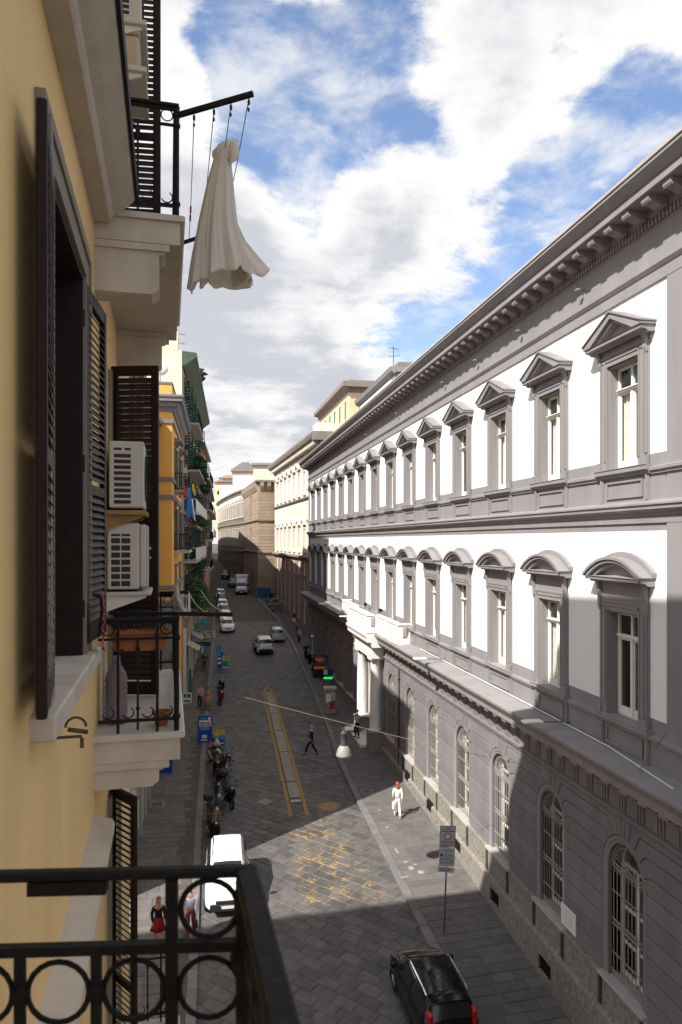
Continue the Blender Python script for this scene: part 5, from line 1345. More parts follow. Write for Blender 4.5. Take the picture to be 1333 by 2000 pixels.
for o, z0, z1 in ((0.13, 7.45, 7.7), (0.36, 7.7, 7.97), (0.62, 7.97, 8.2), (0.69, 8.2, 8.33)): b.box(-12, o, -o, -0.001, z0, z1 - 0.002)
B.p('end_cornice', b, m_ygrey)
for z0, z1 in ((6.78, 7.0), (3.42, 3.66), (2.38, 2.64), (-2.85, -2.6)):
    B.band('band_course', [(0, z0), (0.09, z0), (0.09, z1), (0, z1)], m_ygrey); B.p('end_band_course', MB().box(-12, 0.09, -0.09, -0.001, z0, z1), m_ygrey)
B.band('base_course', [(0, -13.4), (0.08, -13.4), (0.08, -3.9), (0, -3.9)], m_ygrey, 0.0, 0.02); B.p('end_base', MB().box(-12, 0.08, -0.08, -0.001, -13.4, -3.45), m_ygrey)
# satellite dish on its roof
t = thing('satellite_dish', 'white satellite dish on the roof of the yellow building', 'satellite dish', MY @ T(-0.7, 0.6, 9.2))
obj('mast', MB().tube((0, 0, 0), (0, 0, 0.7), 0.03, 6).mesh('mast'), m_steel, t)
obj('dish', MB().lathe([(0.02, 0.0), (0.25, 0.03), (0.45, 0.11), (0.46, 0.12), (0.25, 0.06), (0.02, 0.03)], n=20).mesh('dish', True), m_lamp_w, t, WM[t] @ T(0, 0.1, 0.95) @ RZ(R(160)) @ Matrix.Rotation(R(80), 4, 'X'))
# washing hung from its balcony
def hanging(name, label, px, py, w, h, Z, col, seed):
    rnd = random.Random(seed); c = P(px, py, Z); b = MB(); nu, nv = 12, 10
    for i in range(nv + 1):
        f = i / nv
        for j in range(nu + 1):
            g = j / nu - 0.5; sp = 0.45 + 0.75 * f
            b.v.append((c.x + g * w * sp * 0.5 + 0.1 * f * rnd.uniform(0.8, 1), c.y + g * w * sp + 0.08 * math.sin(g * 16 + seed) * f, c.z - f * h + 0.12 * f * math.sin(g * 5 + seed)))
    for i in range(nv):
        for j in range(nu): k = i * (nu + 1) + j; b.f.append((k, k + 1, k + nu + 2, k + nu + 1))
    o = obj(name, b.mesh('cloth', True), mat(name + str(seed), col, 0.9, 0.1, 3)); o.modifiers.new('s', 'SOLIDIFY').thickness = 0.01
    return tag(o, label, 'laundry')
hanging('washing', 'blue flag-like cloth hanging from the yellow building balcony', 369, 952, 0.75, 1.9, 43.4, (0.02, 0.13, 0.33), 1)
hanging('washing', 'white sheet hanging behind the blue cloth at the yellow balcony', 375, 975, 0.5, 1.3, 44.4, (0.6, 0.62, 0.62), 2)
hanging('washing', 'red garment hanging at the yellow balcony rail', 361, 950, 0.4, 0.7, 42.8, (0.45, 0.03, 0.04), 3)
hanging('washing', 'yellow cloth hanging next to the blue cloth', 377, 946, 0.35, 0.6, 44.6, (0.6, 0.42, 0.05), 4)
hanging('washing', 'small dark red garment below the blue cloth', 371, 1003, 0.4, 0.4, 43.8, (0.3, 0.03, 0.05), 5)
tag(obj('clothes_pole', MB().tube(MY @ Vector((0.8, 2.4, 4.05)), P(380, 945, 44.5), 0.02, 6).mesh('pole'), m_iron), 'thin dark pole carrying the washing out from the yellow building balcony', 'clothes pole')

# ---- tall house with green eaves
MG, LG = frame_from((-2.0, 54.2), (-1.05, 85.0))
GW = [(y, z) for z in (9.6, 5.9, 2.2, -1.5, -5.2) for y in (2.6, 7.3, 12.0, 16.7, 21.4, 26.1)]
ops = [(y - 0.6, y + 0.6, z, z + 2.6) for y, z in GW]
B = Block('green_eaved_house', 'tall weathered house with green eaves, green shutters and long white balconies', MG, LG, 11, -13.0, 13.6, mat('weathered_tan', (0.36, 0.28, 0.21), 0.9, 0.15, 0.7, stain=0.5, stain_col=(0.2, 0.16, 0.13)), ops, over=0.02, roof=0.2)
sur, fr, pn = win_meshes(1.2, 2.6, 0.15, 0.06); lf = leaf_mesh(0.6, 2.55, 10)
for y, z in GW:
    w = B.p('window', sur, m_trim2, None, T(0, y, z)); B.p('pane', pn, m_darkp, w, T(0, y, z))
    B.p('shutter', lf, m_green_s, w, T(0.09, y - 0.62, z) @ RZ(R(35)) @ T(0, -0.6, 0)); B.p('shutter', lf, m_green_s, w, T(0.09, y + 0.62, z) @ RZ(R(-60)))
m_eave = mat('green_eave', (0.055, 0.088, 0.055), 0.7, 0.2, 2, stain=0.3)
B.band('green_eave', [(0.0, 12.9), (0.15, 12.9), (0.95, 13.55), (1.05, 13.6), (1.05, 13.9), (0.0, 14.0)], m_eave, end=0.1)
end_m = mat('cream_end_wall', (0.70, 0.60, 0.46), 0.9, 0.06, 1.2, 0.05, 10, stain=0.35, stain_col=(0.6, 0.5, 0.38))
B.p('end_gable', MB().box(-11, -0.01, -0.12, -0.002, 5, 14.0), end_m); B.p('parapet', MB().box(-11, -0.3, -0.12, 0.6, 14.02, 15.4), end_m)
B.p('end_pipe', MB().tube((-2.1, -0.2, 6), (-2.1, -0.2, 15.2), 0.07, 8), m_terra)
for z, y0, y1 in ((5.85, 6.0, 21.0), (2.15, 1.0, 24.0), (-1.55, 1.0, 22.0), (9.55, 5.0, 14.0), (-5.25, 2.0, 20.0)):
    small_balcony(B, (y0 + y1) / 2, y1 - y0, z, 1.0, m_white_rail if z in (2.15, -1.55) else m_iron, dx=0.4)
    if z in (2.15, -1.55):
        n = int((y1 - y0) / 1.5)
        for i in range(n): B.p('rail_panel', MB().box(0.965, 0.985, y0 + 0.1 + i * 1.5, y0 + 1.35 + i * 1.5, z + 0.12, z + 0.95), m_white_rail)
for k, (y, z, rx, ry, rz, n) in enumerate(((6, 1.75, 0.45, 5.0, 0.35, 900), (15, 1.7, 0.45, 6.0, 0.4, 1000), (10, -2.0, 0.45, 7.5, 0.35, 1100), (9, 6.6, 0.6, 3.5, 0.7, 700), (16, 6.2, 0.5, 3.0, 0.5, 500), (22, 5.6, 0.6, 2.5, 0.8, 500), (2.5, -4.3, 0.9, 1.8, 1.6, 900), (7, -5.0, 0.9, 2.5, 1.2, 900), (14, -5.4, 0.9, 3, 1.2, 700))):
    o = obj('balcony_plants', plant_leaves(n, rx, ry, rz, 0.3, 40 + k), m_leaf if k > 5 else m_leaf_d, None, MG @ T(0.85, y, z))
    tag(o, ('dark trailing plants under the white balcony nearest the yellow building', 'dark trailing plants under the far half of the upper white balcony', 'dark trailing plants along the lower white balcony', 'bushy dark plants on the iron balcony under the green eaves', 'dark plants on the iron balcony beyond the bushy ones', 'dark plants spilling over the far end of the iron balcony', 'tall bright green climber beside the yellow building below the balconies', 'wide green climber below the lower white balcony', 'green plants over the shop awnings of the green-eaved house')[k], 'plants', 'balcony plants of the green-eaved house')
# shop level of the green-eaved house
for k in range(10):
    y = 1.0 + k * 3.0
    B.p('shop_pilaster', MB().bbox(0.0, 0.22, y - 0.28, y + 0.28, -13.0, -6.6, 0.02), (m_cream2, m_gutter, m_cream)[k % 3])
    if k < 9: w = B.p('shop_front', MB().box(0.0, 0.06, y + 0.3, y + 2.7, -8.2, -7.6), (m_shopf, MATS['fascia_white'], MATS['fascia_red'])[k % 3]); B.p('pane', MB().box(0.0, 0.03, y + 0.35, y + 2.65, -12.6, -8.25), m_darkp, w)
for k, (y, c, lab) in enumerate(((3.0, (0.42, 0.38, 0.32), 'cream awning over the first shop of the green-eaved house'), (9.0, (0.30, 0.30, 0.31), 'grey awning over the second shop of the green-eaved house'), (15.0, (0.05, 0.12, 0.09), 'dark green awning over a shop further up the left side'))):
    t = thing('shop_awning', lab, 'awning', MG @ T(0, y, -8.4)); obj('canvas', MB().add([(0.2, -1.3, 0.5), (0.2, 1.3, 0.5), (1.15, 1.3, 0), (1.15, -1.3, 0), (0.2, -1.3, 0.46), (0.2, 1.3, 0.46), (1.15, 1.3, -0.04), (1.15, -1.3, -0.04)], [(0, 1, 2, 3), (7, 6, 5, 4), (3, 2, 6, 7), (0, 3, 7, 4), (1, 5, 6, 2)]).mesh('c'), mat('awning_%d' % k, c, 0.85), t)
    for yy in (-1.2, 1.2): obj('arm', MB().tube((0.2, yy, -0.1), (1.12, yy, -0.03), 0.018, 5).mesh('a'), m_steel, t)
# rooftop aerials
rnd = random.Random(5)
def aerial(M, h, label, group='roof aerials'):
    t = thing('roof_aerial', label, 'aerial', M, group); b = MB().tube((0, 0, 0), (0, 0, h), 0.03, 5); obj('mast', b.mesh('mast'), m_iron, t)
    b = MB()
    for k in range(2):
        z = h - 0.15 - k * 0.7; a = rnd.uniform(-0.5, 0.5); dx, dy = math.cos(a), math.sin(a); b.tube((-0.5 * dx, -0.5 * dy, z), (0.6 * dx, 0.6 * dy, z), 0.014, 4)
        for i in range(6): q = -0.45 + i * 0.2; b.tube((q * dx - 0.22 * dy, q * dy + 0.22 * dx, z), (q * dx + 0.22 * dy, q * dy - 0.22 * dx, z), 0.01, 4)
    obj('antenna', b.mesh('ant', fix=False), m_iron, t)
for x, y, h in ((-0.8, 0.4, 2.6), (-1.6, 1.5, 3.4), (-0.5, 2.4, 2.3), (-1.1, 4.0, 3.0), (-0.7, 16, 1.8)): aerial(MG @ T(x, y, 13.8 if y > 0.7 else 15.4), h, 'thin roof aerial above the green eaves of the tall house')
t = thing('roof_grass_tuft', 'dry brown tuft of weeds growing from the green eave', 'weeds', MG @ T(0.9, 9.0, 13.9)); obj('stalks', plant_leaves(160, 0.5, 0.8, 0.6, 0.5, 77), m_dry, t, WM[t] @ T(0, 0, 0.45))
# ---- further houses on the left
MH, LH = frame_from((-1.0, 85.2), (-0.3, 104))
HW = [(y, z) for z in (7.4, 3.8, 0.2, -3.4) for y in (3, 8, 13)]
B = Block('salmon_house', 'narrow salmon and grey house beyond the green-eaved one', MH, LH, 10, -12, 11.2, m_red, [(y - 0.6, y + 0.6, z, z + 2.4) for y, z in HW], over=0.5)
for y, z in HW:
    w = B.p('window', sur, m_trim2, None, T(0, y, z)); B.p('pane', pn, m_darkp, w, T(0, y, z)); B.p('shutter', lf, m_green_s, w, T(0.09, y + 0.62, z) @ RZ(R(-50)))
for z in (7.35, 3.75, 0.15, -3.45): small_balcony(B, 8, 13, z, 1.0, m_iron, dx=0.5)
MH2, LH2 = frame_from((-0.3, 104.2), (0.5, 150))
HW2 = [(y, z) for z in (4.2, 0.8, -2.6) for y in (4, 10, 16, 22, 28, 34, 40)]
B = Block('distant_grey_house', 'distant grey and tan house at the far end of the left side', MH2, LH2, 10, -11, 8.0, m_lowst, [(y - 0.6, y + 0.6, z, z + 2.2) for y, z in HW2], over=0.5)
sur2, fr2, pn2 = win_meshes(1.2, 2.2)
for y, z in HW2: w = B.p('window', sur2, m_trim2, None, T(0, y, z)); B.p('pane', pn2, m_darkp, w, T(0, y, z))
for z in (4.15, 0.75): small_balcony(B, 20, 34, z, 0.9, m_white_rail, dx=0.6)
MH3, LH3 = frame_from((0.5, 150.2), (-6, 230))
B = Block('far_end_house', 'far pale house closing the end of the street on the left', MH3, LH3, 12, -9, 6.5, m_cream2, [(y - 0.6, y + 0.6, z, z + 2.2) for z in (2.6, -1.4) for y in range(6, 76, 7)], over=0.4)
for z in (2.6, -1.4):
    for y in range(6, 76, 7): w = B.p('window', sur2, m_trim2, None, T(0, y, z)); B.p('pane', pn2, m_darkp, w, T(0, y, z))

# ---- right side beyond the palace (frames face the street: local x out to the left)
def frame_right(a, c):
    a, c = Vector(a), Vector(c); ang = math.atan2(c.y - a.y, c.x - a.x)
    return T(a.x, a.y, CAM_Z) @ RZ(ang) @ Matrix.Rotation(R(90), 4, 'Z') @ Matrix.Rotation(R(-180), 4, 'Z') @ Matrix.Scale(1, 4), (c - a).length
# build right-hand blocks from far to near so that local x still points to the street
def frame_r(near, far):
    n, f = Vector(near), Vector(far); d = (n - f); ang = math.atan2(d.y, d.x) - R(90)
    return T(f.x, f.y, CAM_Z) @ RZ(ang), d.length      # local y runs from the far end to the near end, local x to the left... 
def P2(x, Z): q = P(x, HY, Z); return (q.x, q.y)
def win_rich(w, h, low):
    b = MB()
    for y0, y1, z0, z1 in ((-w / 2 - 0.2, -w / 2, -0.02, h + 0.2), (w / 2, w / 2 + 0.2, -0.02, h + 0.2), (-w / 2, w / 2, h, h + 0.2)): b.box(0, 0.1, y0, y1, z0, z1)
    b.box(0, 0.35, -w / 2 - 0.45, w / 2 + 0.45, h + 0.45, h + 0.6); b.box(0, 0.08, -w / 2 - 0.2, w / 2 + 0.2, h + 0.201, h + 0.45); b.box(0, 0.2, -w / 2 - 0.35, w / 2 + 0.35, -0.2, -0.021)
    if low:
        n = 10; arc = [((w / 2 + 0.45) * math.cos(math.pi * i / n), h + 0.6 + 0.62 * math.sin(math.pi * i / n)) for i in range(n + 1)]; arc2 = [(y * 0.78, h + 0.6 + (z - h - 0.6) * 0.75) for y, z in arc]
        b.prism(arc + arc2[::-1], 0, 0.42, 'x'); b.prism(arc2, 0, 0.1, 'x')
    else:
        b.prism([(-w / 2 - 0.5, h + 0.61), (w / 2 + 0.5, h + 0.61), (0, h + 1.25)], 0, 0.2, 'x')
        for s in (-1, 1): b.prism([(s * (w / 2 + 0.55), h + 0.61), (s * (w / 2 + 0.55), h + 0.74), (0, h + 1.4), (0, h + 1.22)], 0, 0.5, 'x')
    return b.mesh('surround')
MC, LC = frame_r(P2(626, 83.2), P2(537, 121))
CW = [LC - 1.9 - 4.15 * k for k in range(9) if LC - 1.9 - 4.15 * k > 0.8]
ops = [(y - 0.6, y + 0.6, 6.1, 9.0) for y in CW] + [(y - 0.6, y + 0.6, -1.4, 1.6) for y in CW] + [(y - 0.5, y + 0.5, -8.6, -4.8) for y in CW]
B = Block('cream_palace', 'cream coloured palace with pediment and arched windows just past the grey palace', MC, LC, 14, -12.5, 12.5, m_cream2, ops, over=0.02, roof=0.2)
for low, z, h in ((False, 6.1, 2.9), (True, -1.4, 3.0)):
    me = win_rich(1.2, h, low); s_, f_, p_ = win_meshes(1.2, h)
    for y in CW: w = B.p('window', me, m_cream2, None, T(0, y, z)); B.p('pane', p_, m_darkp, w, T(0, y, z)); B.p('frame', f_, m_frame_w, w, T(0, y, z))
s_, f_, p_ = win_meshes(1.0, 3.8, 0.15, 0.05)
for y in CW: w = B.p('window', s_, m_lowst, None, T(0, y, -8.6)); B.p('pane', p_, m_darkp, w, T(0, y, -8.6))
B.band('cornice', [(0, 11.0), (0.1, 11.0), (0.15, 11.5), (0.7, 11.75), (1.0, 11.9), (1.15, 12.3), (1.15, 12.55), (0, 12.65)], m_trim2, end=0.6)
bk = MB().box(0.1, 0.75, -0.16, 0.16, 11.3, 11.72).mesh('cornice_bracket')
for i in range(int(LC / 0.9)): B.p('cornice_bracket', bk, m_cream2, None, T(0, 0.3 + i * 0.9, 0))
B.band('string_course', [(0, 5.35), (0.2, 5.35), (0.28, 5.55), (0, 5.65)], m_trim2); B.band('string_course', [(0, -2.55), (0.15, -2.55), (0.5, -2.2), (0.5, -2.0), (0, -1.9)], m_trim2)
ys = sorted(CW); e = [0.0] + [v for y in ys for v in (y - 0.5 - 0.16, y + 0.66)] + [LC]
for i in range(0, len(e), 2): B.p('base_pier', MB().box(0, 0.06, e[i], e[i + 1], -12.5, -2.56), m_lowst)
B.p('end_cornice', MB().box(-14, 1.0, LC, LC + 0.9, 11.6, 12.6), m_trim2); B.p('attic', MB().box(-13, -3.5, 1, LC - 9, 12.7, 14.8), m_cream2); B.p('attic_roof', MB().box(-13.3, -3.0, 0.7, LC - 8.7, 14.8, 15.2), m_trim2)
B.p('corner_parapet', MB().box(-3, 0.4, LC - 2.5, LC + 0.3, 12.66, 13.7), m_cream2)
# ochre block with green shutters behind
MO, LO = frame_r(P2(682, 101), P2(625, 125))
OW = [LO - 2.2 - 4.1 * k for k in range(6)]
ops = [(y - 0.5, y + 0.5, z, z + 2.4) for z in (17.4, 12.4, 8.5) for y in OW]
B = Block('ochre_rear_house', 'tall ochre house with light green shutters rising behind the palaces', MO, LO, 16, -8, 22.4, m_ochre2, ops, over=0.05, roof=0.3)
s_, f_, p_ = win_meshes(1.0, 2.4, 0.08, 0.03); lf2 = leaf_mesh(0.5, 2.4, 8)
for i, y in enumerate(OW):
    for z in (17.4, 12.4, 8.5):
        w = B.p('window', s_, m_ochre2, None, T(0, y, z)); B.p('pane', p_, m_darkp, w, T(0, y, z))
        if z > 17: B.p('shutter', lf2, m_green_l, w, T(0.06, y - 0.5, z)); B.p('shutter', lf2, m_green_l, w, T(0.06, y, z))
B.band('cornice', [(0, 21.0), (0.1, 21.0), (0.3, 21.5), (1.0, 21.7), (1.0, 22.3), (0, 22.39)], m_trim2, end=0.4); B.p('end_cornice', MB().box(-16.5, 0.95, LO, LO + 0.9, 21.6, 22.35), m_trim2)
B.p('end_band', MB().box(-16, 0.1, LO, LO + 0.12, 20.9, 21.5), m_trim2)
# white attic block on the palace roof
MA, LA = frame_r((16.2, 62.0), (16.2, 77.5))
B = Block('roof_pavilion', 'white roof storey with dark cornice set back on top of the grey palace', MA, LA, 6, 8.52, 15.1, m_grey, (), over=0.0, roof=0.1)
B.p('white_panel', MB().box(0.0, 0.05, 0.9, LA - 1.1, 8.7, 14.6), m_white)
B.band('cornice', [(0, 14.85), (0.1, 14.85), (0.35, 15.1), (0.4, 15.3), (0.45, 15.45), (0, 15.5)], m_grey, end=0.4); B.p('end_cornice', MB().box(-6.4, 0.0, LA, LA + 0.4, 15.0, 15.45), m_grey)
B.p('end_block', MB().box(-5, -0.5, LA - 4, LA - 0.5, 15.5, 16.1), m_trim2)
t = thing('roof_gantry', 'thin red-brown metal frame standing on the palace roof', 'metal frame', T(14.2, 46, CAM_Z + 8.6)); m_rb = mat('red_brown_metal', (0.16, 0.05, 0.05), 0.6)
for x in (0, 0.9): obj('post', MB().tube((x, 0, 0), (x, 0, 4.4 - (0 if x else 0.9)), 0.05, 6).mesh('post'), m_rb, t)
obj('crossbar', MB().tube((0, 0, 3.2), (0.9, 0, 3.6), 0.04, 6).mesh('bar'), m_rb, t); obj('crossbar', MB().tube((0, 0, 1.0), (0.9, 0, 2.4), 0.03, 6).mesh('bar'), m_rb, t)
t = thing('roof_gantry', 'thin pale metal frame on the palace roof beside the aerial', 'metal frame', T(15.0, 52.5, CAM_Z + 8.6))
for x in (0, 0.8): obj('post', MB().tube((x, 0, 0), (x, 0, 4.2), 0.04, 6).mesh('post'), m_lamp_w, t)
obj('crossbar', MB().tube((0, 0, 3.8), (0.8, 0, 4.4), 0.04, 6).mesh('bar'), m_lamp_w, t)
aerial(T(16.5, 63.5, CAM_Z + 15.5), 2.2, 'long thin aerial on the white roof storey of the palace')

# ---- brown tuff tower and curved wing at the end
A0, A1, A2 = P2(536, 123.5), P2(505, 122), P2(477, 147)
MT2, LT2 = frame_r(A1, A2)
opsT = [(LT2 * 0.55 - 0.7, LT2 * 0.55 + 0.7, 4.8, 8.0), (LT2 * 0.55 - 0.7, LT2 * 0.55 + 0.7, -1.2, 2.2), (LT2 * 0.72 - 1.2, LT2 * 0.72 + 1.2, -12, -5.6)]
B = Block('tuff_tower', 'brown stone tower block with bracketed cornice and horizontal joints at the street bend', MT2, LT2, 6, -12, 10.0, m_tuff, opsT, over=0.5, roof=0.35, roofm=m_trim2)
for z, h in ((4.8, 3.2), (-1.2, 3.4)):
    s_, f_, p_ = win_meshes(1.4, h, 0.15, 0.06); w = B.p('window', s_, m_lowst, None, T(0, LT2 * 0.55, z)); B.p('pane', p_, m_darkp, w, T(0, LT2 * 0.55, z))
def courses(B, y0, y1, face, skip):
    k = 0; z = -11.6
    while z < 8.2:
        segs = [(y0, y1)]
        for o in skip:
            if o[2] - 0.3 < z + 0.42 and z < o[3] + 0.2: segs = [q for s in segs for q in ((s[0], o[0] - 0.18), (o[1] + 0.18, s[1])) if q[1] - q[0] > 0.3]
        for a, c in segs:
            if face == 'street': B.p('stone_course', MB().box(0.0, 0.045, a + 0.01, c - 0.01, z, z + 0.50), m_tuff)
            else: B.p('stone_course', MB().box(a + 0.01, c - 0.01, B.L, B.L + 0.045, z, z + 0.50), m_tuff)
        z += 0.56
courses(B, 0.0, LT2, 'street', opsT); courses(B, -5.9, 0.0, 'end', ())
for z in (3.4, -2.1): B.band('string_course', [(0.046, z), (0.25, z), (0.3, z + 0.2), (0.046, z + 0.3)], m_trim2); B.p('end_string', MB().box(-6, 0.25, LT2 + 0.046, LT2 + 0.3, z, z + 0.25), m_trim2)
cb = MB().prism([(0, 8.3), (0.25, 8.6), (0.6, 9.3), (0.6, 9.9), (0, 9.9)], -0.28, 0.28, 'y').mesh('corbel')
for i in range(int(LT2 / 1.1)): B.p('corbel', cb, m_tuff, None, T(0, 0.6 + i * 1.1, 0))
for i in range(5): B.p('corbel', cb, m_tuff, None, T(-5.4 + i * 1.2, LT2, 0) @ RZ(R(90)))
B.p('door_surround', MB().box(0, 0.3, LT2 * 0.72 - 1.6, LT2 * 0.72 - 1.2, -12, -5.2).box(0, 0.3, LT2 * 0.72 + 1.2, LT2 * 0.72 + 1.6, -12, -5.2).box(0, 0.5, LT2 * 0.72 - 1.7, LT2 * 0.72 + 1.7, -5.2, -4.7), m_lowst)
# curved wing
pts = [A2, P2(462, 156), P2(449, 167), P2(438, 179), P2(430, 192), P2(426, 205)]
t_cw = thing('curved_wing', 'pale curved building with a row of arched windows closing the view', 'building', T(pts[2][0], pts[2][1], gz(165)))
for i in range(len(pts) - 1):
    M_, L_ = frame_r(pts[i], pts[i + 1]); ys = [L_ * (j + 0.5) / 3 for j in range(3)]
    ops = [(y - 0.6, y + 0.6, z, z + h) for y in ys for z, h in ((5.0, 3.0), (-1.0, 3.4), (-7.4, 2.6))]
    b = MB(); wall_open(b, 0, L_, -2.4, 10.2, ops); obj('wall', b.mesh('wall'), m_cream2, t_cw, M_)
    b = MB(); wall_open(b, 0, L_, -11, -2.4, ops); obj('base_wall', b.mesh('wall'), m_lowst, t_cw, M_)
    for z0, o in ((10.21, 0.6), (9.8, 0.3), (3.5, 0.2), (-2.39, 0.2)): obj('moulding', MB().box(0.001, o, 0, L_, z0, z0 + 0.35).mesh('m'), m_trim2, t_cw, M_)
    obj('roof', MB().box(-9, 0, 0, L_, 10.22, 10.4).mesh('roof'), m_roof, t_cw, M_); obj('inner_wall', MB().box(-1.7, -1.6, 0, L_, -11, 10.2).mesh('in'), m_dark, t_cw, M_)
    for y in ys:
        for z, h, lo in ((5.0, 3.0, True), (-1.0, 3.4, None), (-7.4, 2.6, None)):
            s_, f_, p_ = win_meshes(1.2, h, 0.18, 0.06); w = obj('window', win_rich(1.2, h, True) if lo else s_, m_cream2 if z > -3 else m_lowst, t_cw, M_ @ T(0, y, z)); obj('pane', p_, m_darkp, w, M_ @ T(0, y, z))
# blocks behind the tower
def plain_block(name, label, px0, px1, ytop, Z, ybot_z, m, wins, depth=10, roof=None):
    a, c = P(px0, ytop, Z), P(px1, ytop, Z); w = (c - a).length; M = T(a.x, a.y, ybot_z + CAM_Z) @ RZ(-TH); h = a.z - CAM_Z - ybot_z
    t = thing(name, label, 'building', M); ops = [(x - ww / 2, x + ww / 2, z, z + hh) for x, z, ww, hh in wins]
    b = MB(); xs = sorted({0.0, w, *[v for o in ops for v in o[:2]]}); zs = sorted({0.0, h, *[v for o in ops for v in o[2:]]})
    for x0, x1 in zip(xs, xs[1:]):
        for z0, z1 in zip(zs, zs[1:]):
            if not any(o[0] <= x0 and x1 <= o[1] and o[2] <= z0 and z1 <= o[3] for o in ops): b.box(x0, x1, 0, 0.4, z0, z1)
    obj('wall', b.mesh('wall'), m, t)
    obj('side_wall', MB().box(0, 0.4, 0.4, depth, 0, h).box(w - 0.4, w, 0.4, depth, 0, h).mesh('side'), m, t); obj('rear_wall', MB().box(0.4, w - 0.4, depth - 0.4, depth, 0, h).mesh('r'), m, t)
    for x, z, ww, hh in wins: p = obj('window', MB().box(x - ww / 2 - 0.1, x - ww / 2, -0.05, 0.0, z, z + hh).box(x + ww / 2, x + ww / 2 + 0.1, -0.05, 0, z, z + hh).box(x - ww / 2 - 0.15, x + ww / 2 + 0.15, -0.08, 0, z + hh, z + hh + 0.15).mesh('w'), m_trim2, t); obj('pane', MB().box(x - ww / 2, x + ww / 2, 0.2, 0.22, z, z + hh).mesh('p'), m_darkp, p)
    obj('cornice', MB().box(-0.4, w + 0.4, -0.4, depth + 0.4, h, h + 0.5).box(-0.2, w + 0.2, -0.2, -0.001, h - 0.5, h - 0.01).mesh('c'), m_trim2, t)
    if roof: obj('roof', MB().add([(-0.3, -0.3, h + 0.5), (w + 0.3, -0.3, h + 0.5), (w + 0.3, depth, h + 0.5), (-0.3, depth, h + 0.5), (w * 0.35, depth * 0.4, h + roof[0]), (w * 0.65, depth * 0.4, h + roof[0])], [(0, 1, 5, 4), (1, 2, 5), (2, 3, 4, 5), (3, 0, 4), (0, 3, 2, 1)]).mesh('roof'), roof[1], t)
    return t
plain_block('rear_block', 'cream block with one dark window rising behind the tuff tower', 495, 545, 909, 160, 2, m_cream, [(3.0, 7.5, 1.1, 2.6)])
plain_block('rear_block', 'pale block with dentilled cornice and grey hipped roof behind the tower', 455, 496, 921, 165, 2, m_cream2, [], roof=(2.6, mat('slate_roof', (0.13, 0.12, 0.13), 0.7)))
plain_block('rear_block', 'plain white block standing behind the curved wing', 429, 470, 942, 200, 2, m_cream2, [(2.5, 4, 0.9, 1.6)])
plain_block('hillside_house', 'distant hillside house with orange tiled roof beyond the street end', 430, 462, 935, 300, 2, m_cream, [(x, 18, 0.9, 1.6) for x in (1.5, 3.5, 5.5)], roof=(2.0, m_tile))
plain_block('hillside_house', 'distant cream hillside house left of the curved building', 421, 437, 943, 280, 2, m_ochre2, [(1.2, 16, 0.8, 1.4)], roof=(1.6, m_tile))
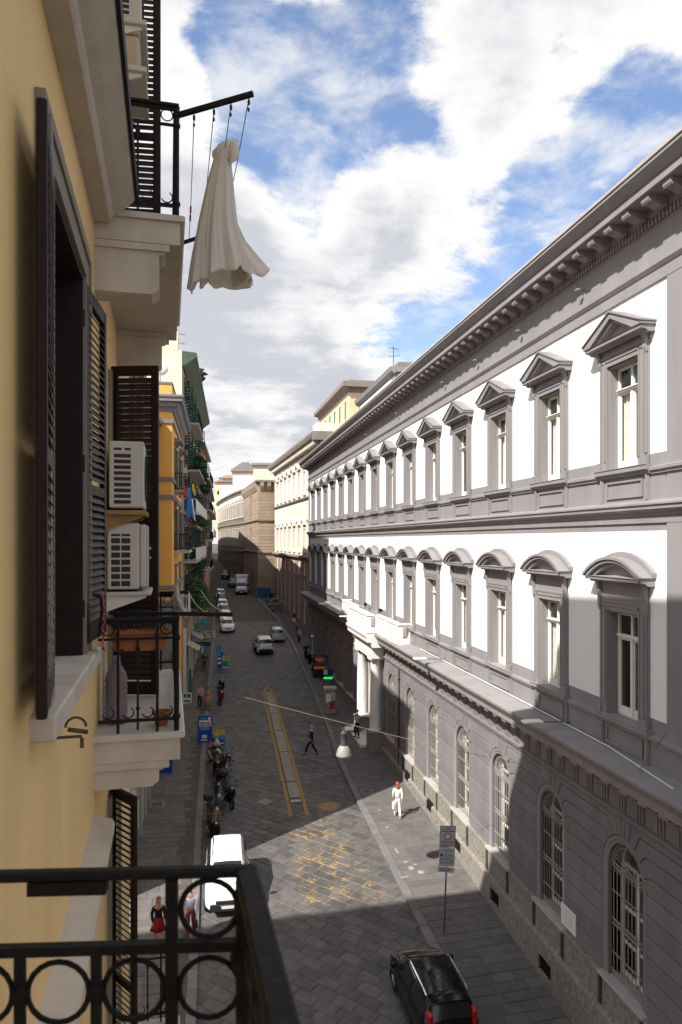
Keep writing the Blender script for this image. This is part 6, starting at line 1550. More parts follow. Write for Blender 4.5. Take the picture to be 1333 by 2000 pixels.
# ================================================================== vehicles
def interp(pts, y):
    return lerp_list(pts, y)
m_tl = mat('tail_light', (0.45, 0.01, 0.01), 0.2, 0.05, 10, spec=0.5)
m_hl = mat('head_light', (0.55, 0.57, 0.6), 0.1, 0.05, 10, spec=0.6)
m_plate = mat('number_plate', (0.7, 0.7, 0.7), 0.5, 0.02, 5)
m_plate_b = mat('plate_blue', (0.02, 0.05, 0.3), 0.5)
m_blackp = mat('black_plastic', (0.02, 0.02, 0.022), 0.6, 0.1, 10)
m_cglass = dark_glass('car_glass', (0.015, 0.018, 0.02))
def paint(name, col): return mat('paint_' + name, col, 0.30 if max(col) > 0.1 else 0.10, 0.02, 3, spec=0.4 if max(col) > 0.1 else 0.25, coat=0.7 if max(col) > 0.1 else 0.0)
CARS = {}
def car_meshes(kind):
    if kind in CARS: return CARS[kind]
    if kind == 'hatch':      # small upright hatchback
        L0, L1 = -1.82, 1.83; hw = 0.81
        top = [(-1.82, 0.72), (-1.78, 0.92), (-1.72, 1.08), (-1.56, 1.46), (-1.3, 1.52), (-0.4, 1.555), (0.25, 1.53), (0.5, 1.47), (1.02, 1.03), (1.4, 0.97), (1.68, 0.86), (1.80, 0.68), (1.83, 0.55)]
        belt = 0.95; glass_r = (-1.72, -1.57); glass_f = (0.5, 1.0); side = (-1.45, 0.75); wr = (-1.15, 1.16); wrad = 0.29
    elif kind == 'mpv':      # taller rounded hatchback
        L0, L1 = -2.0, 2.0; hw = 0.79
        top = [(-2.0, 0.75), (-1.96, 0.95), (-1.9, 1.1), (-1.66, 1.55), (-1.4, 1.63), (-0.4, 1.665), (0.3, 1.63), (0.55, 1.57), (1.2, 1.10), (1.6, 1.02), (1.86, 0.88), (1.98, 0.68), (2.0, 0.5)]
        belt = 1.0; glass_r = (-1.9, -1.68); glass_f = (0.57, 1.18); side = (-1.55, 0.9); wr = (-1.25, 1.25); wrad = 0.31
    else:                    # suv
        L0, L1 = -2.15, 2.15; hw = 0.9
        top = [(-2.15, 0.8), (-2.1, 1.05), (-2.03, 1.2), (-1.8, 1.6), (-1.5, 1.66), (-0.4, 1.68), (0.2, 1.65), (0.45, 1.6), (1.0, 1.17), (1.6, 1.1), (1.95, 0.98), (2.1, 0.75), (2.15, 0.55)]
        belt = 1.08; glass_r = (-2.03, -1.82); glass_f = (0.47, 0.98); side = (-1.7, 0.7); wr = (-1.3, 1.3); wrad = 0.36
    ys = sorted({y for y, _ in top} | {L0 + (L1 - L0) * i / 18 for i in range(19)} | set(side) | set(glass_f) | set(glass_r))
    def ring(y):
        t = interp(top, y); e = min(1.0, (y - L0) / 0.35, (L1 - y) / 0.45); e = max(0.0, e); w = hw * (0.80 + 0.20 * math.sqrt(max(0, 1 - (1 - e) ** 2)))
        cab = max(0.0, min(1.0, (t - belt - 0.08) / 0.35)); bz = min(belt, t - 0.05)
        wt = w * (0.86 - 0.14 * cab); zl = 0.24 + 0.08 * (1 - e)
        return [(0, zl), (w * 0.85, zl), (w * 0.98, zl + 0.10), (w, 0.55 * bz + 0.1), (w * 0.985, bz - 0.06), (w * 0.96, bz), (wt + 0.02, t - 0.07 * cab - 0.03), (wt * 0.9, t - 0.012), (wt * 0.55, t + 0.0), (0, t + 0.01)]
    b = MB(); rows = []
    for y in ys:
        r = ring(y); pts = [(x, y, z) for x, z in r] + [(-x, y, z) for x, z in r[-2:0:-1]]; rows.append(len(b.v)); b.v += pts; n = len(pts)
    for a, c in zip(rows, rows[1:]):
        for i in range(n): b.f.append((a + i, a + (i + 1) % n, c + (i + 1) % n, c + i))
    b.f.append(tuple(range(rows[0], rows[0] + n))); b.f.append(tuple(range(rows[-1] + n - 1, rows[-1] - 1, -1)))
    D = {'body': b.mesh('body', 'auto')}
    def off(p, d): return (p[0] + d[0], p[1] + d[1], p[2] + d[2])
    def patch(y0, y1, i0, i1, d, sgn, n=8):
        m = MB(); k = 0
        for j in range(n + 1):
            y = y0 + (y1 - y0) * j / n; r = ring(y)
            for i in (i0, i1): m.v.append(off((sgn * r[i][0], y, r[i][1]), (sgn * d[0], d[1], d[2])))
        for j in range(n): m.f.append((2 * j, 2 * j + 1, 2 * j + 3, 2 * j + 2))
        return m
    sd = {}
    for s in (-1, 1):
        mid = (side[0] + side[1]) / 2
        for k, (a, c) in enumerate(((side[0], mid - 0.04), (mid + 0.04, side[1]))):
            m = MB(); n_ = 6
            for j in range(n_ + 1):
                y = a + (c - a) * j / n_; r = ring(y); lo, hi = r[5], r[6]
                for f in (0.08, 0.9): m.v.append((s * (lo[0] + (hi[0] - lo[0]) * f + 0.012), y, lo[1] + (hi[1] - lo[1]) * f))
            for j in range(n_): m.f.append((2 * j, 2 * j + 1, 2 * j + 3, 2 * j + 2))
            sd[(s, k)] = m.mesh('side_window', True)
    D['side'] = list(sd.values())
    def cross(y0, y1, f0, f1, dz, dy):
        m = MB(); cols = 9
        for j in range(5):
            y = y0 + (y1 - y0) * (f0 + (f1 - f0) * j / 4); r = ring(y); half = [r[9], r[8], r[7], r[6]]
            pts = [(-x * 0.94, z) for x, z in half[::-1]] + [(x * 0.94, z) for x, z in half[1:]]
            for x, z in pts: m.v.append((x, y + dy, z + dz))
        c = 7
        for j in range(4):
            for i in range(c - 1): m.f.append((j * c + i, j * c + i + 1, (j + 1) * c + i + 1, (j + 1) * c + i))
        return m.mesh('glass', True)
    D['front'] = cross(glass_f[0], glass_f[1], 0.08, 0.97, 0.014, 0.012); D['rear'] = cross(glass_r[0], glass_r[1], 0.02, 0.95, 0.012, -0.03)
    t = MB().lathe([(wrad * 0.62, -0.09), (wrad * 0.95, -0.10), (wrad, -0.07), (wrad, 0.07), (wrad * 0.95, 0.10), (wrad * 0.62, 0.09)], axis='x', n=20); D['tyre'] = t.mesh('tyre', 'auto')
    rm = MB().lathe([(wrad * 0.63, -0.08), (wrad * 0.63, 0.08), (wrad * 0.55, 0.085), (wrad * 0.5, 0.05), (wrad * 0.15, 0.06), (0.01, 0.07)], axis='x', n=18)
    for k in range(5):
        a = 2 * math.pi * k / 5; rm.tube((0.075, 0, 0), (0.08, wrad * 0.58 * math.cos(a), wrad * 0.58 * math.sin(a)), 0.035, 5)
    D['rim'] = rm.mesh('rim', 'auto'); D['arch'] = MB().ring((0, 0, 0), wrad + 0.035, 0.035, 'x', 16, 5, R(-15), R(195)).mesh('arch')
    D['dim'] = (L0, L1, hw, wr, wrad, belt, ring, top); CARS[kind] = D; return D
def car(kind, x, y, head, col_name, col, label, group=None, rails=False, dark_trim=True, tall_lights=False):
    D = car_meshes(kind); L0, L1, hw, wr, wrad, belt, ring, top = D['dim']
    M = T(x, y, gz(y) + 0.012) @ Matrix.Rotation(slope(y), 4, 'X') @ RZ(R(head)); t = thing('parked_car' if group else 'car', label, 'car', M, group)
    pm = paint(col_name, col)
    key = 'body_' + kind + col_name
    me = D['body'].copy(); body = obj('body', me, pm, t)
    for s in D['side']: obj('side_window', s, m_cglass, t)
    obj('windscreen', D['front'], m_cglass, t); obj('rear_window', D['rear'], m_cglass, t)
    for yy in wr:
        for s in (-1, 1):
            Mw = M @ T(s * (hw - 0.10), yy, wrad) @ (Matrix.Rotation(math.pi, 4, 'Z') if s < 0 else Matrix())
            w = obj('wheel', D['tyre'], m_rubber, t, Mw); obj('rim', D['rim'], m_steel, w, Mw); obj('wheel_arch', D['arch'], m_blackp, t, M @ T(s * (hw - 0.005), yy, wrad))
    rf = ring(L1 - 0.14); rr = ring(L0 + 0.10)
    for s in (-1, 1):
        xw = hw * 0.80
        a, c = sorted((s * (xw - 0.24), s * (xw + 0.06))); obj('headlight', MB().bbox(a, c, L1 - 0.34, L1 - 0.10, 0.64, 0.82, 0.04).mesh('hl'), m_hl, t)
        a, c = sorted((s * (xw - 0.09), s * (xw + 0.035))); obj('tail_light', MB().bbox(a, c, L0 + 0.0, L0 + (0.24 if tall_lights else 0.17), 0.78, belt + (0.05 if kind == 'hatch' and not tall_lights else 0.36), 0.03).mesh('tl'), m_tl, t)
        a, c = sorted((s * (hw + 0.0), s * (hw + 0.17))); obj('mirror', MB().bbox(a, c, top[8][0] - 0.22, top[8][0] - 0.08, belt - 0.02, belt + 0.14, 0.03).mesh('mirror'), pm if not dark_trim else m_blackp, t)
        obj('sill_trim', MB().box(min(s * (hw - 0.03), s * (hw + 0.006)), max(s * (hw - 0.03), s * (hw + 0.006)), wr[0] + 0.45, wr[1] - 0.45, 0.27, 0.38).mesh('sill'), m_blackp, t)
        for yy in (wr[0] + 0.55, (wr[0] + wr[1]) / 2 + 0.45): obj('door_handle', MB().bbox(min(s * (hw - 0.02), s * (hw + 0.015)), max(s * (hw - 0.02), s * (hw + 0.015)), yy, yy + 0.16, belt - 0.17, belt - 0.13, 0.005).mesh('dh'), pm, t)
        if rails: obj('roof_rail', MB().path([(s * 0.58, -1.3, top[5][1] - 0.05), (s * 0.60, -1.1, top[5][1] + 0.02), (s * 0.60, 0.1, top[5][1] + 0.0), (s * 0.58, 0.3, top[5][1] - 0.07)], 0.022, 6).mesh('rail'), m_chrome, t)
    obj('front_bumper', MB().bbox(-hw * 0.78, hw * 0.78, L1 - 0.10, L1 + 0.03, 0.26, 0.56, 0.04).mesh('fb'), m_blackp if dark_trim else pm, t)
    obj('rear_bumper', MB().bbox(-hw * 0.80, hw * 0.80, L0 - 0.04, L0 + 0.10, 0.30, 0.62, 0.04).mesh('rb'), m_blackp if dark_trim else pm, t)
    obj('grille', MB().bbox(-0.42, 0.42, L1 - 0.09, L1 + 0.035, 0.57, 0.66, 0.01).mesh('g'), m_blackp, t)
    for yq, s in ((L1 + 0.031, 1), (L0 - 0.041, -1)):
        zc = 0.44 if s > 0 else 0.72
        pl = obj('number_plate', MB().box(-0.26, 0.26, min(yq, yq + s * 0.008), max(yq, yq + s * 0.008), zc - 0.055, zc + 0.055).mesh('pl'), m_plate, t)
        obj('plate_band', MB().box(-0.26, -0.215, min(yq + s * 0.009, yq + s * 0.011), max(yq + s * 0.009, yq + s * 0.011), zc - 0.055, zc + 0.055).mesh('pb'), m_plate_b, pl); obj('plate_band', MB().box(0.215, 0.26, min(yq + s * 0.009, yq + s * 0.011), max(yq + s * 0.009, yq + s * 0.011), zc - 0.055, zc + 0.055).mesh('pb'), m_plate_b, pl)
    obj('roof_aerial', MB().tube((0, -0.9 if kind == 'hatch' else 0.2, top[5][1]), (0, -1.05 if kind == 'hatch' else 0.05, top[5][1] + 0.22), 0.008, 5).mesh('a'), m_blackp, t)
    if kind == 'hatch':
        for s in (-1, 1): obj('roof_strip', MB().box(s * 0.545 - 0.012, s * 0.545 + 0.012, -1.35, 0.2, top[5][1] - 0.028, top[5][1] - 0.004).mesh('rs'), m_blackp, t)
    return t
car('hatch', 6.3, 19.95, 1, 'black', (0.008, 0.008, 0.009), 'shiny black hatchback with chrome roof rails driving beside the right pavement', rails=True, dark_trim=False, tall_lights=True)
car('hatch', 0.66, 27.5, 179, 'white', (0.80, 0.80, 0.80), 'white small hatchback half in the sunlit patch by the left kerb')
car('suv', 5.55, 75.7, 3, 'white', (0.80, 0.80, 0.80), 'white SUV driving away past the tip of the yellow island')
car('hatch', 7.55, 82.0, -2, 'silver', (0.36, 0.38, 0.42), 'silver blue hatchback beside the right kerb ahead of the white SUV', dark_trim=False)
PG = 'cars parked nose to tail along the left kerb'
car('hatch', 2.15, 89.0, 180, 'white', (0.80, 0.80, 0.80), 'white car at the head of the row parked along the left kerb', PG, dark_trim=False)
car('hatch', 2.1, 95.5, 180, 'white', (0.8, 0.8, 0.8), 'second white car of the left kerb row, behind the first white one', PG)
car('mpv', 2.0, 101.5, 180, 'bluegrey', (0.20, 0.26, 0.33), 'blue grey car parked between white cars at the left kerb', PG, dark_trim=False)
car('hatch', 1.9, 107.5, 180, 'white', (0.8, 0.8, 0.8), 'white car parked behind the blue grey one at the left kerb', PG)
car('mpv', 1.85, 114.5, 180, 'darkgrey', (0.06, 0.065, 0.07), 'dark grey car far back in the left kerb row', PG)
car('hatch', 1.8, 121.0, 180, 'silver', (0.36, 0.38, 0.42), 'silver car at the far end of the left kerb row', PG)
car('mpv', 4.4, 137.5, 172, 'darkgrey', (0.06, 0.065, 0.07), 'dark car waiting close behind the box van')
car('mpv', 3.3, 152.0, 172, 'navy', (0.03, 0.04, 0.09), 'dark blue car far up the street behind the dark one')
def box_van():
    x, y = 5.6, 128.0; M = T(x, y, gz(y) + 0.012) @ Matrix.Rotation(slope(y), 4, 'X') @ RZ(R(180 - 4)); t = thing('box_van', 'white box van with tall cargo body coming down the street', 'van', M); w = paint('vanwhite', (0.6, 0.6, 0.58))
    b = MB(); prof = [(-0.95, 0.4), (-0.98, 0.9), (-0.93, 1.3), (-0.80, 2.05), (0.80, 2.05), (0.93, 1.3), (0.98, 0.9), (0.95, 0.4)]
    ysz = [(0.9, 1.0), (1.6, 1.0), (1.75, 0.985), (2.3, 0.62), (2.75, 0.52), (2.85, 0.35)]; n = 8
    for yy, f in ysz: b.v += [(px, yy, 0.4 + (pz - 0.4) * (f if pz > 1.0 else min(1, f + 0.3))) for px, pz in prof]
    for k in range(len(ysz) - 1):
        for i in range(n): b.f.append((k * n + i, k * n + (i + 1) % n, (k + 1) * n + (i + 1) % n, (k + 1) * n + i))
    b.f += [tuple(range(n)), tuple(range(len(b.v) - 1, len(b.v) - n - 1, -1))]
    obj('cab', b.mesh('cab', 'auto'), w, t)
    obj('cargo_box', MB().bbox(-1.1, 1.1, -2.8, 0.88, 0.75, 3.05, 0.03).mesh('box'), mat('van_box', (0.5, 0.49, 0.46), 0.6, 0.05, 2), t)
    obj('wind_deflector', MB().prism([(0.9, 2.07), (1.55, 2.07), (1.0, 2.75), (0.9, 2.75)], -0.8, 0.8, 'x').mesh('wd'), w, t)
    m = MB(); m.add([(-0.74, 1.82, 2.0), (0.74, 1.82, 2.0), (0.86, 2.30, 1.44), (-0.86, 2.30, 1.44)], [(0, 1, 2, 3)]); obj('windscreen', m.mesh('ws'), m_cglass, t)
    for s in (-1, 1):
        m = MB(); m.add([(s * 0.97, 1.0, 1.35), (s * 0.97, 1.9, 1.3), (s * 0.86, 1.6, 1.95), (s * 0.86, 1.0, 1.95)], [(0, 1, 2, 3)]); obj('side_window', m.mesh('sw'), m_cglass, t)
        a, c = sorted((s * 0.6, s * 0.9)); obj('headlight', MB().bbox(a, c, 2.7, 2.88, 0.85, 1.05, 0.03).mesh('h'), m_hl, t)
        a, c = sorted((s * 1.0, s * 1.2)); obj('mirror', MB().bbox(a, c, 1.9, 2.0, 1.35, 1.75, 0.03).mesh('m'), m_blackp, t)
        for yy in (-1.6, 1.9):
            wv = obj('wheel', MB().lathe([(0.2, -0.1), (0.35, -0.1), (0.36, 0.1), (0.2, 0.1)], axis='x', n=18).mesh('w'), m_rubber, t, M @ T(s * 0.9, yy, 0.36)); obj('rim', MB().lathe([(0.19, -0.08), (0.19, 0.08), (0.02, 0.09)], axis='x', n=14).mesh('r'), m_steel, wv)
    obj('bumper', MB().bbox(-0.9, 0.9, 2.75, 2.95, 0.35, 0.62, 0.04).mesh('b'), m_blackp, t); obj('grille', MB().bbox(-0.5, 0.5, 2.8, 2.9, 0.68, 0.82, 0.01).mesh('g'), m_blackp, t)
    obj('number_plate', MB().box(-0.26, 0.26, 2.951, 2.96, 0.42, 0.53).mesh('p'), m_plate, t)
box_van()

# ------------------------------------------------------------------ scooters
SC = {}
def sc_mesh():
    if SC: return SC
    SC['tyre'] = MB().ring((0, 0, 0), 0.20, 0.055, 'x', 20, 8).mesh('tyre', True)
    rm = MB().lathe([(0.16, -0.03), (0.16, 0.03), (0.05, 0.04), (0.01, 0.04)], axis='x', n=14); rm.lathe([(0.05, -0.04), (0.05, 0.06), (0.01, 0.06)], axis='x', n=10); SC['rim'] = rm.mesh('rim')
    def loft(secs, name):
        b = MB(); n = 10
        for y, z, w, h in secs:
            for i in range(n): a = 2 * math.pi * i / n; b.v.append((w * math.cos(a), y, z + h * math.sin(a)))
        for k in range(len(secs) - 1):
            for i in range(n): b.f.append((k * n + i, k * n + (i + 1) % n, (k + 1) * n + (i + 1) % n, (k + 1) * n + i))
        b.f += [tuple(range(n)), tuple(range(len(b.v) - 1, len(b.v) - n - 1, -1))]; return b.mesh(name, True)
    SC['rear'] = loft([(-0.95, 0.72, 0.05, 0.05), (-0.85, 0.68, 0.13, 0.11), (-0.6, 0.60, 0.17, 0.17), (-0.3, 0.55, 0.17, 0.18), (-0.05, 0.45, 0.14, 0.14), (0.02, 0.34, 0.12, 0.06)], 'rear_body')
    SC['floor'] = loft([(-0.1, 0.32, 0.15, 0.06), (0.15, 0.28, 0.16, 0.05), (0.4, 0.32, 0.15, 0.06)], 'floorboard')
    b = MB(); sec = [(0.38, 0.28, 0.15), (0.46, 0.5, 0.20), (0.50, 0.75, 0.22), (0.48, 0.95, 0.16), (0.46, 1.0, 0.1)]
    for y, z, w in sec:
        for i in range(7): u = -1 + 2 * i / 6; b.v.append((w * u, y + 0.09 * (1 - u * u), z))
        for i in range(7): u = 1 - 2 * i / 6; b.v.append((w * u * 0.95, y - 0.03 + 0.06 * (1 - u * u), z))
    for k in range(len(sec) - 1):
        for i in range(14): b.f.append((k * 14 + i, k * 14 + (i + 1) % 14, (k + 1) * 14 + (i + 1) % 14, (k + 1) * 14 + i))
    b.f += [tuple(range(14)), tuple(range(len(b.v) - 1, len(b.v) - 15, -1))]
    SC['shield'] = b.mesh('leg_shield', True)
    SC['fender'] = loft([(0.42, 0.42, 0.07, 0.05), (0.62, 0.47, 0.08, 0.05), (0.82, 0.40, 0.07, 0.05), (0.9, 0.3, 0.05, 0.04)], 'front_fender')
    SC['seat'] = loft([(-0.92, 0.80, 0.06, 0.03), (-0.8, 0.82, 0.13, 0.05), (-0.45, 0.79, 0.15, 0.055), (-0.15, 0.74, 0.12, 0.05), (-0.05, 0.70, 0.07, 0.03)], 'seat')
    b = MB().path([(-0.34, 0.30, 1.02), (-0.22, 0.36, 1.04), (0, 0.42, 1.0), (0.22, 0.36, 1.04), (0.34, 0.30, 1.02)], 0.017, 6); b.tube((0, 0.42, 1.0), (0, 0.66, 0.25), 0.03, 6); SC['bar'] = b.mesh('handlebar')
    SC['headcover'] = MB().ball((0, 0.45, 1.0), 0.12, 0.11, 0.09).mesh('handlebar_cover', True)
    SC['lamp'] = MB().ball((0, 0.545, 0.99), 0.065, 0.035, 0.055).mesh('headlight', True)
    SC['mirror'] = MB().tube((0, 0, 0), (0.06, 0.0, 0.2), 0.007, 5).ball((0.08, 0, 0.24), 0.06, 0.018, 0.04).mesh('mirror')
    b = MB(); 
    for i in range(5): u = -0.2 + 0.1 * i; b.v += [(u, 0.50 + 0.06 * (1 - (u / 0.2) ** 2), 1.05), (u * 0.8, 0.40 + 0.05 * (1 - (u / 0.2) ** 2), 1.42)]
    for i in range(4): b.f.append((2 * i, 2 * i + 2, 2 * i + 3, 2 * i + 1))
    SC['screen'] = b.mesh('windshield', True)
    SC['case'] = MB().bbox(-0.2, 0.2, -1.18, -0.8, 0.88, 1.18, 0.06).mesh('top_case')
    SC['tail'] = MB().bbox(-0.07, 0.07, -0.99, -0.93, 0.68, 0.76, 0.015).mesh('tail_light')
    SC['stand'] = MB().tube((0.0, -0.1, 0.3), (-0.2, -0.12, 0.01), 0.014, 5).mesh('side_stand')
    SC['exhaust'] = MB().tube((0.14, -0.35, 0.27), (0.16, -0.85, 0.33), 0.05, 8).mesh('exhaust')
    return SC
def scooter(x, y, head, cn, col, label, group, screen=False, case=False, lean=5, walk=False):
    D = sc_mesh(); z = gz(y) + (0.12 if walk else 0.012)
    M = T(x, y, z) @ RZ(R(head)) @ Matrix.Rotation(R(-lean), 4, 'Y'); t = thing('scooter', label, 'scooter', M, group); pm = paint(cn, col)
    for yy in (-0.62, 0.68):
        w = obj('wheel', D['tyre'], m_rubber, t, M @ T(0, yy, 0.255)); obj('rim', D['rim'], m_steel, w)
    for k, m in (('rear', pm), ('floor', m_blackp), ('shield', pm), ('fender', pm), ('headcover', pm), ('seat', m_rubber), ('bar', m_blackp), ('lamp', m_hl), ('tail', m_tl), ('stand', m_steel), ('exhaust', m_steel)):
        me = D[k]
        if k in ('rear', 'shield', 'fender', 'headcover'): me = me.copy(); me.materials.clear()
        obj(me.name.split('.')[0], me, m, t)
    for s in (-1, 1): obj('mirror', D['mirror'], m_chrome if s > 0 else m_blackp, t, M @ T(s * 0.2, 0.36, 1.04) @ Matrix.Scale(s, 4, (1, 0, 0)))
    if screen: obj('windshield', D['screen'], m_glass, t)
    if case: obj('top_case', D['case'], m_blackp, t)
SG = 'scooters parked in line along the left kerb'
for a in ((0.12, 31.6, 188, 'black', (0.01, 0.01, 0.011), 'black scooter with pale windshield heading the parked line next to the white hatchback', True, False),
          (0.10, 33.0, 195, 'brown', (0.16, 0.085, 0.065), 'brown scooter with a chrome mirror second in the parked line', False, True),
          (0.42, 34.6, 172, 'darksilver', (0.10, 0.105, 0.11), 'dark silver scooter behind the brown one', True, False),
          (0.45, 36.1, 170, 'charcoal', (0.035, 0.036, 0.04), 'charcoal scooter in the middle of the parked line', False, True),
          (0.50, 37.6, 190, 'black', (0.01, 0.01, 0.011), 'black scooter with round chrome mirror beyond the charcoal one', False, False),
          (0.30, 39.3, 185, 'black', (0.01, 0.01, 0.011), 'black scooter with top case between the charcoal and the red and white one', True, True),
          (0.22, 41.2, 200, 'redwhite', (0.50, 0.43, 0.42), 'pale red and white scooter near the blue advertising board', False, False),
          (0.80, 35.4, 200, 'black', (0.01, 0.01, 0.011), 'black scooter on the road side of the dark silver one', False, False),
          (0.85, 38.5, 175, 'grey', (0.15, 0.15, 0.15), 'grey scooter standing on the road side of the black ones', True, False),
          (0.72, 40.3, 205, 'black', (0.01, 0.01, 0.011), 'black scooter with top case next to the pale red one', False, True),
          (0.25, 43.0, 190, 'silverw', (0.42, 0.42, 0.43), 'silver scooter last in line beside the yellow and blue board', True, False)):
    scooter(a[0], a[1], a[2], a[3], a[4], a[5], SG, a[6], a[7])
scooter(0.75, 55.0, 185, 'darkred', (0.10, 0.012, 0.015), 'dark red scooter standing beside the couple on the left pavement edge', 'scooters further up the left kerb', False, True)
scooter(0.85, 58.5, 185, 'black', (0.01, 0.01, 0.011), 'black scooter standing behind the dark red one', 'scooters further up the left kerb', True, False)
scooter(1.1, 69.0, 185, 'black', (0.01, 0.01, 0.011), 'black scooter parked behind the tall blue poster stand', 'scooters further up the left kerb', True, True)
for k, (px, py, cn, col) in enumerate(((535, 1197, 'grey', (0.15, 0.15, 0.15)), (529, 1188, 'silverw', (0.42, 0.42, 0.43)), (524, 1178, 'cream', (0.45, 0.42, 0.33)), (520, 1170, 'black', (0.01, 0.01, 0.011)), (515, 1162, 'cream', (0.45, 0.42, 0.33)))):
    g = G(px, py); scooter(g.x + 0.5, g.y, 70, cn, col, ('dark grey scooter in the row across the right kerb before the tower', 'silver scooter in the row across the right kerb before the tower', 'cream scooter in the middle of the right kerb row', 'black scooter between two cream ones at the right kerb', 'cream scooter closest to the box van at the right kerb')[k], 'scooters parked across the right kerb', k % 2 == 0, False, walk=True)
scooter(9.6, 67.5, 20, 'black', (0.01, 0.01, 0.011), 'black scooter standing against the palace wall beyond the stall', 'scooters by the palace wall', True, False, walk=True)

# ================================================================== street furniture
def text_bars(o, M, rows, m, y=-0.006):
    for x0, x1, z, h in rows: obj('text_line', MB().box(x0, x1, y - 0.002, y, z, z + h).mesh('tl'), m, o, M)
m_ink = mat('dark_print', (0.05, 0.05, 0.06), 0.6); m_sgrey = mat('sign_back', (0.45, 0.45, 0.46), 0.5, 0.05, 5)
m_sblue = mat('sign_blue', (0.01, 0.06, 0.35), 0.5); m_sred = mat('sign_red', (0.35, 0.02, 0.02), 0.5)
def zone_sign():
    M = T(7.87, 23.41, gz(23.41) + 0.13) @ RZ(R(-8)) @ Matrix.Rotation(R(2.0), 4, 'Y'); t = thing('zone_sign', 'tall restricted zone road sign with red ring on a thin post by the kerb', 'road sign', M)
    obj('post', MB().tube((0, 0.04, 0), (0, 0.04, 3.62), 0.03, 10).mesh('post', True), m_steel, t)
    up = obj('upper_panel', MB().bbox(-0.27, 0.27, -0.005, 0.012, 2.92, 3.66, 0.004).mesh('u'), m_sgrey, t)
    b = MB().ring((0, -0.008, 3.30), 0.105, 0.018, 'y', 28, 6); obj('red_ring', b.mesh('ring'), m_sred, up)
    obj('ring_field', MB().lathe([(0.1, -0.010), (0.1, -0.006), (0.001, -0.0055)], (0, 0, 3.30), 24, 'y').mesh('f'), m_plate, up)
    obj('border', MB().box(-0.27, 0.27, -0.009, -0.0055, 3.645, 3.66).box(-0.27, -0.255, -0.009, -0.0055, 2.92, 3.645).box(0.255, 0.27, -0.009, -0.0055, 2.92, 3.645).mesh('b'), m_ink, up)
    text_bars(up, M, [(-0.08, 0.08, 3.55, 0.03), (-0.22, 0.0, 3.465, 0.03), (0.03, 0.22, 3.465, 0.03), (-0.24, 0.24, 3.10, 0.022), (-0.2, 0.2, 3.04, 0.012), (-0.22, 0.18, 3.0, 0.012), (-0.24, 0.05, 2.95, 0.022)], m_ink)
    lo = obj('lower_panel', MB().bbox(-0.265, 0.265, -0.005, 0.012, 2.28, 2.905, 0.004).mesh('l'), m_sgrey, t)
    obj('blue_square', MB().box(-0.23, -0.14, -0.009, -0.0055, 2.62, 2.71).mesh('bs'), m_sblue, lo)
    text_bars(lo, M, [(-0.1, 0.18, 2.80, 0.02), (-0.1, 0.2, 2.66, 0.016), (-0.1, 0.2, 2.62, 0.012), (-0.1, 0.2, 2.54, 0.016), (-0.1, 0.16, 2.50, 0.012), (-0.22, 0.12, 2.42, 0.016), (-0.22, 0.12, 2.38, 0.012), (-0.22, -0.16, 2.51, 0.05), (0.17, 0.22, 2.40, 0.06)], m_ink)
    bt = obj('bottom_strip', MB().bbox(-0.31, 0.26, -0.03, -0.014, -0.085, 0.085, 0.004).mesh('bt'), m_sgrey, t, M @ T(0, 0, 2.17) @ Matrix.Rotation(R(4), 4, 'Y'))
    text_bars(bt, WM[bt], [(-0.22, 0.15, 0.02, 0.02), (-0.24, 0.1, -0.04, 0.02)], m_ink, -0.033)
zone_sign()
def board(px, py, wpx, hpx, label, layout, rot=0, legs=True, dz=0.1, Z=None, name='advertising_board', lean=6, cat='sign', base=None):
    g = G(px, py) if Z is None else P(px, py, Z); s = (g.x * ST + g.y * CT) / F_PX; w, h = wpx * s, hpx * s
    M = T(g.x, g.y, g.z + (dz if Z is None else 0)) @ RZ(R(-TH * 57.3 + rot)) @ Matrix.Rotation(R(-lean), 4, 'X'); t = thing(name, label, cat, M); z0 = 0.06 if legs else 0
    p = obj('panel', MB().bbox(-w / 2, w / 2, -0.02, 0.02, z0, h, 0.006).mesh('panel'), base or m_sblue, t)
    for x0, x1, a, c, m, nm in layout: obj(nm, MB().box(-w / 2 + x0 * w, -w / 2 + x1 * w, -0.026, -0.021, z0 + a * (h - z0), z0 + c * (h - z0)).mesh('pr'), m, p, M)
    if legs:
        for sx in (-1, 1): obj('leg', MB().tube((sx * (w / 2 - 0.03), 0.0, z0 + 0.05), (sx * (w / 2 - 0.03), 0.35, 0), 0.018, 6).mesh('leg'), m_steel, t); obj('foot', MB().box(sx * (w / 2 - 0.03) - 0.02, sx * (w / 2 - 0.03) + 0.02, -0.03, 0.03, 0, z0).mesh('ft'), m_steel, t)
        if True: obj('frame', MB().box(-w / 2 - 0.02, w / 2 + 0.02, -0.025, 0.025, h, h + 0.025).mesh('fr'), m_steel, t)
    return t
m_w2 = mat('print_white', (0.65, 0.63, 0.62), 0.6); m_r2 = mat('print_red', (0.5, 0.04, 0.03), 0.6); m_lb = mat('print_light_blue', (0.04, 0.28, 0.5), 0.6); m_y2 = mat('print_yellow', (0.45, 0.42, 0.05), 0.6); m_gr2 = mat('print_green', (0.03, 0.25, 0.2), 0.6); m_tl2 = mat('print_teal', (0.02, 0.22, 0.16), 0.6)
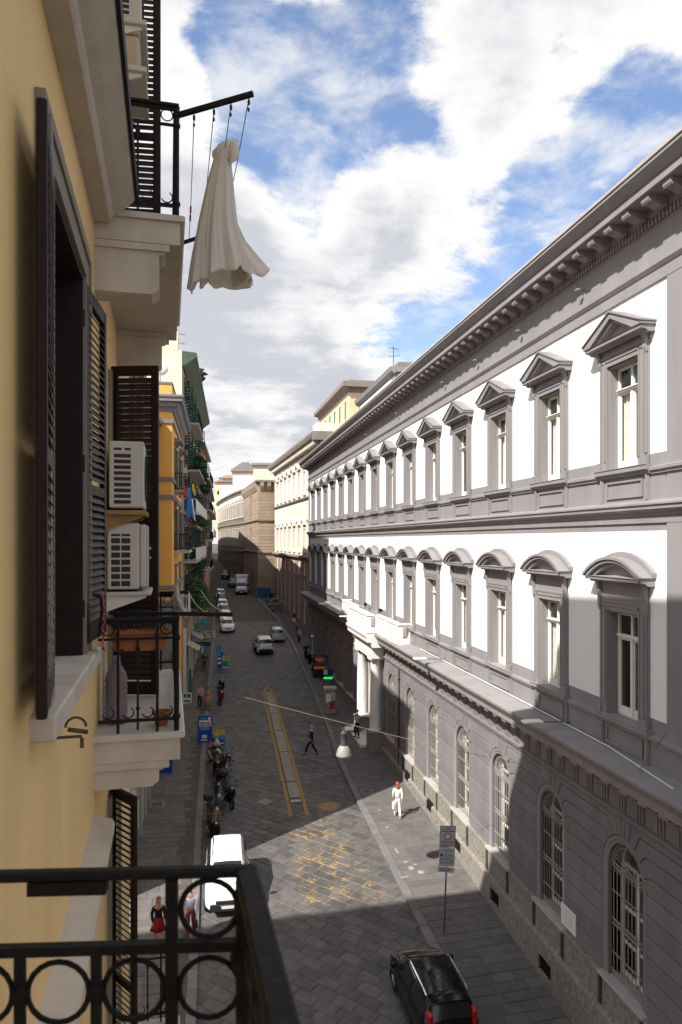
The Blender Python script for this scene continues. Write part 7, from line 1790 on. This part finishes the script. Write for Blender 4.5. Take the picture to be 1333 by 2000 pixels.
board(400, 1456, 28, 54, 'tall blue advertising board with a white and red panel beside the parked scooters', [(0.1, 0.92, 0.61, 0.83, m_w2, 'white_field'), (0.16, 0.5, 0.70, 0.77, m_r2, 'red_text'), (0.55, 0.86, 0.70, 0.77, m_r2, 'red_text'), (0.16, 0.86, 0.63, 0.68, m_r2, 'red_text'), (0.18, 0.68, 0.87, 0.92, m_lb, 'heading'), (0.72, 0.9, 0.85, 0.95, m_w2, 'emblem'), (0.2, 0.8, 0.46, 0.59, m_lb, 'blue_field'), (0.32, 0.66, 0.17, 0.30, m_w2, 'square_emblem'), (0.28, 0.7, 0.08, 0.12, m_w2, 'caption')])
board(429, 1461, 21, 31, 'low yellow and blue advertising board behind the silver scooter', [(0.0, 1.0, 0.66, 1.0, m_y2, 'yellow_field'), (0.0, 1.0, 0.35, 0.66, m_lb, 'pale_blue_field'), (0.1, 0.9, 0.1, 0.2, m_w2, 'caption')], rot=-6)
board(323, 1516, 27, 39, 'blue advertising board with white emblem close to the shop fronts', [(0.3, 0.68, 0.45, 0.68, m_w2, 'square_emblem'), (0.25, 0.72, 0.3, 0.36, m_w2, 'caption'), (0.1, 0.9, 0.86, 0.93, m_lb, 'heading')])
board(429, 1309, 9, 44, 'tall narrow blue and white poster stand beside the parked black scooter', [(0.1, 0.9, 0.55, 0.95, m_lb, 'poster_field'), (0.15, 0.85, 0.2, 0.3, m_w2, 'caption'), (0.15, 0.85, 0.4, 0.48, m_w2, 'caption')], rot=20)
board(441, 1308, 14, 24, 'small framed board, yellow above and dark green below, by the left kerb', [(0.05, 0.95, 0.66, 0.97, m_y2, 'yellow_field'), (0.05, 0.95, 0.1, 0.6, m_gr2, 'green_field')], base=m_w2)
def hanging_sign(px, py, w, h, Z, label, base, layout):
    c = P(px, py, Z); M = T(c.x, c.y, c.z) @ RZ(-TH); t = thing('hanging_sign', label, 'shop sign', M)
    p = obj('panel', MB().bbox(-w / 2, w / 2, -0.03, 0.03, -h / 2, h / 2, 0.006).mesh('p'), base, t)
    for x0, x1, a, d, m, nm in layout: obj(nm, MB().box(-w / 2 + x0 * w, -w / 2 + x1 * w, -0.036, -0.031, -h / 2 + a * h, -h / 2 + d * h).mesh('pr'), m, p, M)
    xe = -2.0 - c.x
    obj('bracket', MB().tube((-w / 2, 0, h / 2 - 0.05), (xe, 0, h / 2 - 0.05), 0.02, 6).tube((-w / 2, 0, -h / 2 + 0.05), (xe, 0, -h / 2 + 0.05), 0.02, 6).mesh('b'), m_iron, t)
hanging_sign(408, 1238, 1.3, 0.62, 71, 'white projecting shop sign with two rows of dark characters on the left', m_w2, [(0.08 + 0.11 * i, 0.15 + 0.11 * i, 0.58, 0.88, m_ink, 'character') for i in (0, 3, 4, 5, 6)] + [(0.12 + 0.12 * i, 0.2 + 0.12 * i, 0.12, 0.42, m_r2 if i > 3 else m_ink, 'character') for i in (0, 1, 4, 5)])
hanging_sign(398, 1248.5, 1.3, 0.40, 67, 'yellow projecting shop sign above the blue one on the left', m_y2, [(0.1, 0.9, 0.3, 0.6, mat('print_olive', (0.2, 0.18, 0.03), 0.6), 'text')])
hanging_sign(397, 1258, 1.35, 0.36, 66, 'dark blue projecting shop sign under the yellow one', mat('print_navy', (0.01, 0.03, 0.15), 0.6), [(0.1, 0.6, 0.3, 0.6, m_lb, 'text')])
hanging_sign(391, 1268.5, 0.62, 0.58, 64, 'small light blue and white projecting sign with a pale symbol', m_w2, [(0.05, 0.75, 0.1, 0.9, mat('print_bright_blue', (0.02, 0.2, 0.6), 0.6), 'blue_field'), (0.3, 0.5, 0.25, 0.75, m_w2, 'symbol')])
hanging_sign(366, 1363, 0.55, 0.65, 46.5, 'small white and teal projecting sign on the left by the couple', m_w2, [(0.1, 0.45, 0.5, 0.9, m_tl2, 'teal_mark'), (0.55, 0.9, 0.5, 0.9, m_sblue, 'blue_mark'), (0.1, 0.9, 0.1, 0.3, m_tl2, 'text')])
g = G(371, 1352); t = thing('teal_banner', 'narrow teal green banner standing at a shop on the left', 'banner', T(g.x, g.y, g.z + 0.1) @ RZ(-TH))
obj('cloth', MB().bbox(-0.15, 0.15, -0.015, 0.015, 0.1, 1.75, 0.005).mesh('c'), m_tl2, t); obj('pole', MB().tube((0, 0.03, 0), (0, 0.03, 1.85), 0.02, 6).mesh('p'), m_steel, t); obj('foot', MB().bbox(-0.2, 0.2, -0.15, 0.15, 0, 0.05, 0.01).mesh('f'), m_blackp, t)
# poster pillar
g = G(645, 1397); t = thing('poster_pillar', 'square stone pillar with white cap plastered with torn red posters', 'pillar', T(8.45, g.y, gz(g.y) + 0.13) @ RZ(R(-6)))
obj('shaft', MB().bbox(-0.38, 0.38, -0.3, 0.3, 0.12, 1.75, 0.02).mesh('s'), mat('torn_paper', (0.30, 0.24, 0.21), 0.9, 0.5, 5, stain=0.7, stain_col=(0.5, 0.47, 0.44)), t); obj('cap', MB().bbox(-0.46, 0.46, -0.38, 0.38, 1.752, 1.9, 0.02).mesh('c'), m_gutter, t); obj('base', MB().bbox(-0.46, 0.46, -0.38, 0.38, 0, 0.118, 0.02).mesh('b'), m_kerb, t)
for x0, x1, z0, z1, m in ((-0.3, 0.05, 0.9, 1.45, m_w2), (0.08, 0.34, 1.05, 1.6, mat('paper_lilac', (0.35, 0.33, 0.42), 0.9)), (-0.05, 0.33, 0.35, 0.95, mat('paper_rust', (0.20, 0.06, 0.035), 0.9, 0.4, 8)), (-0.34, -0.1, 0.3, 0.85, mat('paper_tan', (0.28, 0.2, 0.15), 0.9, 0.4, 8))): obj('poster', MB().box(x0, x1, -0.308, -0.301, z0, z1).mesh('p'), m, t)
# lit signs of the stall
def emit(name, col, s):
    m = bpy.data.materials.new(name); m.use_nodes = True; nt = m.node_tree; nt.nodes.clear(); e = nt.nodes.new('ShaderNodeEmission'); e.inputs[0].default_value = (*col, 1); e.inputs[1].default_value = s; o = nt.nodes.new('ShaderNodeOutputMaterial'); nt.links.new(e.outputs[0], o.inputs[0]); return m
t = thing('kiosk_sign', 'dark pavement kiosk frame with a lit green LED sign and a blue poster', 'kiosk', T(9.55, 58.0, gz(58) + 0.13) @ RZ(R(-8)))
for x in (-0.35, 0.35): obj('leg', MB().box(x - 0.03, x + 0.03, -0.03, 0.03, 0, 1.15).mesh('l'), m_iron, t)
obj('led_sign', MB().bbox(-0.42, 0.42, -0.1, 0.02, 0.75, 1.02, 0.02).mesh('s'), m_blackp, t); obj('led_text', MB().box(-0.36, 0.36, -0.105, -0.101, 0.80, 0.97).mesh('e'), emit('green_led', (0.02, 0.8, 0.12), 0.6), t)
obj('poster', MB().bbox(-0.40, 0.40, -0.04, 0.0, 1.10, 1.6, 0.01).mesh('p'), m_blackp, t); obj('poster_field', MB().box(-0.36, -0.05, -0.046, -0.041, 1.14, 1.55).mesh('pf'), m_w2, t); obj('poster_field', MB().box(0.0, 0.36, -0.046, -0.041, 1.2, 1.55).mesh('pf'), m_sblue, t)
t = thing('snack_stall', 'small dark snack stall with glowing orange display against the palace wall', 'stall', T(9.5, 62.5, gz(62.5) + 0.13) @ RZ(R(-5)))
obj('counter', MB().bbox(-0.55, 0.55, -0.4, 0.4, 0.05, 1.1, 0.02).mesh('c'), m_blackp, t); obj('canopy', MB().bbox(-0.7, 0.7, -0.6, 0.5, 1.9, 1.98, 0.02).mesh('k'), mat('stall_canopy', (0.05, 0.04, 0.035), 0.8), t)
for x in (-0.6, 0.6): obj('post', MB().tube((x, 0.35, 0), (x, 0.35, 1.9), 0.02, 6).mesh('p'), m_iron, t)
obj('lit_display', MB().box(-0.5, 0.5, -0.41, -0.401, 0.75, 1.0).mesh('d'), emit('orange_display', (0.8, 0.2, 0.03), 0.10), t); obj('lit_display', MB().box(-0.4, 0.4, -0.2, -0.19, 1.45, 1.65).mesh('d'), emit('orange_display2', (0.8, 0.25, 0.05), 0.08), t)
# globe lamp, no-stopping sign, orange barrier, hoarding
t = thing('globe_lamp', 'thin pale lamp post with a small white globe near the snack stall', 'street lamp', T(9.25, 65.0, gz(65) + 0.13)); obj('pole', MB().tube((0, 0, 0), (0, 0, 3.0), 0.05, 8, 0.035).mesh('p', True), m_sgrey, t); obj('globe', MB().ball((0, 0, 3.15), 0.17).mesh('g', True), m_lamp_w, t); obj('arm', MB().tube((-0.5, 0, 2.6), (0.2, 0, 2.6), 0.02, 5).mesh('a'), m_sgrey, t); obj('base', MB().lathe([(0.14, 0), (0.12, 0.25), (0.06, 0.3)], n=12).mesh('b'), m_iron, t)
g = G(580, 1256); t = thing('no_stopping_sign', 'round blue and red traffic sign on a pole at the corner past the palace', 'road sign', T(9.3, g.y, gz(g.y) + 0.13) @ RZ(-TH)); obj('pole', MB().tube((0, 0, 0), (0, 0, 3.3), 0.035, 8).mesh('p'), m_steel, t)
obj('disc', MB().lathe([(0.28, -0.06), (0.28, -0.05), (0.001, -0.049)], (0, 0, 3.0), 22, 'y').mesh('d'), mat('disc_blue', (0.03, 0.03, 0.2), 0.5), t); obj('red_rim', MB().ring((0, -0.06, 3.0), 0.26, 0.025, 'y', 24, 5).mesh('r'), m_sred, t); obj('plate', MB().box(-0.2, 0.2, -0.06, -0.05, 2.3, 2.6).mesh('pl'), m_w2, t)
g = G(572, 1212); t = thing('orange_barrier', 'orange plastic work barrier on the pavement past the grey palace', 'barrier', T(g.x, g.y, g.z + 0.13)); m_or = mat('orange_plastic', (0.6, 0.16, 0.03), 0.5)
obj('body', MB().prism([(-0.3, 0.05), (-0.12, 0.2), (-0.10, 0.95), (0.10, 0.95), (0.12, 0.2), (0.3, 0.05)], -0.4, 0.4, 'x').mesh('b'), m_or, t); obj('foot', MB().bbox(-0.42, 0.42, -0.32, 0.32, 0, 0.05, 0.01).mesh('f'), m_or, t)
a, c = P(503, 1152, 120), P(529, 1152, 120); t = thing('blue_hoarding', 'blue tarpaulin fence at the foot of the brown tower', 'fence', T(a.x, a.y, gz(a.y) + 0.1) @ RZ(math.atan2(c.y - a.y, c.x - a.x)))
for k in range(3): obj('panel', MB().bbox(k * 0.78, k * 0.78 + 0.75, -0.02, 0.02, 0.1, 1.75, 0.01).mesh('p'), mat('blue_tarp', (0.01, 0.10, 0.20), 0.6, 0.3, 3), t); obj('post', MB().tube((k * 0.78, 0.05, 0), (k * 0.78, 0.05, 1.8), 0.03, 6).mesh('po'), m_steel, t)
g = P(403, 1128, 80); t = thing('teal_parasol', 'teal parasol above the shops under the green-eaved house', 'parasol', T(-0.8, 80.0, gz(80) + 0.1)); obj('canopy', MB().lathe([(1.1, 2.3), (0.6, 2.6), (0.05, 2.85), (0.03, 2.8), (0.6, 2.52), (1.08, 2.25)], n=8).mesh('c'), mat('teal_canvas', (0.01, 0.13, 0.17), 0.8), t); obj('pole', MB().tube((0, 0, 0), (0, 0, 2.85), 0.025, 6).mesh('p'), m_steel, t); obj('base', MB().lathe([(0.25, 0), (0.25, 0.08), (0.05, 0.1)], n=14).mesh('b'), m_kerb, t)
t = thing('shop_awning', 'dark red awning over a shop below the green-eaved house', 'awning', MG @ T(0, 20, -6.5)); obj('canvas', MB().add([(0, -3, 0.6), (0, 3, 0.6), (1.6, 3, 0), (1.6, -3, 0), (0, -3, 0.56), (0, 3, 0.56), (1.6, 3, -0.04), (1.6, -3, -0.04)], [(0, 1, 2, 3), (7, 6, 5, 4), (3, 2, 6, 7), (0, 3, 7, 4), (1, 5, 6, 2)]).mesh('c'), mat('awning_red', (0.07, 0.02, 0.025), 0.8), t)
for y in (-2.9, 2.9): obj('arm', MB().tube((0, y, 0), (1.55, y, -0.02), 0.02, 5).mesh('a'), m_steel, t)

# ------------------------------------------------------------------ wires and the hanging street lamp
m_wire = mat('wire', (0.22, 0.16, 0.10), 0.5, 0.1, 10)
LP = P(672, 1412, 26.0); WA = Vector((-2.98, 37.2, CAM_Z - 6.4)); WB = Vector((W - 0.02, 19.6, CAM_Z - 6.85))
pts = [WA.lerp(LP, i / 10) + Vector((0, 0, -0.10 * math.sin(math.pi * i / 10))) for i in range(11)] + [LP.lerp(WB, i / 8) + Vector((0, 0, -0.06 * math.sin(math.pi * i / 8))) for i in range(1, 9)]
tag(obj('street_wire', MB().path(pts, 0.0075, 5).mesh('wire'), m_wire), 'thin wire across the street that carries the hanging lamp', 'wire')
t = thing('hanging_street_lamp', 'bell shaped street lamp with pale shade hanging on a wire over the road', 'street lamp', T(LP.x, LP.y, LP.z - 1.2))
obj('shade', MB().lathe([(0.27, 0.0), (0.285, 0.03), (0.27, 0.10), (0.22, 0.28), (0.15, 0.38), (0.13, 0.40)], n=26).mesh('shade', True), mat('lamp_shade', (0.27, 0.26, 0.235), 0.4, 0.05, 5), t)
obj('housing', MB().lathe([(0.14, 0.40), (0.145, 0.44), (0.12, 0.5), (0.115, 0.78), (0.13, 0.80), (0.13, 0.84), (0.07, 0.9), (0.03, 0.95)], n=20).mesh('h', 'auto'), mat('lamp_green_iron', (0.045, 0.055, 0.045), 0.5), t)
obj('hook', MB().ring((0, 0, 1.02), 0.075, 0.014, 'x', 14, 5).tube((0, 0, 1.09), (0, 0, 1.2), 0.012, 5).mesh('hook'), m_iron, t); obj('junction_arm', MB().tube((-0.02, 0, 0.88), (-0.26, 0.05, 1.05), 0.014, 5).tube((0.26, -0.15, 1.12), (0.05, 0, 1.1), 0.02, 6).mesh('j'), m_iron, t)
pts = [Vector((W - 0.02, 16.2, CAM_Z - 6.0)).lerp(Vector((W - 1.3, 13.0, CAM_Z - 3.9)), i / 6) for i in range(7)]
tag(obj('street_wire', MB().path(pts, 0.010, 5).mesh('wire'), m_wire), 'thin dark wire slanting over the palace ledge under the shaded window', 'wire')
# ================================================================== people
def skin_mesh(verts, edges, root=0, sub=1, flatten=None):
    me = bpy.data.meshes.new('skel'); me.from_pydata([v[0] for v in verts], edges, []); o = bpy.data.objects.new('skel', me); COL.objects.link(o)
    sk = o.modifiers.new('skin', 'SKIN'); sk.branch_smoothing = 0.6
    for i, v in enumerate(verts):
        d = me.skin_vertices[0].data[i]; r = v[1]; d.radius = (r, r) if not isinstance(r, tuple) else r; d.use_root = (i == root)
    ss = o.modifiers.new('sub', 'SUBSURF'); ss.levels = sub; ss.render_levels = sub
    dg = bpy.context.evaluated_depsgraph_get(); ev = o.evaluated_get(dg); out = bpy.data.meshes.new_from_object(ev)
    for p in out.polygons: p.use_smooth = True
    bpy.data.objects.remove(o); return out
m_skin = mat('skin', (0.42, 0.24, 0.17), 0.6, 0.05, 10)
def person(x, y, z, head, label, top, bottom, hair, H=1.72, stride=0.28, phase=1, arms=(15, -15), bend=(20, 20), skirt=None, sleeves=1.0, cap=None, bag=None, female=False, look=0, shoes=(0.02, 0.02, 0.02), spread=0.06, hair_long=False, jacket=False, twist=0):
    k = H / 1.75; M = T(x, y, z) @ RZ(R(head)); t = thing('person', label, 'person', M)
    V = lambda a, b, c: Vector((a * k, b * k, c * k))
    sh = 0.165 if female else 0.19; hip = 0.085
    def leg(s, f):            # f = forward offset of the foot (stride)
        foot = V(s * (hip + spread * 0.3), f, 0.085); kn = V(s * (hip + spread * 0.2), f * 0.5 + 0.05 + (0.06 if f < 0 else 0.03), 0.50); hp_ = V(s * hip, 0, 0.90); toe = foot + V(s * 0.02, 0.17, -0.045); heel = foot + V(0, -0.045, -0.05)
        return hp_, kn, foot, toe, heel
    L = [leg(-1, phase * stride), leg(1, -phase * stride)]
    def arm(s, deg, bd):
        a = R(deg); S = V(s * sh, 0, 1.43); u = 0.29; el = S + V(s * 0.05, u * math.sin(a), -u * math.cos(a)); b2 = a + R(bd); wr = el + V(-s * 0.02, 0.25 * math.sin(b2), -0.25 * math.cos(b2)); dirv = (wr - el).normalized(); hd = wr + dirv * 0.07 * k
        return S, el, wr, hd, dirv
    A = [arm(-1, arms[0], bend[0]), arm(1, arms[1], bend[1])]
    pel, wst, chs, nk0, nk, chin, hm, cr = V(0, 0, 0.95), V(0, 0, 1.12), V(0, 0.0, 1.34), V(0, -0.005, 1.47), V(0, 0.0, 1.53), V(0, 0.02, 1.585), V(0, 0.015, 1.66), V(0, 0.0, 1.725)
    kk = k
    vs = [(pel, (0.13 * kk, 0.10 * kk)), (wst, (0.12 * kk, 0.09 * kk)), (chs, (0.15 * kk, 0.105 * kk)), (nk0, 0.06 * kk), (nk, 0.05 * kk), (chin, (0.062 * kk, 0.075 * kk)), (hm, (0.078 * kk, 0.095 * kk)), (cr, (0.06 * kk, 0.075 * kk))]; es = [(i, i + 1) for i in range(7)]
    vs.append((hm + V(0, 0.105, -0.03), 0.014 * kk)); es.append((6, 8))      # nose
    for h_, kn, ft, toe, heel in L:
        b = len(vs); vs += [(h_, 0.085 * kk), (kn, 0.058 * kk), (ft, 0.040 * kk), (toe, 0.032 * kk)]; es += [(0, b), (b, b + 1), (b + 1, b + 2), (b + 2, b + 3)]
    for s, (S, el, wr, hd, dv) in zip((-1, 1), A):
        b = len(vs); vs += [(S, 0.052 * kk), (el, 0.040 * kk), (wr, 0.028 * kk), (hd, (0.034 * kk, 0.018 * kk))]; es += [(2, b), (b, b + 1), (b + 1, b + 2), (b + 2, b + 3)]
        side = Vector((0, 1, 0)).cross(dv).normalized() if abs(dv.y) < 0.9 else Vector((1, 0, 0)); fwd = dv.cross(Vector((s, 0, 0))).normalized()
        for j, (off, ln) in enumerate(((-0.027, 0.075), (-0.009, 0.088), (0.009, 0.082), (0.027, 0.062))):
            p0 = hd + fwd * off * k + dv * 0.035 * k; p1 = p0 + (dv * ln + Vector((-s * 0.018, 0, 0))) * k; q = len(vs); vs += [(p0, 0.010 * kk), (p1, 0.0075 * kk)]; es += [(b + 3, q), (q, q + 1)]
        q = len(vs); th = wr + dv * 0.02 * k + fwd * 0.04 * k; vs += [(th, 0.011 * kk), (th + (dv * 0.05 + fwd * 0.02) * k, 0.008 * kk)]; es += [(b + 2, q), (q, q + 1)]
    body = obj('body', skin_mesh(vs, es), m_skin, t)
    def cloth(name, col, rough=0.9): return mat('cloth_%s_%02x%02x%02x' % (name, int(col[0] * 255), int(col[1] * 255), int(col[2] * 255)), col, rough, 0.08, 12)
    g = 0.016
    if skirt is None:
        vs = [(pel + V(0, 0, 0.07), ((0.13 + g) * kk, (0.10 + g) * kk)), (pel, ((0.14 + g) * kk, (0.11 + g) * kk))]; es = [(0, 1)]
        for h_, kn, ft, toe, heel in L: b = len(vs); vs += [(h_ - V(0, 0, 0.04), 0.105 * kk), (kn, 0.078 * kk), (ft + V(0, 0, 0.02), 0.066 * kk)]; es += [(1, b), (b, b + 1), (b + 1, b + 2)]
        obj('trousers', skin_mesh(vs, es, 1), cloth('trousers', bottom), t)
    else:
        b = MB(); n = 20; prof = [(0.15, 1.05), (0.18, 0.92), (0.21, 0.8), (0.21 + 0.10 * (1 - skirt) + 0.03, skirt + 0.0)]
        for i, (r, zz) in enumerate(prof):
            for j in range(n): a = 2 * math.pi * j / n; rr = r * (1 + 0.06 * i * math.sin(a * 5 + 1) * 0.5); b.v.append(((rr * math.cos(a)) * k, (rr * 0.85 * math.sin(a)) * k, zz * k))
        for i in range(3):
            for j in range(n): b.f.append((i * n + j, i * n + (j + 1) % n, (i + 1) * n + (j + 1) % n, (i + 1) * n + j))
        b.f.append(tuple(range(n))); b.f.append(tuple(range(4 * n - 1, 3 * n - 1, -1))); obj('skirt', b.mesh('skirt', True), cloth('skirt', bottom), t)
    lo = 0.88 if jacket else 0.93
    vs = [(V(0, 0, lo), ((0.155 + (0.02 if jacket else 0)) * kk, 0.125 * kk)), (wst, (0.15 * kk, 0.115 * kk)), (chs, ((0.165 if female else 0.18) * kk, 0.128 * kk)), (nk0 - V(0, 0, 0.005), 0.075 * kk)]; es = [(0, 1), (1, 2), (2, 3)]
    for S, el, wr, hd, dv in A:
        b = len(vs); vs += [(S + V(0, 0, 0.0), 0.072 * kk), (S.lerp(el, min(1, sleeves * 2)), 0.058 * kk)]; es += [(2, b), (b, b + 1)]
        if sleeves > 0.5: vs.append((el.lerp(wr, (sleeves - 0.5) * 2 * 0.97), 0.045 * kk)); es.append((b + 1, b + 2))
    obj('jacket' if jacket else 'shirt', skin_mesh(vs, es, 2), cloth('top', top), t)
    if jacket: obj('collar', MB().lathe([(0.085 * k, 1.42 * k), (0.07 * k, 1.51 * k), (0.06 * k, 1.51 * k), (0.06 * k, 1.42 * k)], n=14).mesh('c', True), cloth('collar', (0.6, 0.6, 0.62)), t)
    for h_, kn, ft, toe, heel in L: obj('shoe', skin_mesh([(heel, 0.04 * kk), (ft - V(0, 0, 0.03), 0.048 * kk), (toe, 0.040 * kk), (toe + V(0, 0.05, -0.008), 0.03 * kk)], [(0, 1), (1, 2), (2, 3)], 1), cloth('shoe', shoes, 0.5), t)
    if hair is not None:
        b = MB(); n = 14; m = 7; R0 = V(0, -0.012, 1.675)
        for i in range(m + 1):
            f = i / m; ph = f * R(136)
            for j in range(n):
                a = 2 * math.pi * j / n; front = max(0, math.sin(a)); p2 = ph * (1 - 0.5 * front) ; r = 1 + 0.05 * math.sin(a * 5 + i)
                b.v.append((R0.x + 0.088 * k * r * math.sin(p2) * math.cos(a), R0.y + 0.105 * k * r * math.sin(p2) * math.sin(a), R0.z + 0.085 * k * math.cos(p2)))
        for i in range(m):
            for j in range(n): b.f.append((i * n + j, i * n + (j + 1) % n, (i + 1) * n + (j + 1) % n, (i + 1) * n + j))
        if hair_long: b.ball((R0.x, R0.y - 0.055 * k, R0.z - 0.14 * k), 0.085 * k, 0.06 * k, 0.13 * k)
        obj('hair', b.mesh('hair', True), cloth('hair', hair, 0.6), t)
    if cap: b = MB().lathe([(0.098 * k, 1.69 * k), (0.1 * k, 1.72 * k), (0.07 * k, 1.765 * k), (0.005, 1.78 * k)], n=16); b.prism([(-0.08 * k, 0.07 * k), (0.08 * k, 0.07 * k), (0.06 * k, 0.17 * k), (-0.06 * k, 0.17 * k)], 1.69 * k, 1.70 * k, 'z'); obj('cap', b.mesh('cap', True), cloth('cap', cap), t)
    return t, M, A, k
def held_bag(M, A, k, side, col, label, w=0.28, h=0.3, d=0.1, drop_=0.02):
    hd = A[side][3]; Mb = M @ T(hd.x, hd.y, hd.z - 0.09 * k); t = thing('hand_bag', label, 'bag', Mb @ T(0, 0, -h - 0.1)); m = mat('bag_%02x%02x' % (int(col[0] * 255), int(col[2] * 255)), col, 0.7)
    obj('bag_body', MB().bbox(-d / 2, d / 2, -w / 2, w / 2, 0.0, h, 0.02).mesh('b'), m, t); obj('strap', MB().ring((0, 0, h), 0.075, 0.008, 'x', 12, 5, 0, math.pi).mesh('s'), m, t)
def at_px(px, py, up): g = G(px, py); return g.x, g.y, gz(g.y) + up
x, y, z = at_px(777, 1602, 0.13)
_, M, A, k = person(x, y, z, -8, 'woman in loose white shirt and white trousers walking on the sunlit pavement', (0.75, 0.73, 0.68), (0.74, 0.72, 0.66), (0.28, 0.09, 0.03), 1.66, 0.2, 1, (14, -16), (12, 12), female=True, hair_long=True, shoes=(0.45, 0.35, 0.25))
held_bag(M, A, k, 0, (0.6, 0.58, 0.54), 'white bag carried by the woman in white')
x, y, z = at_px(609, 1475, 0.012)
person(x, y, z, 62, 'man in dark navy suit striding across the road by the yellow island', (0.010, 0.012, 0.022), (0.010, 0.012, 0.020), (0.40, 0.37, 0.34), 1.76, 0.34, 1, (-18, 22), (10, 18), jacket=True)
person(W - 1.15, BU(7) + 0.2, CAM_Z - drop(BU(7)) + 0.272, 120, 'man in pale blue shirt and dark trousers standing with folded arms at the portal', (0.32, 0.40, 0.52), (0.012, 0.014, 0.025), (0.02, 0.015, 0.01), 1.75, 0.02, 1, (20, 20), (85, 95), sleeves=0.45, spread=0.25)
person(9.35, 70.2, gz(70.2) + 0.13, 8, 'person in black clothes walking close to the shaded palace wall', (0.012, 0.012, 0.013), (0.012, 0.012, 0.013), (0.02, 0.015, 0.012), 1.74, 0.2, -1, (-12, 14), (15, 70), jacket=True)
x, y, z = at_px(310, 1856, 0.1)
person(x, y, z, -172, 'woman in black top and red skirt walking towards the ochre building', (0.010, 0.012, 0.012), (0.24, 0.010, 0.014), (0.16, 0.05, 0.02), 1.66, 0.16, 1, (8, -8), (60, 30), skirt=0.62, female=True, hair_long=True)
x, y, z = at_px(373, 1838, 0.1)
_, M, A, k = person(x, y, z, 176, 'man in white shirt, grey cap and red trousers walking beside the white hatchback', (0.56, 0.55, 0.66), (0.22, 0.04, 0.05), (0.25, 0.24, 0.23), 1.78, 0.22, -1, (12, 10), (18, 30), sleeves=0.95, cap=(0.10, 0.115, 0.14))
held_bag(M, A, k, 0, (0.01, 0.015, 0.05), 'small dark blue bag in the hand of the man with the cap', 0.2, 0.22, 0.06)
x, y, z = at_px(391, 1386, 0.1)
person(x, y, z, 170, 'man in pale shirt with dark vest standing beside the woman in the pink dress', (0.40, 0.40, 0.43), (0.012, 0.013, 0.018), (0.02, 0.015, 0.01), 1.78, 0.1, 1, (10, -10), (15, 15))
x, y, z = at_px(407, 1389, 0.1)
person(x, y, z, 175, 'woman in long salmon pink dress on the left pavement', (0.40, 0.20, 0.15), (0.42, 0.20, 0.15), (0.03, 0.02, 0.015), 1.66, 0.1, 1, (8, -8), (10, 10), skirt=0.22, female=True, hair_long=True, sleeves=0.4)
x, y, z = at_px(400, 1311, 0.1)
person(x, y, z, 10, 'person in brown clothes walking alone past the hanging shop signs', (0.06, 0.04, 0.028), (0.05, 0.035, 0.025), (0.02, 0.015, 0.01), 1.7, 0.2, 1, (14, -14), (10, 10))
person(9.75, 79.0, gz(79) + 0.13, 160, 'person in dark trousers and pale top beside the round traffic sign', (0.35, 0.36, 0.38), (0.015, 0.018, 0.03), (0.02, 0.015, 0.01), 1.75, 0.24, 1, (16, -14), (12, 12))
person(10.1, 83.5, gz(83.5) + 0.13, -20, 'person in green top near the corner past the grey palace', (0.03, 0.25, 0.06), (0.02, 0.02, 0.03), (0.02, 0.015, 0.01), 1.72, 0.15, -1, (10, -12), (12, 12))
bpy.context.view_layer.update()
